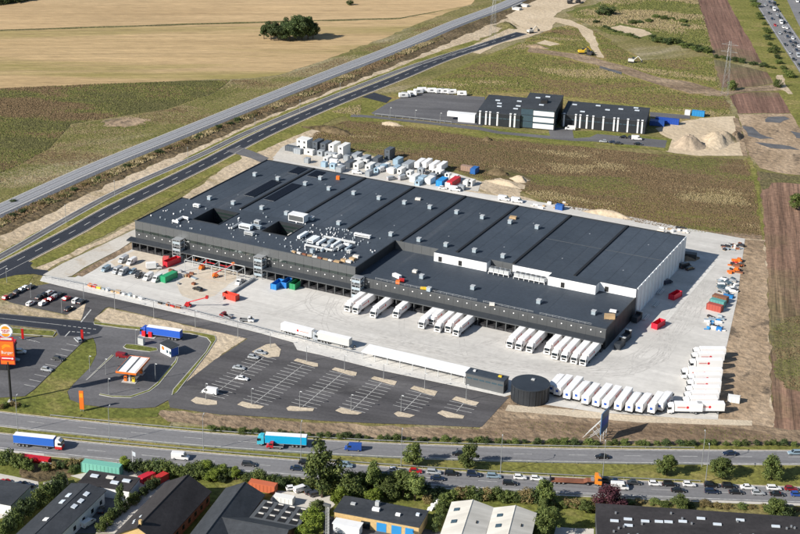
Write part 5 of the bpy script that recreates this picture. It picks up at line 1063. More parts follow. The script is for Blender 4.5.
# ---------- round water tank, pump house, covered bay, billboard
p = (G(512, 399.5)+G(546, 399.5))/2
T = thing('water_tank', 'round black water tank with flat lid at corner of the yard', 'tank', (209.3, -57.6, .1))
m = MB(); m.cyl((0, 0, 0), 6.6, 5.6, 'clad_dark', 40); m.build('shell', T)
m = MB(); m.cyl((0, 0, 5.6), 6.75, .35, 'canopy_metal', 40); m.cyl((0, 0, 5.95), 6.5, .25, 'canopy_metal', 40, r1=1.0); m.build('lid', T)
for k in range(20):
    a = 2*math.pi*k/20; m = MB(); m.box(6.55, 6.72, -.09, .09, 0, 5.6, 'canopy_metal', Matrix.Rotation(a, 4, 'Z')); m.build('rib', T)
m = MB(); m.box(-.6, .6, 1.8, 2.8, 6.0, 6.5, 'steel_pale'); m.build('hatch', T)
PH = thing('pump_house', 'flat roofed dark grey pump house beside the round tank', 'building', (185.3, -59.2, .1))
m = MB(); m.box(0, 14.6, 0, 4.4, 0, 4.7, 'clad_light'); m.build('wall', PH)
m = MB(); m.box(-.15, 14.75, -.15, 4.55, 4.7, 5.0, 'roofing'); m.build('roof', PH)
for x in range(6):
    m = MB(); m.box(.6+x*2.35, 2.5+x*2.35, -.04, -.003, 2.9, 3.5, 'glass_blue'); m.build('window', PH)
m = MB(); m.box(14.6, 14.66, 1, 3.2, 0, 2.6, 'black'); m.build('door', PH)
m = MB(); m.box(11.5, 12.7, 2.2, 3.0, 5.0, 5.5, 'yellow'); m.build('roof_unit', PH)
m = MB(); m.box(2, 2.8, 2, 2.8, 5.0, 5.5, 'white'); m.build('roof_unit', PH)
SH = thing('covered_bay', 'long low white canopy roof running along the yard to pump house', 'canopy', (143, -58.2, .1))
m = MB(); m.hexa([(0, 0, 2.8), (42, 0, 2.8), (42, 6.6, 3.2), (0, 6.6, 3.2)], [(0, 0, 3.0), (42, 0, 3.0), (42, 6.6, 3.4), (0, 6.6, 3.4)], 'clad_white'); m.build('roof', SH)
for k in range(9):
    for y in (.3, 6.2):
        m = MB(); m.box(.3+k*5.1, .5+k*5.1, y, y+.2, 0, 2.85, 'steel_pale'); m.build('post', SH)
m = MB(); m.box(0, 42, 6.3, 6.45, 0, 1.2, 'galv'); m.build('kick_wall', SH)
BB = thing('billboard', 'tall blue billboard on pale lattice posts beside the motorway', 'billboard', (241.9, -73.6, .08), math.radians(88))
m = MB(); m.box(-3.4, 3.4, -.15, .15, 3.0, 10.6, 'board_blue'); m.build('board', BB)
m = MB(); m.box(-3.2, 3.2, .16, .18, 5.2, 7.8, 'sign_blue'); m.build('poster', BB); m = MB(); m.box(-3.2, 3.2, -.18, -.16, 5.2, 7.8, 'sign_blue'); m.build('poster', BB)
for x in (-2.6, 0, 2.6):
    m = MB(); m.bar((x, 0, 0), (x, 0, 10.4), .14, 'steel_pale'); m.build('post', BB)
    m = MB(); m.bar((x, .2, 8), (x, 6.2, 0), .11, 'steel_pale'); m.bar((x, .2, 4), (x, 4.6, 0), .09, 'steel_pale'); m.bar((x, 3.1, 4), (x, .1, 1.0), .07, 'steel_pale'); m.build('brace', BB)
# ---------- filling station
FS = thing('filling_station_canopy', 'white roofed filling station canopy with orange fascia over the pumps', 'canopy', (79.9, -111.3, .16), math.radians(14))
m = MB(); m.box(-3.7, 3.7, -6.6, 6.6, 4.6, 5.0, 'offwhite'); m.build('roof', FS)
for i in range(2):
    for j in range(3):
        m = MB(); m.box(-2.75+i*3.2, -.1+i*3.2, -6.2+j*4.15, -2.2+j*4.15, 5.0, 5.06, 'white'); m.build('roof_panel', FS)
m = MB(); m.box(-3.45, -2.95, -6.3, 6.3, 5.0, 5.09, 'glass_blue'); m.build('gutter_strip', FS); m = MB(); m.box(.0, .55, -6.3, 6.3, 5.065, 5.1, 'clad_light'); m.build('gutter_strip', FS)
for a in ((-3.8, 3.8, -6.7, -6.6), (-3.8, 3.8, 6.6, 6.7), (-3.8, -3.7, -6.6, 6.6), (3.7, 3.8, -6.6, 6.6)):
    m = MB(); m.box(*a, 4.4, 5.1, 'orange'); m.build('fascia', FS)
for y in (-3.5, 3.5):
    m = MB(); m.box(-.25, .25, y-.25, y+.25, 0, 4.6, 'steel_pale'); m.build('column', FS)
    m = MB(); m.box(-2.6, 2.6, y-1.3, y+1.3, 0, .16, 'kerb'); m.build('pump_island', FS)
FSL = ['fuel pump under the canopy, front left', 'yellow fuel pump under the canopy, front right', 'fuel pump under the canopy, back left', 'fuel pump under the canopy, back right']
for k, (x, y) in enumerate(((-1.5, -3.5), (1.5, -3.5), (-1.5, 3.5), (1.5, 3.5))):
    w_ = Matrix.Rotation(math.radians(14), 4, 'Z') @ Vector((x, y, 0))
    t = thing('fuel_pump', FSL[k], 'fuel pump', (79.9+w_.x, -111.3+w_.y, .32), math.radians(14), 'fuel pumps'); m = MB(); m.box(-.5, .5, -.35, .35, 0, 1.8, 'yellow' if k == 1 else 'orange'); m.build('cabinet', t)
    m = MB(); m.box(-.35, .35, -.37, -.35, 1.1, 1.6, 'glass_dark'); m.build('display', t); m = MB(); m.bar((.55, 0, 1.5), (.62, 0, .4), .05, 'black'); m.build('hose', t)
a, b = G(160.5, 352.5), G(171, 357.8)
KI = thing('kiosk', 'small white filling station kiosk with dark mono pitch roof and blue end', 'building', (a.x, a.y, .16), math.atan2(b.y-a.y, b.x-a.x)); L = (b-a).length
m = MB(); m.hexa([(0, 0, 0), (L, 0, 0), (L, 3.6, 0), (0, 3.6, 0)], [(0, 0, 3.4), (L, 0, 3.4), (L, 3.6, 3.7), (0, 3.6, 3.7)], 'clad_white'); m.build('wall', KI)
m = MB(); m.hexa([(-.3, -.3, 3.42), (L+.3, -.3, 3.42), (L+.3, 3.9, 3.75), (-.3, 3.9, 3.75)], [(-.3, -.3, 3.62), (L+.3, -.3, 3.62), (L+.3, 3.9, 3.95), (-.3, 3.9, 3.95)], 'roofing_slate'); m.build('roof', KI)
m = MB(); m.box(L+.003, L+.06, .2, 3.4, .1, 3.2, 'sign_blue'); m.build('end_panel', KI)
m = MB(); m.cyl((1.6, -.003, 2.2), .8, -.05, 'orange', 14, axis='y'); m.build('emblem', KI)
for x in (3.6, 5.2):
    m = MB(); m.box(x, x+1.1, -.05, -.003, 1.0, 2.2, 'glass_blue'); m.build('window', KI)
for k, (x, y) in enumerate(((144, 336.5), (150.5, 337.5))):
    g = G(x, y); t = thing('diesel_pump', 'red diesel pump beside the blue truck, %s one' % ('left', 'right')[k], 'fuel pump', (g.x, g.y, .16), .2); m = MB(); m.box(-.7, .7, -.5, .5, .15, 2.2, 'sign_red'); m.build('cabinet', t); m = MB(); m.box(-2, 2, -1, 1, 0, .15, 'kerb'); m.build('plinth', t)
g = G(141.5, 345); t = thing('air_tower', 'grey service tower on the grass island of filling station', 'service post', (g.x, g.y, .3)); m = MB(); m.box(-1.2, 1.2, -.6, .6, 0, 2.6, 'steel_pale'); m.build('cabinet', t); m = MB(); m.box(-1.3, 1.3, -.7, .7, 2.6, 2.75, 'galv'); m.build('cap', t)
g = G(82.2, 411.5); t = thing('price_sign', 'slim orange price pylon standing on the grass by motorway', 'sign', (g.x, g.y, .1), .35); m = MB(); m.box(-.75, .75, -.2, .2, .8, 7.6, 'orange'); m.build('panel', t); m = MB(); m.box(-.6, .6, -.23, -.2, 5.2, 6.8, 'flame_orange'); m.build('price_field', t); m = MB(); m.box(-.5, -.3, -.1, .1, 0, .8, 'galv'); m.box(.3, .5, -.1, .1, 0, .8, 'galv'); m.build('foot', t)
for k, (x, y, lab) in enumerate(((82.5, 341, 'dark red totem sign at the restaurant car park entrance'), (23, 340, 'small dark red post sign behind the tall restaurant sign'))):
    g = G(x, y); t = thing('totem_sign', lab, 'sign', (g.x, g.y, .16), .3); m = MB(); m.box(-.45, .45, -.15, .15, .4, 4.4, 'tail_red'); m.build('panel', t); m = MB(); m.box(-.3, .3, -.1, .1, 0, .4, 'dark_steel'); m.build('foot', t)
# ---------- tall restaurant sign
g = G(11.2, 401.6); SG = thing('restaurant_sign', 'tall black mast with round burger logo and orange and red panels', 'sign', (g.x, g.y, .1), math.radians(24))
m = MB(); m.cyl((0, 0, 0), .42, 15, 'black', 12); m.build('mast', SG); m = MB(); m.box(-1, 1, -1, 1, 0, .3, 'kerb'); m.build('footing', SG)
m = MB(); m.box(-2.3, 2.3, -.35, .35, 14.2, 22.6, 'orange'); m.build('panel', SG); m = MB(); m.box(-2.45, 2.45, -.3, .3, 14.05, 22.75, 'sign_red'); m.build('panel_frame', SG)
m = MB(); m.box(-2.2, 2.2, -.4, -.352, 15.6, 17.1, 'sign_red'); m.build('red_band', SG); m = MB(); m.box(-2.45, 2.45, -.33, .33, 23.0, 24.1, 'sign_red'); m.build('top_band', SG)
m = MB(); m.box(-1.9, 1.9, -.36, -.33, 23.2, 23.9, 'offwhite'); m.build('top_lettering', SG)
m = MB(); m.add([(-1.5, -.37, 19.6), (-.3, -.37, 20.6), (1.6, -.37, 20.5), (.9, -.37, 21.4), (-.6, -.37, 21.6), (-1.7, -.37, 20.9)], [(0, 1, 2, 3, 4, 5)], 'flame_orange'); m.build('flame_mark', SG)
def sgtext(txt, size, mat_, x, y, z, sh=0, nm='lettering'):
    o = part(nm, text_mesh(txt, size, mat_, .015, sh), SG, (x, y, z)); o.rotation_euler = (math.pi/2, 0, 0); return o
sgtext('Burger', 1.45, 'white', 0, -.385, 18.5); 
m = MB(); m.box(-1.9, 1.2, -.43, -.4, 16.2, 16.6, 'white'); m.build('small_lettering', SG); m = MB(); m.cyl((1.65, -.4, 16.35), .38, -.03, 'white', 12, axis='y'); m.build('small_disc', SG)
m = MB(); m.cyl((0, .35, 26.3), 2.35, -.7, 'white', 40, axis='y'); m.build('logo_disc', SG)
def arc(cx, cz, r, a0, a1, y, mt, nm, k=14, r2=0):
    m = MB(); pts = [(cx+r*math.cos(math.radians(a0+(a1-a0)*i/k)), y, cz+r*math.sin(math.radians(a0+(a1-a0)*i/k))) for i in range(k+1)]
    if r2: pts += [(cx+r2*math.cos(math.radians(a1+(a0-a1)*i/k)), y, cz+r2*math.sin(math.radians(a1+(a0-a1)*i/k))) for i in range(k+1)]
    m.add(pts, [tuple(range(len(pts)))], mt); m.build(nm, SG)
arc(0, 26.75, 1.5, 15, 165, -.37, 'flame_orange', 'bun'); arc(0, 25.85, 1.5, 195, 345, -.37, 'flame_orange', 'bun')
arc(.1, 26.3, 2.2, 200, 345, -.365, 'sign_blue', 'crescent', r2=2.0)
sgtext('BURGER', .78, 'sign_red', 0, -.39, 26.62); sgtext('KING', .85, 'sign_red', 0, -.39, 25.98)
# restaurant building at the left edge of the picture
g = G(-22, 361); RB = thing('restaurant', 'low flat roofed restaurant mostly outside the left picture edge', 'building', (g.x, g.y, .15), math.radians(24))
m = MB(); m.box(-14, 12.5, -7, 6, 0, 4.6, 'clad_dark'); m.build('wall', RB); m = MB(); m.box(-14.3, 12.8, -7.3, 6.3, 4.6, 5.2, 'roofing'); r = m.build('roof', RB)
m = MB(); m.box(5, 11, 1, 4, 5.2, 6.6, 'clad_steel'); m.build('roof_plant', r); m = MB(); m.box(12.5, 12.6, -5, 4, .6, 2.8, 'glass_dark'); m.build('window', RB); m = MB(); m.box(8, 12.7, -7.1, 6.1, 5.2, 6.2, 'sign_red'); m.build('parapet', RB)
# ---------- lamp posts
LPH = {}
def lamp_proto(h, arm=1.6, double=False):
    k = (h, arm, double)
    if k not in LPH:
        m = MB(); m.cyl((0, 0, 0), .14, h, 'galv', 8, r1=.08); out = [('pole', m.mesh('pole'), (0, 0, 0))]
        for s in ((1, -1) if double else (1,)):
            m = MB(); m.bar((0, 0, h), (s*arm, 0, h+.25), .07, 'galv', 6); out.append(('arm', m.mesh('arm'), (0, 0, 0)))
            m = MB(); m.hexa([(s*arm-.35, -.16, h+.2), (s*arm+.45, -.16, h+.2), (s*arm+.45, .16, h+.2), (s*arm-.35, .16, h+.2)], [(s*arm-.3, -.12, h+.36), (s*arm+.4, -.12, h+.36), (s*arm+.4, .12, h+.36), (s*arm-.3, .12, h+.36)], 'steel_pale'); out.append(('lamp_head', m.mesh('lamp_head'), (0, 0, 0)))
        LPH[k] = out
    return LPH[k]
def lamps(lst, h, what, group, rz=0.0, **kw):
    for i, (x, y) in enumerate(sorted(lst)):
        g = G(x, y); spawn(lamp_proto(h, **kw), 'lamp_post', '%s, %s from left' % (what, ordw(i+1)), 'lamp post', (g.x, g.y, .1), rz, group)
lamps([(18, 432), (110, 443), (203.5, 451.5), (300.9, 459), (500.4, 473.5), (602.5, 479), (705.5, 482.5), (401, 467)], 12.5, 'tall lamp post on the motorway median', 'motorway median lamp posts', math.radians(110))
lamps([(701.6, 467)], 12, 'lamp post standing just left of the tallest right hand lamp post', 'single lamp posts', math.radians(110))
lamps([(270.5, 348), (306.7, 362.5), (344.5, 371), (383.5, 380), (424.5, 389.8), (466, 401)], 6, 'thin lamp post on the far car park islands', 'far car park lamp posts', arm=.5)
lamps([(206, 400), (251.7, 405), (299.7, 408), (351, 411.3), (401, 412)], 6, 'thin lamp post on the near car park islands', 'near car park lamp posts', arm=.5)
lamps([(154, 318.5), (195.5, 328), (238, 338.5), (115, 309.5), (84, 300)], 7, 'slim street lamp along the internal road', 'internal road lamps', arm=.6)
lamps([(106, 375), (90, 372), (109, 395), (155.5, 380), (136, 345), (7, 283), (31, 298), (62, 313)], 6, 'small lamp post around the filling station and staff car park', 'filling station lamps', arm=.5)
lamps([(115, 197), (66, 222), (188, 163), (255, 133), (300, 114), (340, 97)], 8, 'lamp post between cycle path and new road', 'new road lamps', arm=.8, rz=math.radians(-60))
lamps([(390, 118.5), (415, 121), (440, 124)], 6, 'small lamp post along north yard fence', 'north yard lamps', arm=.5)
# ---------- guard rails of the motorway, yard fence
def railing(name, label, pth, off, a, b, h=.75, step=8, m='galv', cat='guard rail'):
    t = thing(name, label, cat); q = MB(); n = int((b-a)/step)
    for k in range(n):
        p, _ = pth.at(a+k*step, off); r, _ = pth.at(a+(k+1)*step, off)
        q.hexa([(p.x, p.y, h-.3), (r.x, r.y, h-.3), (r.x+.05, r.y+.08, h-.3), (p.x+.05, p.y+.08, h-.3)], [(p.x, p.y, h), (r.x, r.y, h), (r.x+.05, r.y+.08, h), (p.x+.05, p.y+.08, h)], m)
    q.build('rail', t)
    q = MB().box(-.06, .06, -.06, .06, 0, h-.1, m).mesh('post')
    for k in range(n+1):
        p, _ = pth.at(a+k*step, off)
        if vis(p): part('post', q, t, (p.x, p.y, .08))
    return t
railing('guard_rail', 'long steel guard rail on the north side of the motorway', mw1, 5.6, 60, mw1.L-60)
railing('guard_rail', 'steel guard rail along the median below the farther carriageway', mw1, -5.4, 60, mw1.L-60)
railing('guard_rail', 'steel guard rail along the median above the nearer carriageway', mw2, 5.9, 60, mw2.L-60)
railing('guard_rail', 'steel guard rail at the south edge of the motorway', mw2, -6.3, 60, mw2.L-60)
fence = Path([(46, 278.6), (100, 290), (200, 314.8), (330, 348.7), (365, 357)]); railing('fence', 'grey mesh fence and low wall along front of the concrete yard', fence, 0, 0, fence.L, 1.6, 3, 'galv', 'fence')
fn = Path([(375, 116), (415, 120), (453, 124.2)]); railing('fence', 'thin fence along the south side of north yard', fn, 0, 0, fn.L, 1.6, 4, 'galv', 'fence')
# ---------- containers, cabins, crates
def container(px, py, lx, ly, h, col, label, rz=0.0, kind='container', office=False, cat=None, z=.16, open_top=False, levels=1):
    g = G(px, py); t = thing(kind, label, cat or kind.replace('_', ' '), (g.x, g.y, z), math.radians(rz))
    for lv in range(levels):
        z0 = lv*(h/levels+.02); hh = h/levels
        m = MB()
        if open_top:
            m.box(-lx/2, lx/2, -ly/2, ly/2, 0, .2, 'sheet_paint')
            for q in ((-lx/2, lx/2, -ly/2, -ly/2+.1), (-lx/2, lx/2, ly/2-.1, ly/2), (-lx/2, -lx/2+.1, -ly/2+.1, ly/2-.1), (lx/2-.1, lx/2, -ly/2+.1, ly/2-.1)): m.box(*q, .2, hh, 'sheet_paint')
        else: m.box(-lx/2, lx/2, -ly/2, ly/2, z0, z0+hh, 'sheet_paint')
        o = m.build('shell', t, color=col)
        m = MB()
        for x in (-lx/2, lx/2):
            for y in (-ly/2, ly/2): m.box(x-.1, x+.1, y-.1, y+.1, z0-.0, z0+hh+.03, 'sheet_paint')
        m.build('corner_post', t, color=tuple(c*.75 for c in col))['kind'] = 'stuff'
        nr = int(lx/1.2)
        m = MB()
        for k in range(1, nr):
            x = -lx/2+k*lx/nr; m.box(x-.12, x+.12, -ly/2-.05, -ly/2+.01, z0+.2, z0+hh-.2, 'sheet_paint')
        if nr > 1 and not office: m.build('rib', t, color=tuple(c*.85 for c in col))['kind'] = 'stuff'
        if office:
            n = max(1, int(lx/2.8))
            for k in range(n):
                x = -lx/2+(k+.5)*lx/n; q = MB(); q.box(x-.55, x+.55, -ly/2-.05, -ly/2-.003, z0+1.0, z0+2.1, 'glass_dark'); q.build('window', t)
        elif lx < 3.2 and not open_top:
            for s in (-1, 1):
                q = MB(); q.box(min(s*.04, s*(lx/2-.15)), max(s*.04, s*(lx/2-.15)), -ly/2-.06, -ly/2-.003, z0+.15, z0+hh-.15, 'sheet_paint'); q.build('door', t, color=tuple(c*.9 for c in col))
    return t
WT, GR, DG, LB = (.72, .72, .7), (.3, .33, .36), (.08, .095, .115), (.3, .42, .52)
YD = [(304.5, 148.5, 6.2, 6, 5.4, WT, 1, 2), (318, 150.3, 3, 7, 5.4, DG, 1, 2), (326, 152, 3, 7, 5.4, DG, 1, 2), (334.5, 153, 3, 7.5, 5.4, WT, 1, 2), (344, 155, 3, 8, 5.6, WT, 1, 2), (291.5, 151, 6, 2.6, 2.7, DG, 0, 1), (298, 153.5, 4, 2.5, 2.6, GR, 0, 1), (309.5, 154.5, 5, 2.5, 2.7, WT, 1, 1), (321, 155.5, 3, 3, 2.7, GR, 1, 1), (331, 157.5, 6, 2.6, 2.7, GR, 1, 1),
      (357, 158.5, 3, 6, 2.8, GR, 0, 1), (350, 166.5, 3, 6, 2.8, DG, 0, 1), (358.5, 167.5, 2.8, 6, 2.8, WT, 1, 1), (370.5, 169, 2.8, 6.4, 2.8, WT, 1, 1), (366, 161.5, 2.8, 6, 2.8, GR, 0, 1), (378, 162, 2.8, 6, 2.8, DG, 0, 1), (389.5, 158.5, 3, 6, 5.4, DG, 1, 2), (398, 163.5, 2.8, 6.2, 2.8, LB, 0, 1), (408.5, 168.3, 3.6, 8, 3.2, GR, 0, 1),
      (415, 180.5, 3, 6.5, 2.8, WT, 0, 1), (422.7, 181.5, 2.8, 5, 2.7, LB, 0, 1), (430, 182.7, 3, 6, 2.8, WT, 0, 1), (442, 184.5, 3.2, 7.5, 2.8, (.02, .25, .6), 0, 1), (453.5, 184.5, 2.8, 10, 2.8, (.5, .02, .03), 0, 1), (467, 170.8, 6, 2.6, 2.6, (.3, .2, .15), 0, 1), (474.5, 173, 2.6, 5, 2.8, (.02, .12, .38), 0, 1)]
YR = random.Random(4)
for k in range(46):
    x = 294+k*3.9+YR.uniform(-2, 2); y = 153+(x-296)*.167+YR.uniform(-4, 11)
    if all(abs(x-c[0]) > 3.6 or abs(y-c[1]) > 2.6 for c in YD): YD.append((x, y, YR.choice((2.4, 2.6, 3)), YR.choice((2.5, 4, 5)), YR.choice((2.2, 2.6)), YR.choice((WT, WT, GR, LB, DG)), YR.randrange(2), 1))
NM = {WT: 'white', GR: 'grey', DG: 'dark grey', LB: 'pale blue', (.02, .25, .6): 'bright blue', (.5, .02, .03): 'bright red', (.3, .2, .15): 'brown', (.02, .12, .38): 'deep blue'}
for i, (x, y, lx, ly, h, c, of, lv) in enumerate(sorted(YD)):
    container(x, y, lx, ly, h, c, '%s %s behind the warehouse, %s from left among the site boxes' % (NM[c], ('two-storey site cabin' if lv == 2 else 'site cabin') if of else 'container', ordw(i+1)), kind='site_cabin' if of else 'container', office=bool(of), levels=lv)
TW4 = trailer_only(truck_proto(8.5, rigid=True, emblem=False))
for i, (x, y) in enumerate([(421, 167.3), (428, 167.3), (435.5, 169.5), (443, 170.3)]):
    g = G(x, y); spawn(TW4, 'box_trailer', 'white box trailer in the container yard, %s of four side by side' % ORD[i+1], 'trailer', (g.x, g.y, .16), math.radians(92), 'four box trailers behind the warehouse', color=WC)
put_cars([(336, 165.5, 'white', 'box van', 10), (357, 174, 'white', 'small van', 20), (382, 171.5, 'white', 'van', 80), (391, 172, 'white', 'van', 80), (391.5, 180, 'silver', 'small van', 60), (403, 179.5, 'silver', 'van', 70), (423, 173.5, 'silver', 'hatchback', 30), (429, 174.5, 'dark grey', 'hatchback', 30), (436, 175.2, 'dark grey', 'estate', 30), (441.5, 176.8, 'black', 'saloon', 30), (404.5, 203-26.5, 'dark grey', 'estate', 60), (455, 191, 'white', 'van', 10), (504, 200.5, 'white', 'van', 10), (517, 202.5, 'white', 'van', 10), (443, 189, 'white', 'hatchback', 10)], 'behind the warehouse', 'vehicles behind the warehouse', 30)
container(559.5, 209.5, 3.5, 2.5, 2.4, (.02, .1, .35), 'small deep blue skip by the warehouse back wall')
container(169, 280, 2.6, 7.5, 2.6, (.02, .3, .13), 'green open container among the builders vans', -6)
container(172, 264.5, 2.6, 8, 2.4, (.5, .015, .03), 'bright red open skip close to the left docks', -10, open_top=True)
container(166, 261, 2.4, 2.2, 1.8, (.6, .1, .1), 'small red crate next to the red skip by left docks', 25)
container(231, 299.3, 6.4, 2.4, 2.4, (.55, .05, .03), 'red open topped container alone on the concrete yard', -6, open_top=True)
container(277.5, 287.3, 2.6, 6.5, 2.4, (.02, .2, .55), 'blue skip before the docks, left of the pair', 0, kind='waste_skip', cat='skip', open_top=True)
container(287.5, 285.8, 2.6, 6.5, 2.5, (.02, .17, .5), 'blue skip before the docks, right of the pair', 0, kind='waste_skip', cat='skip', open_top=True)
container(296.5, 287, 2.6, 7, 2.5, (.02, .25, .1), 'green skip before the docks beside two blue skips', 0, kind='waste_skip', cat='skip', open_top=True)
container(675, 298, 2.5, 6.2, 2.3, (.6, .015, .04), 'bright red skip at the edge of the building shade', -14, kind='waste_skip', cat='skip', open_top=True)
container(658, 327, 2.5, 6.2, 2.3, (.65, .015, .04), 'bright red skip alone on the sunny right hand yard', -12, kind='waste_skip', cat='skip', open_top=True)
container(714.5, 310.5, 6, 2.5, 2.6, (.36, .07, .05), 'rust red container in the material store, nearest of three', -8)
container(717.5, 306, 6, 2.5, 2.6, (.1, .3, .28), 'teal container in the material store behind the rust red one', -8)
container(720, 301.8, 6, 2.5, 2.6, (.2, .09, .05), 'brown container in the material store, farthest of three', -8)
container(733.5, 402, 4, 2.2, 2.2, WT, 'small white box standing alone on the bare earth', 10)
container(667, 123.5, 13, 2.6, 3.0, (.01, .06, .35), 'long deep blue container beyond the dark office block', 10)
container(657, 125, 8, 5, 2.6, (.015, .07, .3), 'short blue shed against the end of dark office block', 13)
container(698, 116, 7, 2.6, 3.0, (.02, .22, .5), 'light blue truck box on the north access road', 8); container(687.5, 114.8, 3, 2.5, 2.6, WT, 'white cab box left of light blue truck box', 8)
container(102.5, 473.3, 12.6, 2.8, 3.4, (.16, .42, .34), 'long pale green container behind the workshop roofs', 13)
container(35.5, 461.5, 9.6, 2.2, 1.5, (.5, .01, .02), 'long bright red steel stack beside the roadside hedge', 14, kind='steel_stack', cat='stack')
container(48.5, 466.5, 5, 1, .9, WT, 'narrow white beam stack below the red steel stack', 10, kind='beam_stack', cat='stack')
container(263, 490.5, 8.6, 2.6, 2.6, (.5, .13, .06), 'orange red container at the hedge behind slate roofs', 9)
container(284, 503.5, 6.2, 2.4, 2.4, WT, 'white caravan box on the gravel yard', 10)
container(147, 480.5, 2.3, 5, 2.0, (.5, .02, .04), 'red trailer in workshop yard, left of two', -15); container(160.5, 482, 2.3, 5, 2.2, (.45, .03, .03), 'red trailer in workshop yard, right of two', -10)
container(56, 486, 2.2, 7, 1.4, (.5, .47, .4), 'pale concrete slab stack in scrap yard left of hedge', -35, kind='slab_stack', cat='stack')
container(380, 486, 4.5, 2.4, 1.2, (.4, .36, .33), 'pale flat trailer half hidden by motorway trees', 10, kind='flat_trailer', cat='trailer')
# white trailers and caravans on the north yard
for i, (x, y) in enumerate([(403.5, 97.5), (406, 97), (412, 95.6), (418.5, 93.5), (422, 92), (432, 92.7), (440, 93.2), (445.5, 93.5), (452, 94), (462, 95.6)]):
    g = G(x, y); t = thing('caravan', 'white caravan at the edge of the north yard, %s from left' % ORD[i+1], 'caravan', (g.x, g.y, .13), math.radians(20+25*SQ.random()), 'caravans on the north yard')
    m = MB(); loft(m, [(-2.8, 2.3, .9), (-2.6, 2.7, 1), (2.4, 2.7, 1), (2.8, 1.9, .9)], 2.4, 'white', .5); m.build('shell', t); m = MB(); m.box(-1.2, .6, -1.22, -1.17, 1.5, 2.1, 'glass_dark'); m.build('window', t)
    for y_ in (-1.0, 1.0): part('wheel', wheel_mesh(.32, .22), t, (0, y_, .32))
# ---------- steel frame under construction on the dock front
g = Vector((39.5, -18.5, .14)); SF = thing('portal_structure', 'white steel frame being erected before the left loading docks', 'steel frame', g)
for x in (0, 6.6, 13.2, 19.8, 25.5):
    for y in (0, 6):
        m = MB(); m.box(x-.1, x+.1, y-.1, y+.1, 0, 4.8, 'steel_pale'); m.build('column', SF)
    m = MB(); m.box(x-.1, x+.1, .15, 5.85, 4.5, 4.75, 'steel_pale'); m.build('beam', SF)
for y in (0, 6):
    m = MB(); m.box(.15, 25.4, y-.1, y+.1, 4.78, 5.05, 'steel_pale'); m.build('beam', SF)
for x in (9, 15.5): m = MB(); m.box(x, x+4, 2.6, 2.8, 4.76, 4.95, 'sign_red'); m.build('beam', SF)
m = MB(); m.box(29.5, 30.3, -18, 6, 0, 1.1, 'galv'); o = m.build('yard_wall'); o.location = g; tag(o, 'long grey retaining wall stub crossing the yard by steel frame', 'wall')
def lift(px, py, label, col='orange', boom=True, rz=0.0):
    g = G(px, py); t = thing('boom_lift', label, 'boom lift', (g.x, g.y, .14), rz)
    m = MB(); m.box(-1.3, 1.3, -.9, .9, .4, 1.0, col); m.box(-.9, .7, -.8, .8, 1.0, 1.7, col); m.build('base', t)
    for x in (-.9, .9):
        for y in (-.9, .9): part('wheel', wheel_mesh(.42, .3), t, (x, y, .42))
    if boom:
        m = MB(); m.bar((-.4, 0, 1.7), (7.5, 0, 4.6), .2, 'sign_red'); m.build('boom', t); m = MB(); m.box(7.3, 8.3, -.7, .7, 4.3, 5.3, col); m.build('basket', t)
    return t
lift(202, 269.5, 'orange boom lift left of the white steel frame', rz=1.4); lift(215.5, 277.5, 'orange boom lift reaching up inside the white steel frame', rz=.9); lift(196.5, 262.5, 'orange scissor lift under the dock canopy', boom=False); lift(188, 307, 'red telescopic handler beside yard fence', 'red', rz=.3)
# clutter along the fence and material store
CL = random.Random(21)
LST = [(x, 287+(x-90)*.247, c) for x, c in ((90.5, 'orange'), (95, 'red'), (99, 'yellow'), (104, 'vent_metal'), (108, 'skylight'), (113, 'timber'), (118, 'timber'), (124, 'white'), (130, 'vent_metal'), (135, 'offwhite'), (141, 'white'), (160.5, 'clad_dark'), (168, 'rust'), (173, 'red'), (178, 'rust'))]
for i, (x, y, c) in enumerate(LST):
    g = G(x, y-.5); t = thing('material_bundle', 'bundle of building material lying by the yard fence, %s from left' % ordw(i+1), 'pallet', (g.x, g.y, .14), -.1+CL.uniform(-.3, .3), 'material along the yard fence')
    m = MB(); lx = CL.uniform(1.2, 2.6); m.box(-lx/2, lx/2, -.6, .6, .12, CL.uniform(.5, 1.3), c); m.build('load', t); m = MB(); m.box(-lx/2, lx/2, -.6, -.45, 0, .12, 'timber'); m.box(-lx/2, lx/2, .45, .6, 0, .12, 'timber'); m.build('pallet', t)
CN = {'vent_metal': 'pale blue', 'white': 'white', 'dark_steel': 'dark', 'galv': 'grey', 'glass_blue': 'blue grey', 'blue_door': 'bright blue', 'offwhite': 'cream', 'rust': 'rust brown', 'orange': 'orange', 'red': 'red', 'timber': 'wooden'}
n = 0
def mat_store(cx, cy, sx, sy, k, cols, lab):
    global n
    for i in range(k):
        x, y = cx-sx+2*sx*(i+CL.uniform(0, 1))/k, CL.uniform(cy-sy, cy+sy); g = G(x, y); lx, ly = CL.uniform(.8, 3.2), CL.uniform(.5, 1.4)
        cl = CL.choice(cols); t = thing('material_bundle', '%s %s, %s from left' % (CN[cl], lab, ordw(i+1)), 'pallet', (g.x, g.y, .14), CL.uniform(-.5, .5), lab); m = MB(); m.box(-lx/2, lx/2, -ly/2, ly/2, .1, CL.uniform(.3, 1.1), cl); m.build('load', t)
        m = MB(); m.box(-lx/2, lx/2, -ly/2, -ly/2+.12, 0, .1, 'timber'); m.box(-lx/2, lx/2, ly/2-.12, ly/2, 0, .1, 'timber'); m.build('pallet', t)
mat_store(727, 287, 8.5, 8, 58, ['vent_metal', 'white', 'dark_steel', 'galv', 'glass_blue'], 'pipe or panel bundle in right hand material store')
mat_store(714, 325, 8, 8, 26, ['white', 'vent_metal', 'blue_door', 'offwhite', 'dark_steel'], 'bundle scattered before the three containers')
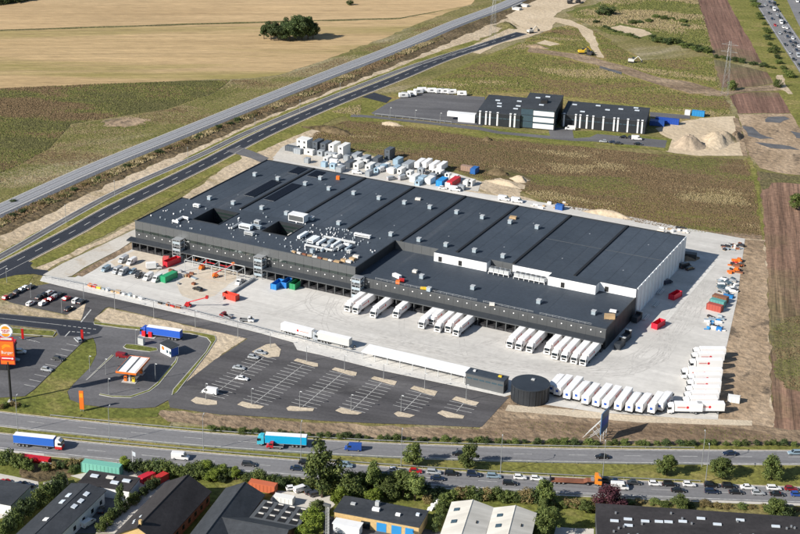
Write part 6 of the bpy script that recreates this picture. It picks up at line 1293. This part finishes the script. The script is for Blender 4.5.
mat_store(735, 268, 6, 7, 20, ['rust', 'orange', 'red', 'dark_steel'], 'bundle at the back of the material store')
mat_store(732, 247, 10, 4, 22, ['vent_metal', 'dark_steel', 'offwhite', 'rust'], 'bundle at back right corner of the yard')
mat_store(665, 232, 24, 3.5, 22, ['offwhite', 'white', 'dark_steel', 'timber'], 'pallet strewn behind the warehouse right half')
mat_store(550, 206, 20, 2.5, 9, ['offwhite', 'white', 'timber'], 'pallet strewn behind the middle of warehouse')
mat_store(180, 278, 16, 7, 16, ['vent_metal', 'galv', 'timber', 'rust'], 'pallet by the builders vans near left docks')
container(728, 297.5, 4, 2, .9, (.02, .2, .5), 'bright blue pipe stack beside the brown container', kind='pipe_stack', cat='stack'); container(719, 330.5, 2, 1.5, 1.2, (.02, .2, .55), 'blue crate at front of the material store', kind='crate', cat='crate')
lift(739, 262, 'red orange lift parked in back of material store', 'orange', False); lift(736.5, 271.5, 'orange red lift in material store, nearer one', 'orange', False)
# dock machinery at the right end wall
for k, (x, y) in enumerate(((618, 347.5), (624, 340), (635, 321))):
    g = G(x, y); t = thing('waste_compactor', 'dark waste compactor at right end of the docks, %s from front' % ORD[k+1], 'compactor', (g.x+.6, g.y, .14), -.1, 'waste compactors'); m = MB(); m.box(-1.2, 1.2, -2.6, 1.4, .2, 2.4, 'canopy_metal'); m.box(-1.1, 1.1, 1.4, 2.8, .2, 3.4, 'clad_dark'); m.build('body', t); m = MB(); m.box(-1.3, 1.3, 1.6, 2.6, 3.4, 3.6, 'steel_pale'); m.build('hood', t)
for k, (x, y) in enumerate(((652, 303), (657, 290.5), (642, 316))):
    g = G(x, y+1.5); t = thing('pipe_bundle', 'bundle of pale pipes along the white end wall, %s from front' % ORD[(2, 3, 1)[k]], 'pipes', (g.x+1.5, g.y, .14), math.pi/2, 'pipe bundles by the end wall')
    for j in range(4): m = MB(); m.cyl((-3, -.6+j*.4, .25+.3*(j % 2)), .2, 6, 'steel_pale', 8, axis='x'); m.build('pipe', t)
put_cars([(667, 284, 'dark blue', 'small van', 60), (690, 270, 'black', 'estate', 60), (685, 268, 'dark grey', 'van', 60)], 'in shade along the white end wall', 'cars in the shade of the end wall', 60)
container(690, 258.5, 5, 3, 2.4, (.05, .05, .055), 'dark skip in the shade at back corner of end wall', 10)
# ---------- earth moving machines and pylons
def excavator(px, py, col, label, rz):
    g = G(px, py); t = thing('excavator', label, 'excavator', (g.x, g.y, .12), rz)
    for y in (-1.3, 1.3): m = MB(); m.prism([(-2, 0.2), (-1.7, 0), (1.7, 0), (2, .2), (2, .7), (1.7, .9), (-1.7, .9), (-2, .7)], y-.3, y+.3, 'rubber'); m.build('track', t)
    m = MB(); m.box(-2.2, 1.6, -1.35, 1.35, .95, 2.3, col); m.build('body', t); m = MB(); m.box(.3, 1.7, .2, 1.3, 2.3, 3.3, 'glass_dark'); m.build('cab', t)
    m = MB(); m.bar((1.4, -.4, 2), (4, -.4, 4.6), .28, col); m.bar((4, -.4, 4.6), (6.4, -.4, 2), .22, col); m.build('arm', t); m = MB(); m.box(6, 7, -1, .2, .8, 2, 'dark_steel'); m.build('bucket', t)
excavator(581.5, 53.5, 'yellow', 'yellow excavator on the brown haul road', .6); excavator(590, 55, 'dark_steel', 'dark excavator on haul road right of the yellow one', 2.8); excavator(631.5, 62.5, 'offwhite', 'pale excavator on the meadow right of haul road', .2)
excavator(570, 3.5, 'dark_steel', 'dark excavator on sand at top edge, left of two', .5); excavator(578, 2.5, 'dark_steel', 'dark excavator on sand at top edge, right of two', 2.2); excavator(530.5, 33, 'offwhite', 'small pale excavator at the end of new road', 1)
def pylon(px, py, h, label):
    g = G(px, py); t = thing('lattice_mast', label, 'pylon', (g.x, g.y, 0)); w0, w1 = 1.9, .55
    def w_(z): return w0+(w1-w0)*z/h
    for sx in (-1, 1):
        for sy in (-1, 1): m = MB(); m.bar((sx*w0, sy*w0, 0), (sx*w1, sy*w1, h), .055, 'galv'); m.build('leg', t)
    n = int(h/3.4); m = MB()
    for k in range(n):
        z0, z1 = h*k/n, h*(k+1)/n; a, b = w_(z0), w_(z1)
        for s in (-1, 1):
            m.bar((-a, s*a, z0), (b, s*b, z1), .025, 'galv'); m.bar((a, s*a, z0), (-b, s*b, z1), .025, 'galv'); m.bar((s*a, -a, z0), (s*b, b, z1), .025, 'galv'); m.bar((s*a, a, z0), (s*b, -b, z1), .025, 'galv')
    m.build('lattice', t)
    for z in (h*.8, h*.93):
        m = MB(); m.bar((-5, 0, z), (5, 0, z), .08, 'galv'); m.bar((-5, 0, z), (0, 0, z+1.4), .04, 'galv'); m.bar((5, 0, z), (0, 0, z+1.4), .04, 'galv'); m.build('cross_arm', t)
pylon(492.5, 40, 34, 'tall grey lattice pylon between railway and new road'); pylon(724.7, 95, 33, 'grey lattice pylon at corner of the tilled fields')
g = G(327, 566); t = thing('floodlight_mast', 'pale lattice floodlight mast beside the yellow brick building', 'mast', (g.x, g.y, 0)); z1 = 19.5
for sx in (-.35, .35):
    for sy in (-.35, .35): m = MB(); m.bar((sx, sy, 0), (sx, sy, z1), .05, 'steel_pale'); m.build('leg', t)
m = MB()
for k in range(20): m.bar((-.35, -.35, k*.97), (.35, -.35, k*.97+.97), .03, 'steel_pale'); m.bar((.35, -.35, k*.97), (.35, .35, k*.97+.97), .03, 'steel_pale')
m.build('lattice', t); m = MB(); m.box(-1.0, 1.0, -.5, .3, z1, z1+.7, 'clad_light'); m.build('floodlight', t)
# railway bridge abutment
g = G(507, 6); t = thing('rail_bridge', 'pale concrete railway underbridge beside the sand haul road', 'bridge', (g.x, g.y, 0), math.atan2(rail.near(g)[2].y, rail.near(g)[2].x))
m = MB(); m.box(-9, -4.5, -14, -8.2, 0, 1.6, 'paving'); m.box(4.5, 9, -14, -8.2, 0, 1.6, 'paving'); m.build('wing_wall', t); m = MB(); m.box(-4.4, 4.4, -8.6, -8.0, 0, 1.5, 'black'); m.build('opening', t); m = MB(); m.box(-9, 9, -8.4, -7.9, 1.5, 2.3, 'paving'); m.build('parapet', t)
# ---------- sand and spoil heaps
def heap(px, py, rx, ry, h, m_, label, seed=0, rz=0.0, name='sand_heap'):
    g = G(px, py); R_ = random.Random(seed); bm = bmesh.new(); rings = 9; sg = 28; ph = [R_.uniform(0, 6.28) for _ in range(4)]; vs = []
    for i in range(rings+1):
        f = i/rings
        for j in range(sg):
            a = 2*math.pi*j/sg; k = 1+.14*math.sin(3*a+ph[0])+.09*math.sin(5*a+ph[1]); z = h*min(1, 1.25*(.5+.5*math.cos(math.pi*min(1, f))))**.85*(1+.22*math.sin(2*a+ph[2])*f+.1*math.sin(7*a+ph[3])*f)+R_.uniform(-.05, .05)*h*(0 < f < .95)
            vs.append(bm.verts.new((rx*f*k*math.cos(a), ry*f*k*math.sin(a), max(z, 0) if i < rings else -.05)))
    for i in range(rings):
        for j in range(sg):
            a, b = vs[i*sg+j], vs[i*sg+(j+1) % sg]; c, d = vs[(i+1)*sg+(j+1) % sg], vs[(i+1)*sg+j]
            try: bm.faces.new((a, d, c, b))
            except ValueError: pass
    me = bpy.data.meshes.new(name); bm.to_mesh(me); bm.free(); me.materials.append(MT[m_]); me.polygons.foreach_set('use_smooth', [True]*len(me.polygons))
    o = part(name, me, None, (g.x, g.y, .05), rz); return tag(o, label, 'heap')
heap(688, 146, 9.5, 9, 5.5, 'heap_grey', 'large grey gravel heap beyond the end of dark office block', 1); heap(719, 141, 9.5, 17, 4.6, 'sand', 'largest pale sand heap beside the building plot', 2); heap(735, 138, 3.5, 13, 3, 'earth', 'long dark spoil bank right of the pale sand heap', 3)
heap(497, 173.5, 6, 4, 2.5, 'brown_scrub', 'dark earth heap at edge of the weed field', 4, name='earth_heap'); heap(505, 183.5, 9, 4, 1.6, 'clean_sand', 'pale sand heap behind the container yard', 5); heap(520, 180, 5, 4, 2, 'sand', 'small pale sand heap right of the container yard', 6); heap(391, 124.5, 7, 3.5, 1.4, 'sand', 'flat sand heap at front of the north yard', 8); heap(487, 140, 3, 2.6, 1.6, 'brown_scrub', 'small dark heap in weed field before the office block', 7, name='earth_heap')
heap(608, 214.5, 12, 4, 2, 'sand', 'long sandy bank behind warehouse right half', 9); heap(330, 130.5, 16, 5, 2.2, 'brown_scrub', 'dark weedy mound left of the north yard', 10, name='earth_heap'); heap(506, 26.5, 9, 6, 3, 'scrub_dark', 'dark overgrown mound beside the haul road', 12, name='earth_heap')
heap(537, 47, 9, 4, 1.5, 'earth', 'spoil bank at end of the new road', 13, name='earth_heap'); heap(688, 258, 5, 5, 1.6, 'earth', 'brown earth heap at shaded corner of end wall', 14, name='earth_heap')
# ================================================================== HOUSES SOUTH OF THE MOTORWAY
def gable(name, label, r0, r1, W, eave, ridge, roofm, wallm, cat='building', ext=0.0, wins=0, winm='glass_dark', gablem=None, chim=False, sky=(), shift=0.0):
    a, b = Vector((r0[0], r0[1], 0)), Vector((r1[0], r1[1], 0)); d = (b-a).normalized(); b = b+d*ext; L = (b-a).length
    t = thing(name, label, cat, (a.x, a.y, .05), math.atan2(d.y, d.x))       # local x runs along the ridge
    h = W/2; m = MB()
    m.add([(.3, -h+.4, 0), (L-.3, -h+.4, 0), (L-.3, h-.4, 0), (.3, h-.4, 0), (.3, -h+.4, eave), (L-.3, -h+.4, eave), (L-.3, h-.4, eave), (.3, h-.4, eave)], [(0, 1, 5, 4), (2, 3, 7, 6)], wallm); m.build('wall', t)
    for x in (.3, L-.3):
        m = MB(); m.add([(x, -h+.4, 0), (x, h-.4, 0), (x, h-.4, eave), (x, 0, ridge-.15), (x, -h+.4, eave)], [(0, 1, 2, 3, 4)], gablem or wallm); m.build('gable_wall', t)
    for s in (-1, 1):
        sl = (ridge-eave)/(h-.4); ze = ridge-sl*(h+.1)
        m = MB(); m.hexa([(-.2, 0, ridge), (L+.2, 0, ridge), (L+.2, s*(h+.1), ze), (-.2, s*(h+.1), ze)], [(-.2, 0, ridge+.22), (L+.2, 0, ridge+.22), (L+.2, s*(h+.1), ze+.22), (-.2, s*(h+.1), ze+.22)], roofm); ro = m.build('roof_slope', t)
        for (x, y, sx, sy, mm) in sky:
            if (y > 0) != (s > 0): continue
            z = ridge-sl*abs(y)+.24; q = MB(); y0, y1 = y-sy/2, y+sy/2; za, zb = ridge-sl*abs(y0)+.24, ridge-sl*abs(y1)+.24
            q.hexa([(x-sx/2, y0, za), (x+sx/2, y0, za), (x+sx/2, y1, zb), (x-sx/2, y1, zb)], [(x-sx/2, y0, za+.22), (x+sx/2, y0, za+.22), (x+sx/2, y1, zb+.22), (x-sx/2, y1, zb+.22)], mm); q.build('skylight', ro)
    m = MB(); m.bar((-.2, 0, ridge+.2), (L+.2, 0, ridge+.2), .16, roofm, 6); m.build('ridge_cap', t)
    for s in (-1, 1):
        for k in range(wins):
            x = L*(k+.5)/wins; y = s*(h-.4); q = MB(); q.box(x-.7, x+.7, y-.04, y+.04, 1.1, 2.5, winm); q.build('window', t)
    if chim: m = MB(); m.box(L*.93, L*.93+.8, -.4, .4, ridge, ridge+1.4, 'yellow_brick'); m.build('chimney', t)
    return t
def flat(name, label, c, D, h, roofm, wallm, cat='building', sky=(), doors=(), lip=.3):
    """c: front-left, front-right ground corners of the near long side; D depth to the back"""
    a, b = Vector((*c[0], 0)), Vector((*c[1], 0)); L = (b-a).length; t = thing(name, label, cat, (a.x, a.y, .05), math.atan2((b-a).y, (b-a).x))
    m = MB(); m.box(0, L, 0, D, 0, h, wallm); m.build('wall', t)
    m = MB(); m.box(-.25, L+.25, -.25, D+.25, h, h+.25, roofm); ro = m.build('roof', t)
    for (x, y, sx, sy, hh, mm) in sky: q = MB(); q.box(x-sx/2, x+sx/2, y-sy/2, y+sy/2, h+.252, h+.25+hh, mm); q.build('skylight', ro)
    for (x, w_, z0, z1, mm) in doors: q = MB(); q.box(x, x+w_, -.06, -.003, z0, z1, mm); q.build('door', t)
    return t
gable('workshop', 'long workshop with low black roof and white side wall, bottom left', (117.7, -186.9), (121.3, -213.6), 11.8, 4.5, 5.5, 'roofing_slate', 'clad_white', ext=4, wins=6, sky=[(5, 2.2, 2, 1.3, 'skylight'), (7.5, -2.4, 2, 1.3, 'skylight'), (9, 2.6, 2, 1.3, 'skylight'), (11.5, -2.2, 2, 1.3, 'skylight'), (12.5, 2.4, 2, 1.3, 'skylight'), (22, -1.4, 1.6, 1.4, 'white')])
flat('workshop_annex', 'flat dark annex roof joining the black workshop, with pale skylights', ((112.5, -185.0), (128.6, -181.5)), 8, 3.4, 'roofing_brown', 'clad_white', sky=[(3, 5, 2.4, 1.4, .4, 'skylight'), (8, 5.5, 2.4, 1.4, .4, 'offwhite'), (10.5, 3, 2.4, 1.4, .4, 'skylight'), (13.5, 5, 2.4, 1.4, .4, 'skylight')])
gable('brick_hall', 'long brown roofed brick hall with yellow gable at bottom', (143.3, -171.6), (147.2, -202.2), 15.4, 4, 8, 'roofing_brown', 'brick_wall', wins=8, gablem='yellow_brick', chim=True, sky=[(24, -3.2, .9, .6, 'skylight'), (26, -4.2, .9, .6, 'skylight'), (27.5, -3.6, .9, .6, 'skylight')], ext=1)
gable('slate_hall', 'slate grey roofed hall next to the brown roofed brick hall', (159.8, -165.6), (163.4, -184.6), 12.6, 4, 7, 'roofing_slate', 'brick_wall', ext=22, wins=6)
gable('slate_wing', 'slate roofed cross wing at bottom edge of picture', (164.5, -185.5), (184.5, -182.2), 13.5, 4, 6.6, 'roofing_slate', 'brick_wall', wins=4)
t = flat('courtyard_roof', 'flat grey roof pierced by rows of black square openings', ((169, -177.8), (183.8, -175.7)), 10.6, 3.8, 'clad_light', 'clad_grey', cat='building')
ro = [c for c in t.children if c.name.startswith('roof')][0]
for i in range(4):
    for j in range(3):
        q = MB(); q.box(1.0+i*3.6, 3.4+i*3.6, .9+j*3.3, 3.0+j*3.3, 4.052, 4.12, 'black'); q.build('opening', ro); q = MB(); q.box(1.4+i*3.6, 3.0+i*3.6, 3.05+j*3.3, 3.4+j*3.3, 4.052, 4.3, 'offwhite'); q.build('upstand', ro)
flat('brick_workshop', 'flat black roofed yellow brick workshop with blue doors', ((189, -162.8), (214.8, -158.7)), 9.4, 3.9, 'roofing_slate', 'yellow_brick', sky=[(4, 5.5, 1.4, 1, .5, 'steel_pale'), (11.5, 4.5, 2.2, 1.2, .8, 'white'), (11, 7.4, 1.2, 1.2, 1.4, 'steel_pale'), (18.5, 4, 1.4, 1, .6, 'white'), (24, 6, 1, 1, .6, 'skylight')], doors=[(8.4, 2.8, .1, 2.6, 'glass_dark'), (13.2, 3, .1, 3, 'blue_door'), (17.8, 3, .1, 3, 'blue_door'), (22, 2.6, .1, 3, 'blue_door')])
flat('lean_to', 'small white flat roof in front of the yellow brick workshop', ((191, -167.2), (199, -166)), 3, 2.8, 'clad_white', 'clad_white', cat='shed')
gable('white_hall', 'white corrugated gable hall, left of the pair', (223.8, -140.4), (228.5, -158.7), 12.6, 4.4, 6, 'fibre_cement', 'clad_white', ext=14, sky=[(5, -4, 1.5, 1.6, 'glass_blue'), (12, -3.6, 1.7, 1.6, 'glass_blue'), (11, 3, 1.4, .3, 'rubber')])
gable('white_hall', 'white corrugated gable hall, right of the pair', (236.3, -137.3), (240.6, -153.4), 12.8, 4.4, 6, 'fibre_cement', 'clad_white', ext=14, sky=[(5, -4, 1.5, 1.6, 'glass_blue'), (11, -3.6, 1.7, 1.6, 'glass_blue'), (9.5, 3, 1.4, .3, 'rubber')])
a = Vector((257, -124.3)); an = math.radians(21.2); u_ = Vector((math.cos(an), math.sin(an))); n_ = Vector((-u_.y, u_.x)); fl_ = a-n_*62
SK = random.Random(9)
flat('black_warehouse', 'huge flat black roof filling the bottom right corner', ((fl_.x, fl_.y), (fl_.x+u_.x*95, fl_.y+u_.y*95)), 62, 5.8, 'roofing_brown', 'clad_grey', sky=[(x, 62-y, 2.4, .9, .4, 'skylight') for x, y in ((5, 9.5), (9, 8), (9, 11.5), (14, 8.5), (18, 8.2), (20.8, 8), (25, 7.2), (30.5, 4.8), (35, 7.5), (42, 4.2), (52, 6.4), (60, 9), (70, 6), (16, 17), (28, 16), (40, 15), (55, 17))]+[(SK.uniform(4, 92), 62-SK.uniform(3, 28), .5, .5, .6, 'galv') for _ in range(36)])
flat('shed', 'white walled shed with dark roof at left picture edge', ((92, -207), (103, -205)), 12, 3.4, 'roofing_slate', 'clad_white', cat='shed')
for i in range(11):
    x = 429+i*1.25; y = 510-(x-429)*.8+CL.uniform(-2.5, 2.5); g = G(x, y); q = MB(); s = CL.uniform(.5, 1.0); loft(q, [(-s, s*.5, .6), (-s*.4, s*1.1, 1), (s*.5, s*1.0, 1), (s, s*.4, .6)], s*1.5, 'white', .02)
    tag(part('bulk_bag', q.mesh('bulk_bag'), None, (g.x, g.y, .05), CL.uniform(0, 3)), 'white bulk bag in heap right of the yellow brick workshop, %s from left' % ordw(i+1), 'bag', 'heap of white bulk bags')
g = G(133, 472); t = thing('flagpole', 'white flagpole with pale flag beside the hedge and green container', 'flagpole', (g.x, g.y, .05)); m = MB(); m.cyl((0, 0, 0), .09, 7.5, 'white', 8, r1=.05); m.build('pole', t); m = MB(); m.add([(.05, 0, 7.3), (1.0, .3, 6.9), (.95, .35, 5.4), (.05, .02, 5.8)], [(0, 1, 2, 3)], 'skylight'); m.build('flag', t)
# ================================================================== VEGETATION
def crown(seed, lobes, n, size, mat_, flat_=1.0, core=True):
    R_ = random.Random(seed); mb = MB(); vs, fs = [], []
    tot = sum(l[3]*l[4] for l in lobes)
    for (cx, cy, cz, rx, rz_) in lobes:
        k = int(n*rx*rz_/tot)
        for _ in range(k):
            d = Vector((R_.gauss(0, 1), R_.gauss(0, 1), R_.gauss(0, 1))).normalized(); f = 1-abs(R_.gauss(0, .3))
            f = max(.35, f)*R_.uniform(.92, 1.12); p = Vector((cx+d.x*rx*f, cy+d.y*rx*f, cz+d.z*rz_*f))
            if p.z < .12: continue
            nn = (d+Vector((R_.uniform(-.8, .8), R_.uniform(-.8, .8), R_.uniform(-.4, .9)))).normalized(); q = nn.to_track_quat('Z', 'Y'); s = size*R_.uniform(.6, 1.3); a = R_.uniform(0, 6.28)
            o = len(vs)
            for j in range(4):
                b = a+j*math.pi/2; e = s*(1 if j % 2 else .62); vs.append(p+q@Vector((e*math.cos(b), e*math.sin(b), R_.uniform(-.12, .12)*s)))
            fs.append((o, o+1, o+2, o+3))
    mb.add(vs, fs, mat_); return mb.mesh('crown')
def trunk(h, r, lobes, seed):
    R_ = random.Random(seed); m = MB(); m.cyl((0, 0, 0), r, h*.55, 'bark', 8, r1=r*.6)
    for l in lobes[:6]: m.bar((0, 0, h*R_.uniform(.25, .5)), (l[0]*.7, l[1]*.7, l[2]), r*.45, 'bark', 5, r1=r*.12)
    return m.mesh('trunk')
def lobes_round(seed, h, w, base=.25, k=9):
    R_ = random.Random(seed); out = [(0, 0, h*.55, w*.26, h*.28)]
    for i in range(k*2):
        a = 6.28*i/k+R_.uniform(-.4, .4); rr__ = w*R_.uniform(.09, .22); z = h*R_.uniform(base+.05, .93); q = (1-abs(z/h-.45)*1.25)*w*R_.uniform(.22, .44)
        out.append((q*math.cos(a), q*math.sin(a), z, rr__, rr__*R_.uniform(.8, 1.1)))
    return out
TREES = {}
def tree_proto(kind, v):
    if (kind, v) not in TREES:
        mt = {'tree': 'leaf', 'dark': 'leaf_dark', 'lime': 'leaf_lime', 'purple': 'leaf_purple', 'bush': 'leaf', 'dry': 'leaf_dry', 'darkbush': 'leaf_dark'}[kind]
        if kind in ('bush', 'dry', 'darkbush'):
            lb = lobes_round(v*7+1, 10, 11, .05, 7); lb = [(x, y, z*.75, r, rz_) for x, y, z, r, rz_ in lb]; TREES[(kind, v)] = [('crown', crown(v, lb, 1500, .42, mt), (0, 0, 0)), ('trunk', trunk(7, .3, lb, v), (0, 0, 0))]
        else:
            lb = lobes_round(v*5+2, 10, 8.4, .2, 11); TREES[(kind, v)] = [('crown', crown(v+50, lb, 3800, .3, mt), (0, 0, 0)), ('trunk', trunk(10, .3, lb, v), (0, 0, 0))]
    return TREES[(kind, v)]
VG = random.Random(17)
def plant(px, py, h, w, kind, label, cat, group=None, z=0.05, name=None):
    g = G(px, py); v = VG.randrange(4); base_w = 11.0 if kind in ('bush', 'dry', 'darkbush') else 8.4
    hh = 8.5 if kind in ('bush', 'dry', 'darkbush') else 10.0
    return spawn(tree_proto(kind, v), name or ('shrub' if cat == 'shrub' else 'tree'), label, cat, (g.x, g.y, z), VG.uniform(0, 6.28), group, scale=(w/base_w, w/base_w, h/hh))
MED = [(413.5, 466, 7.5, 7.5), (467.5, 468.3, 8.5, 8), (666.5, 475.5, 7.5, 7.5), (719.5, 477.5, 8, 8), (770.5, 479, 8, 8)]
for i, (x, y, h, w_) in enumerate(MED): plant(x, y, h, w_, 'tree', 'round leafy tree on the motorway median, %s from left' % ORD[i+1], 'tree', 'trees on the median')
plant(322, 497.5, 18, 13, 'tree', 'tallest dark green tree standing just below the motorway', 'tree')
plant(609, 509, 7.5, 11, 'purple', 'purple leaved tree at the corner of the black roof', 'tree')
plant(796.5, 209.5, 9, 9, 'tree', 'lone green tree on the tilled field at right edge', 'tree')
for i, (x, y, h, w_) in enumerate([(264, 39, 9, 9), (271, 40, 12, 12), (278, 40.5, 13, 12), (284, 40.5, 12, 11), (290, 40.5, 15, 13), (296, 40, 16, 13), (302, 40, 16, 14), (308, 39.5, 15, 12), (313, 38.5, 12, 11), (286, 38, 13, 12), (300, 37, 15, 12)]): plant(x, y, h, w_, 'dark', 'dark green tree of the copse in the wheat, %s from left' % ordw(i+1), 'tree', 'copse in the wheat field')
plant(349.5, 4.8, 4.5, 6, 'darkbush', 'single dark bush standing in the far wheat field', 'shrub')
SB = [(351, 500.5, 10, 8.5, 'tree', 'green tree left of the yellow brick workshop roof'), (373, 494, 10.5, 7.5, 'tree', 'green tree behind the workshop roof, nearest the motorway'), (373, 504.5, 5, 7, 'lime', 'bright lime green bush behind the workshop roof'), (341, 505, 6.5, 7, 'lime', 'lime green bush right of the tallest tree'), (390, 499, 7, 7, 'tree', 'leafy tree behind workshop roof, left of its skylight'), (403, 497, 9, 8.5, 'tree', 'wide tree over the right part of workshop roof'), (415, 501, 9, 9, 'tree', 'large bushy tree at right end of the workshop roof'),
      (545, 504, 8.5, 7.5, 'tree', 'green tree in gap right of the white halls near motorway'), (548, 536, 10, 8.5, 'tree', 'green tree at bottom right of the white halls'), (586, 513, 4.5, 5, 'tree', 'small round tree on the lawn by the black roof'), (120, 511, 9, 4, 'dark', 'slim spruce between the workshop and brick hall'), (313, 529, 7, 8, 'lime', 'lime bush left of the floodlight mast, nearer one'), (318, 517, 6, 6, 'tree', 'green bush left of the floodlight mast, farther one'), (306, 545, 7, 8, 'lime', 'lime bush at the bottom edge left of the mast'), (680, 509.5, 5, 6, 'tree', 'round bush on the dry verge before the black roof'), (774, 515.5, 5.5, 9, 'tree', 'wide bush on dry verge near right edge'), (786, 517, 4.5, 6, 'darkbush', 'low dark bush at right end of the dry verge')]
for x, y, h, w_, k, lab in SB: plant(x, y, h, w_, k, lab, 'shrub' if 'bush' in lab else 'tree')
def row(pts, k, h, w_, kinds, lab, cat, group, jit=1.5, name=None):
    P = [Vector((x, y, 0)) for x, y in pts]; d = [0]
    for a, b in zip(P, P[1:]): d.append(d[-1]+(b-a).length)
    for i in range(k):
        s = d[-1]*(i+VG.uniform(.2, .8))/k; j = max(q for q in range(len(P)-1) if d[q] <= s); t_ = (s-d[j])/(d[j+1]-d[j]); p = P[j].lerp(P[j+1], t_)
        f = VG.uniform(.7, 1.3); plant(p.x+VG.uniform(-jit, jit), p.y+VG.uniform(-jit, jit)*.6, h*f, w_*f, VG.choice(kinds), '%s, %s along from left' % (lab, ordw(i+1)), cat, group, name=name)
row([(122, 470), (160, 474), (222, 482)], 16, 4.0, 5.2, ['bush', 'bush', 'darkbush', 'lime'], 'dense green hedge bush behind the brick hall', 'shrub', 'hedge behind the brick hall')
row([(190, 473), (240, 480), (285, 486)], 15, 4.2, 5.2, ['bush', 'darkbush', 'bush', 'lime'], 'green roadside bush above the slate roofs', 'shrub', 'hedge above the slate roofs')
row([(284, 482), (312, 486), (335, 490)], 5, 2.6, 4.5, ['bush'], 'low bush near the parked cars by the tall tree', 'shrub', 'low bushes by the tall tree')
row([(330, 489), (372, 489), (425, 494)], 12, 6.5, 6.5, ['bush', 'lime', 'tree', 'darkbush'], 'dense bush between motorway and workshop roof', 'shrub', 'belt behind the workshop roof')
row([(425, 503), (447, 497), (500, 500), (535, 502)], 20, 3.8, 5.5, ['bush', 'bush', 'darkbush', 'dry'], 'overgrown bush between motorway and the white halls', 'shrub', 'belt behind the white halls')
row([(446, 503), (440, 517), (433, 534)], 8, 4, 4.5, ['bush', 'darkbush'], 'bush along the left eave of the white halls', 'shrub', 'hedge left of the white halls')
row([(548, 506), (575, 507), (600, 512)], 10, 2.6, 4.5, ['bush', 'dry', 'bush'], 'rough bush between motorway and lawn', 'shrub', 'rough bushes by the lawn')
row([(546, 507), (540, 520), (548, 534)], 7, 5, 5, ['bush', 'tree'], 'green bush along right eave of the white halls', 'shrub', 'hedge right of the white halls')
row([(64, 487), (45, 503), (22, 520), (0, 538)], 17, 5.4, 5.2, ['darkbush', 'bush', 'darkbush'], 'dark hedge bush along left side of the black workshop', 'shrub', 'hedge left of the black workshop', 1.0)
row([(0, 463), (20, 466), (30, 472)], 8, 4.5, 5.5, ['darkbush', 'bush'], 'dark bush at left edge beside the red steel stack', 'shrub', 'bushes at the left edge')
row([(156, 486), (135, 502), (112, 520), (98, 534)], 15, 3.2, 3.6, ['darkbush', 'bush', 'darkbush'], 'clipped dark hedge bush between workshop yard and brick hall', 'shrub', 'hedge between the yards', .6)
row([(40, 470), (60, 468), (80, 466), (70, 476)], 9, 2.4, 4, ['dry', 'bush', 'darkbush'], 'brown scrub in dirt patch by the red steel stack', 'shrub', 'scrub in the dirt patch')
row([(620, 503), (700, 506.5), (800, 511)], 14, 1.3, 4, ['dry', 'dry', 'bush'], 'dry tuft on the verge before the black roof', 'shrub', 'dry tufts before the black roof')
row([(-2, 408), (12, 406), (28, 407)], 5, 1.6, 3, ['dry', 'bush'], 'low tuft at foot of the tall restaurant sign', 'shrub', 'tufts at the sign')
row([(205, 430.5), (300, 436.5), (400, 440.5), (500, 443.3), (600, 444.5), (700, 445), (800, 445.5)], 60, 1.9, 3.6, ['bush', 'bush', 'darkbush'], 'low green shrub behind the north guard rail', 'shrub', 'shrubs behind the north guard rail', 1.0)
row([(752, 2), (761, 20), (768, 40), (778, 60), (790, 80)], 16, 3.6, 7, ['bush', 'darkbush', 'bush'], 'green bush between tilled field and far motorway', 'shrub', 'bushes by the far motorway', 2.0)
row([(713, 57), (740, 62), (775, 69)], 11, 2.6, 5, ['bush', 'darkbush'], 'bush on the strip between the tilled fields', 'shrub', 'bushes between the tilled fields', .8)
row([(650, 39), (680, 45), (712, 54)], 14, 3.4, 8, ['bush', 'darkbush'], 'bush in the overgrown green meadow', 'shrub', 'bushes in the green meadow', 2.5)
row([(628, 24), (660, 18), (690, 26)], 8, 2.2, 8, ['bush', 'darkbush'], 'low bush on the upper green meadow', 'shrub', 'bushes on the upper green meadow', 3)
row([(594, 22), (610, 30), (640, 38)], 7, 1.8, 6, ['darkbush', 'bush'], 'low bush along ditch beside the sand track', 'shrub', 'bushes along the ditch', 1.2)
plant(605, 14.5, 7, 17, 'darkbush', 'wide dark thicket on the upper green meadow', 'shrub'); plant(731.5, 90, 6.5, 8, 'bush', 'round bush right of the pylon at the tilled fields', 'shrub'); plant(777.5, 87, 6, 7, 'bush', 'round bush at end of the lane by tilled fields', 'shrub')
row([(20, 200), (-10, 215)], 1, 3, 4, ['darkbush'], 'dark bush in the railway cutting', 'shrub', None)
row([(0, 222), (60, 196), (130, 165), (200, 136), (260, 112)], 30, 1.5, 4.5, ['dry', 'darkbush', 'dry'], 'brown scrub on the railway cutting slope', 'shrub', 'scrub on the cutting', 1.2)
row([(-5, 5), (12, 2.5), (30, 0)], 6, 5, 10, ['darkbush'], 'dark hedge tree at top left corner beyond wheat', 'tree', 'hedge at the top left corner', .4)
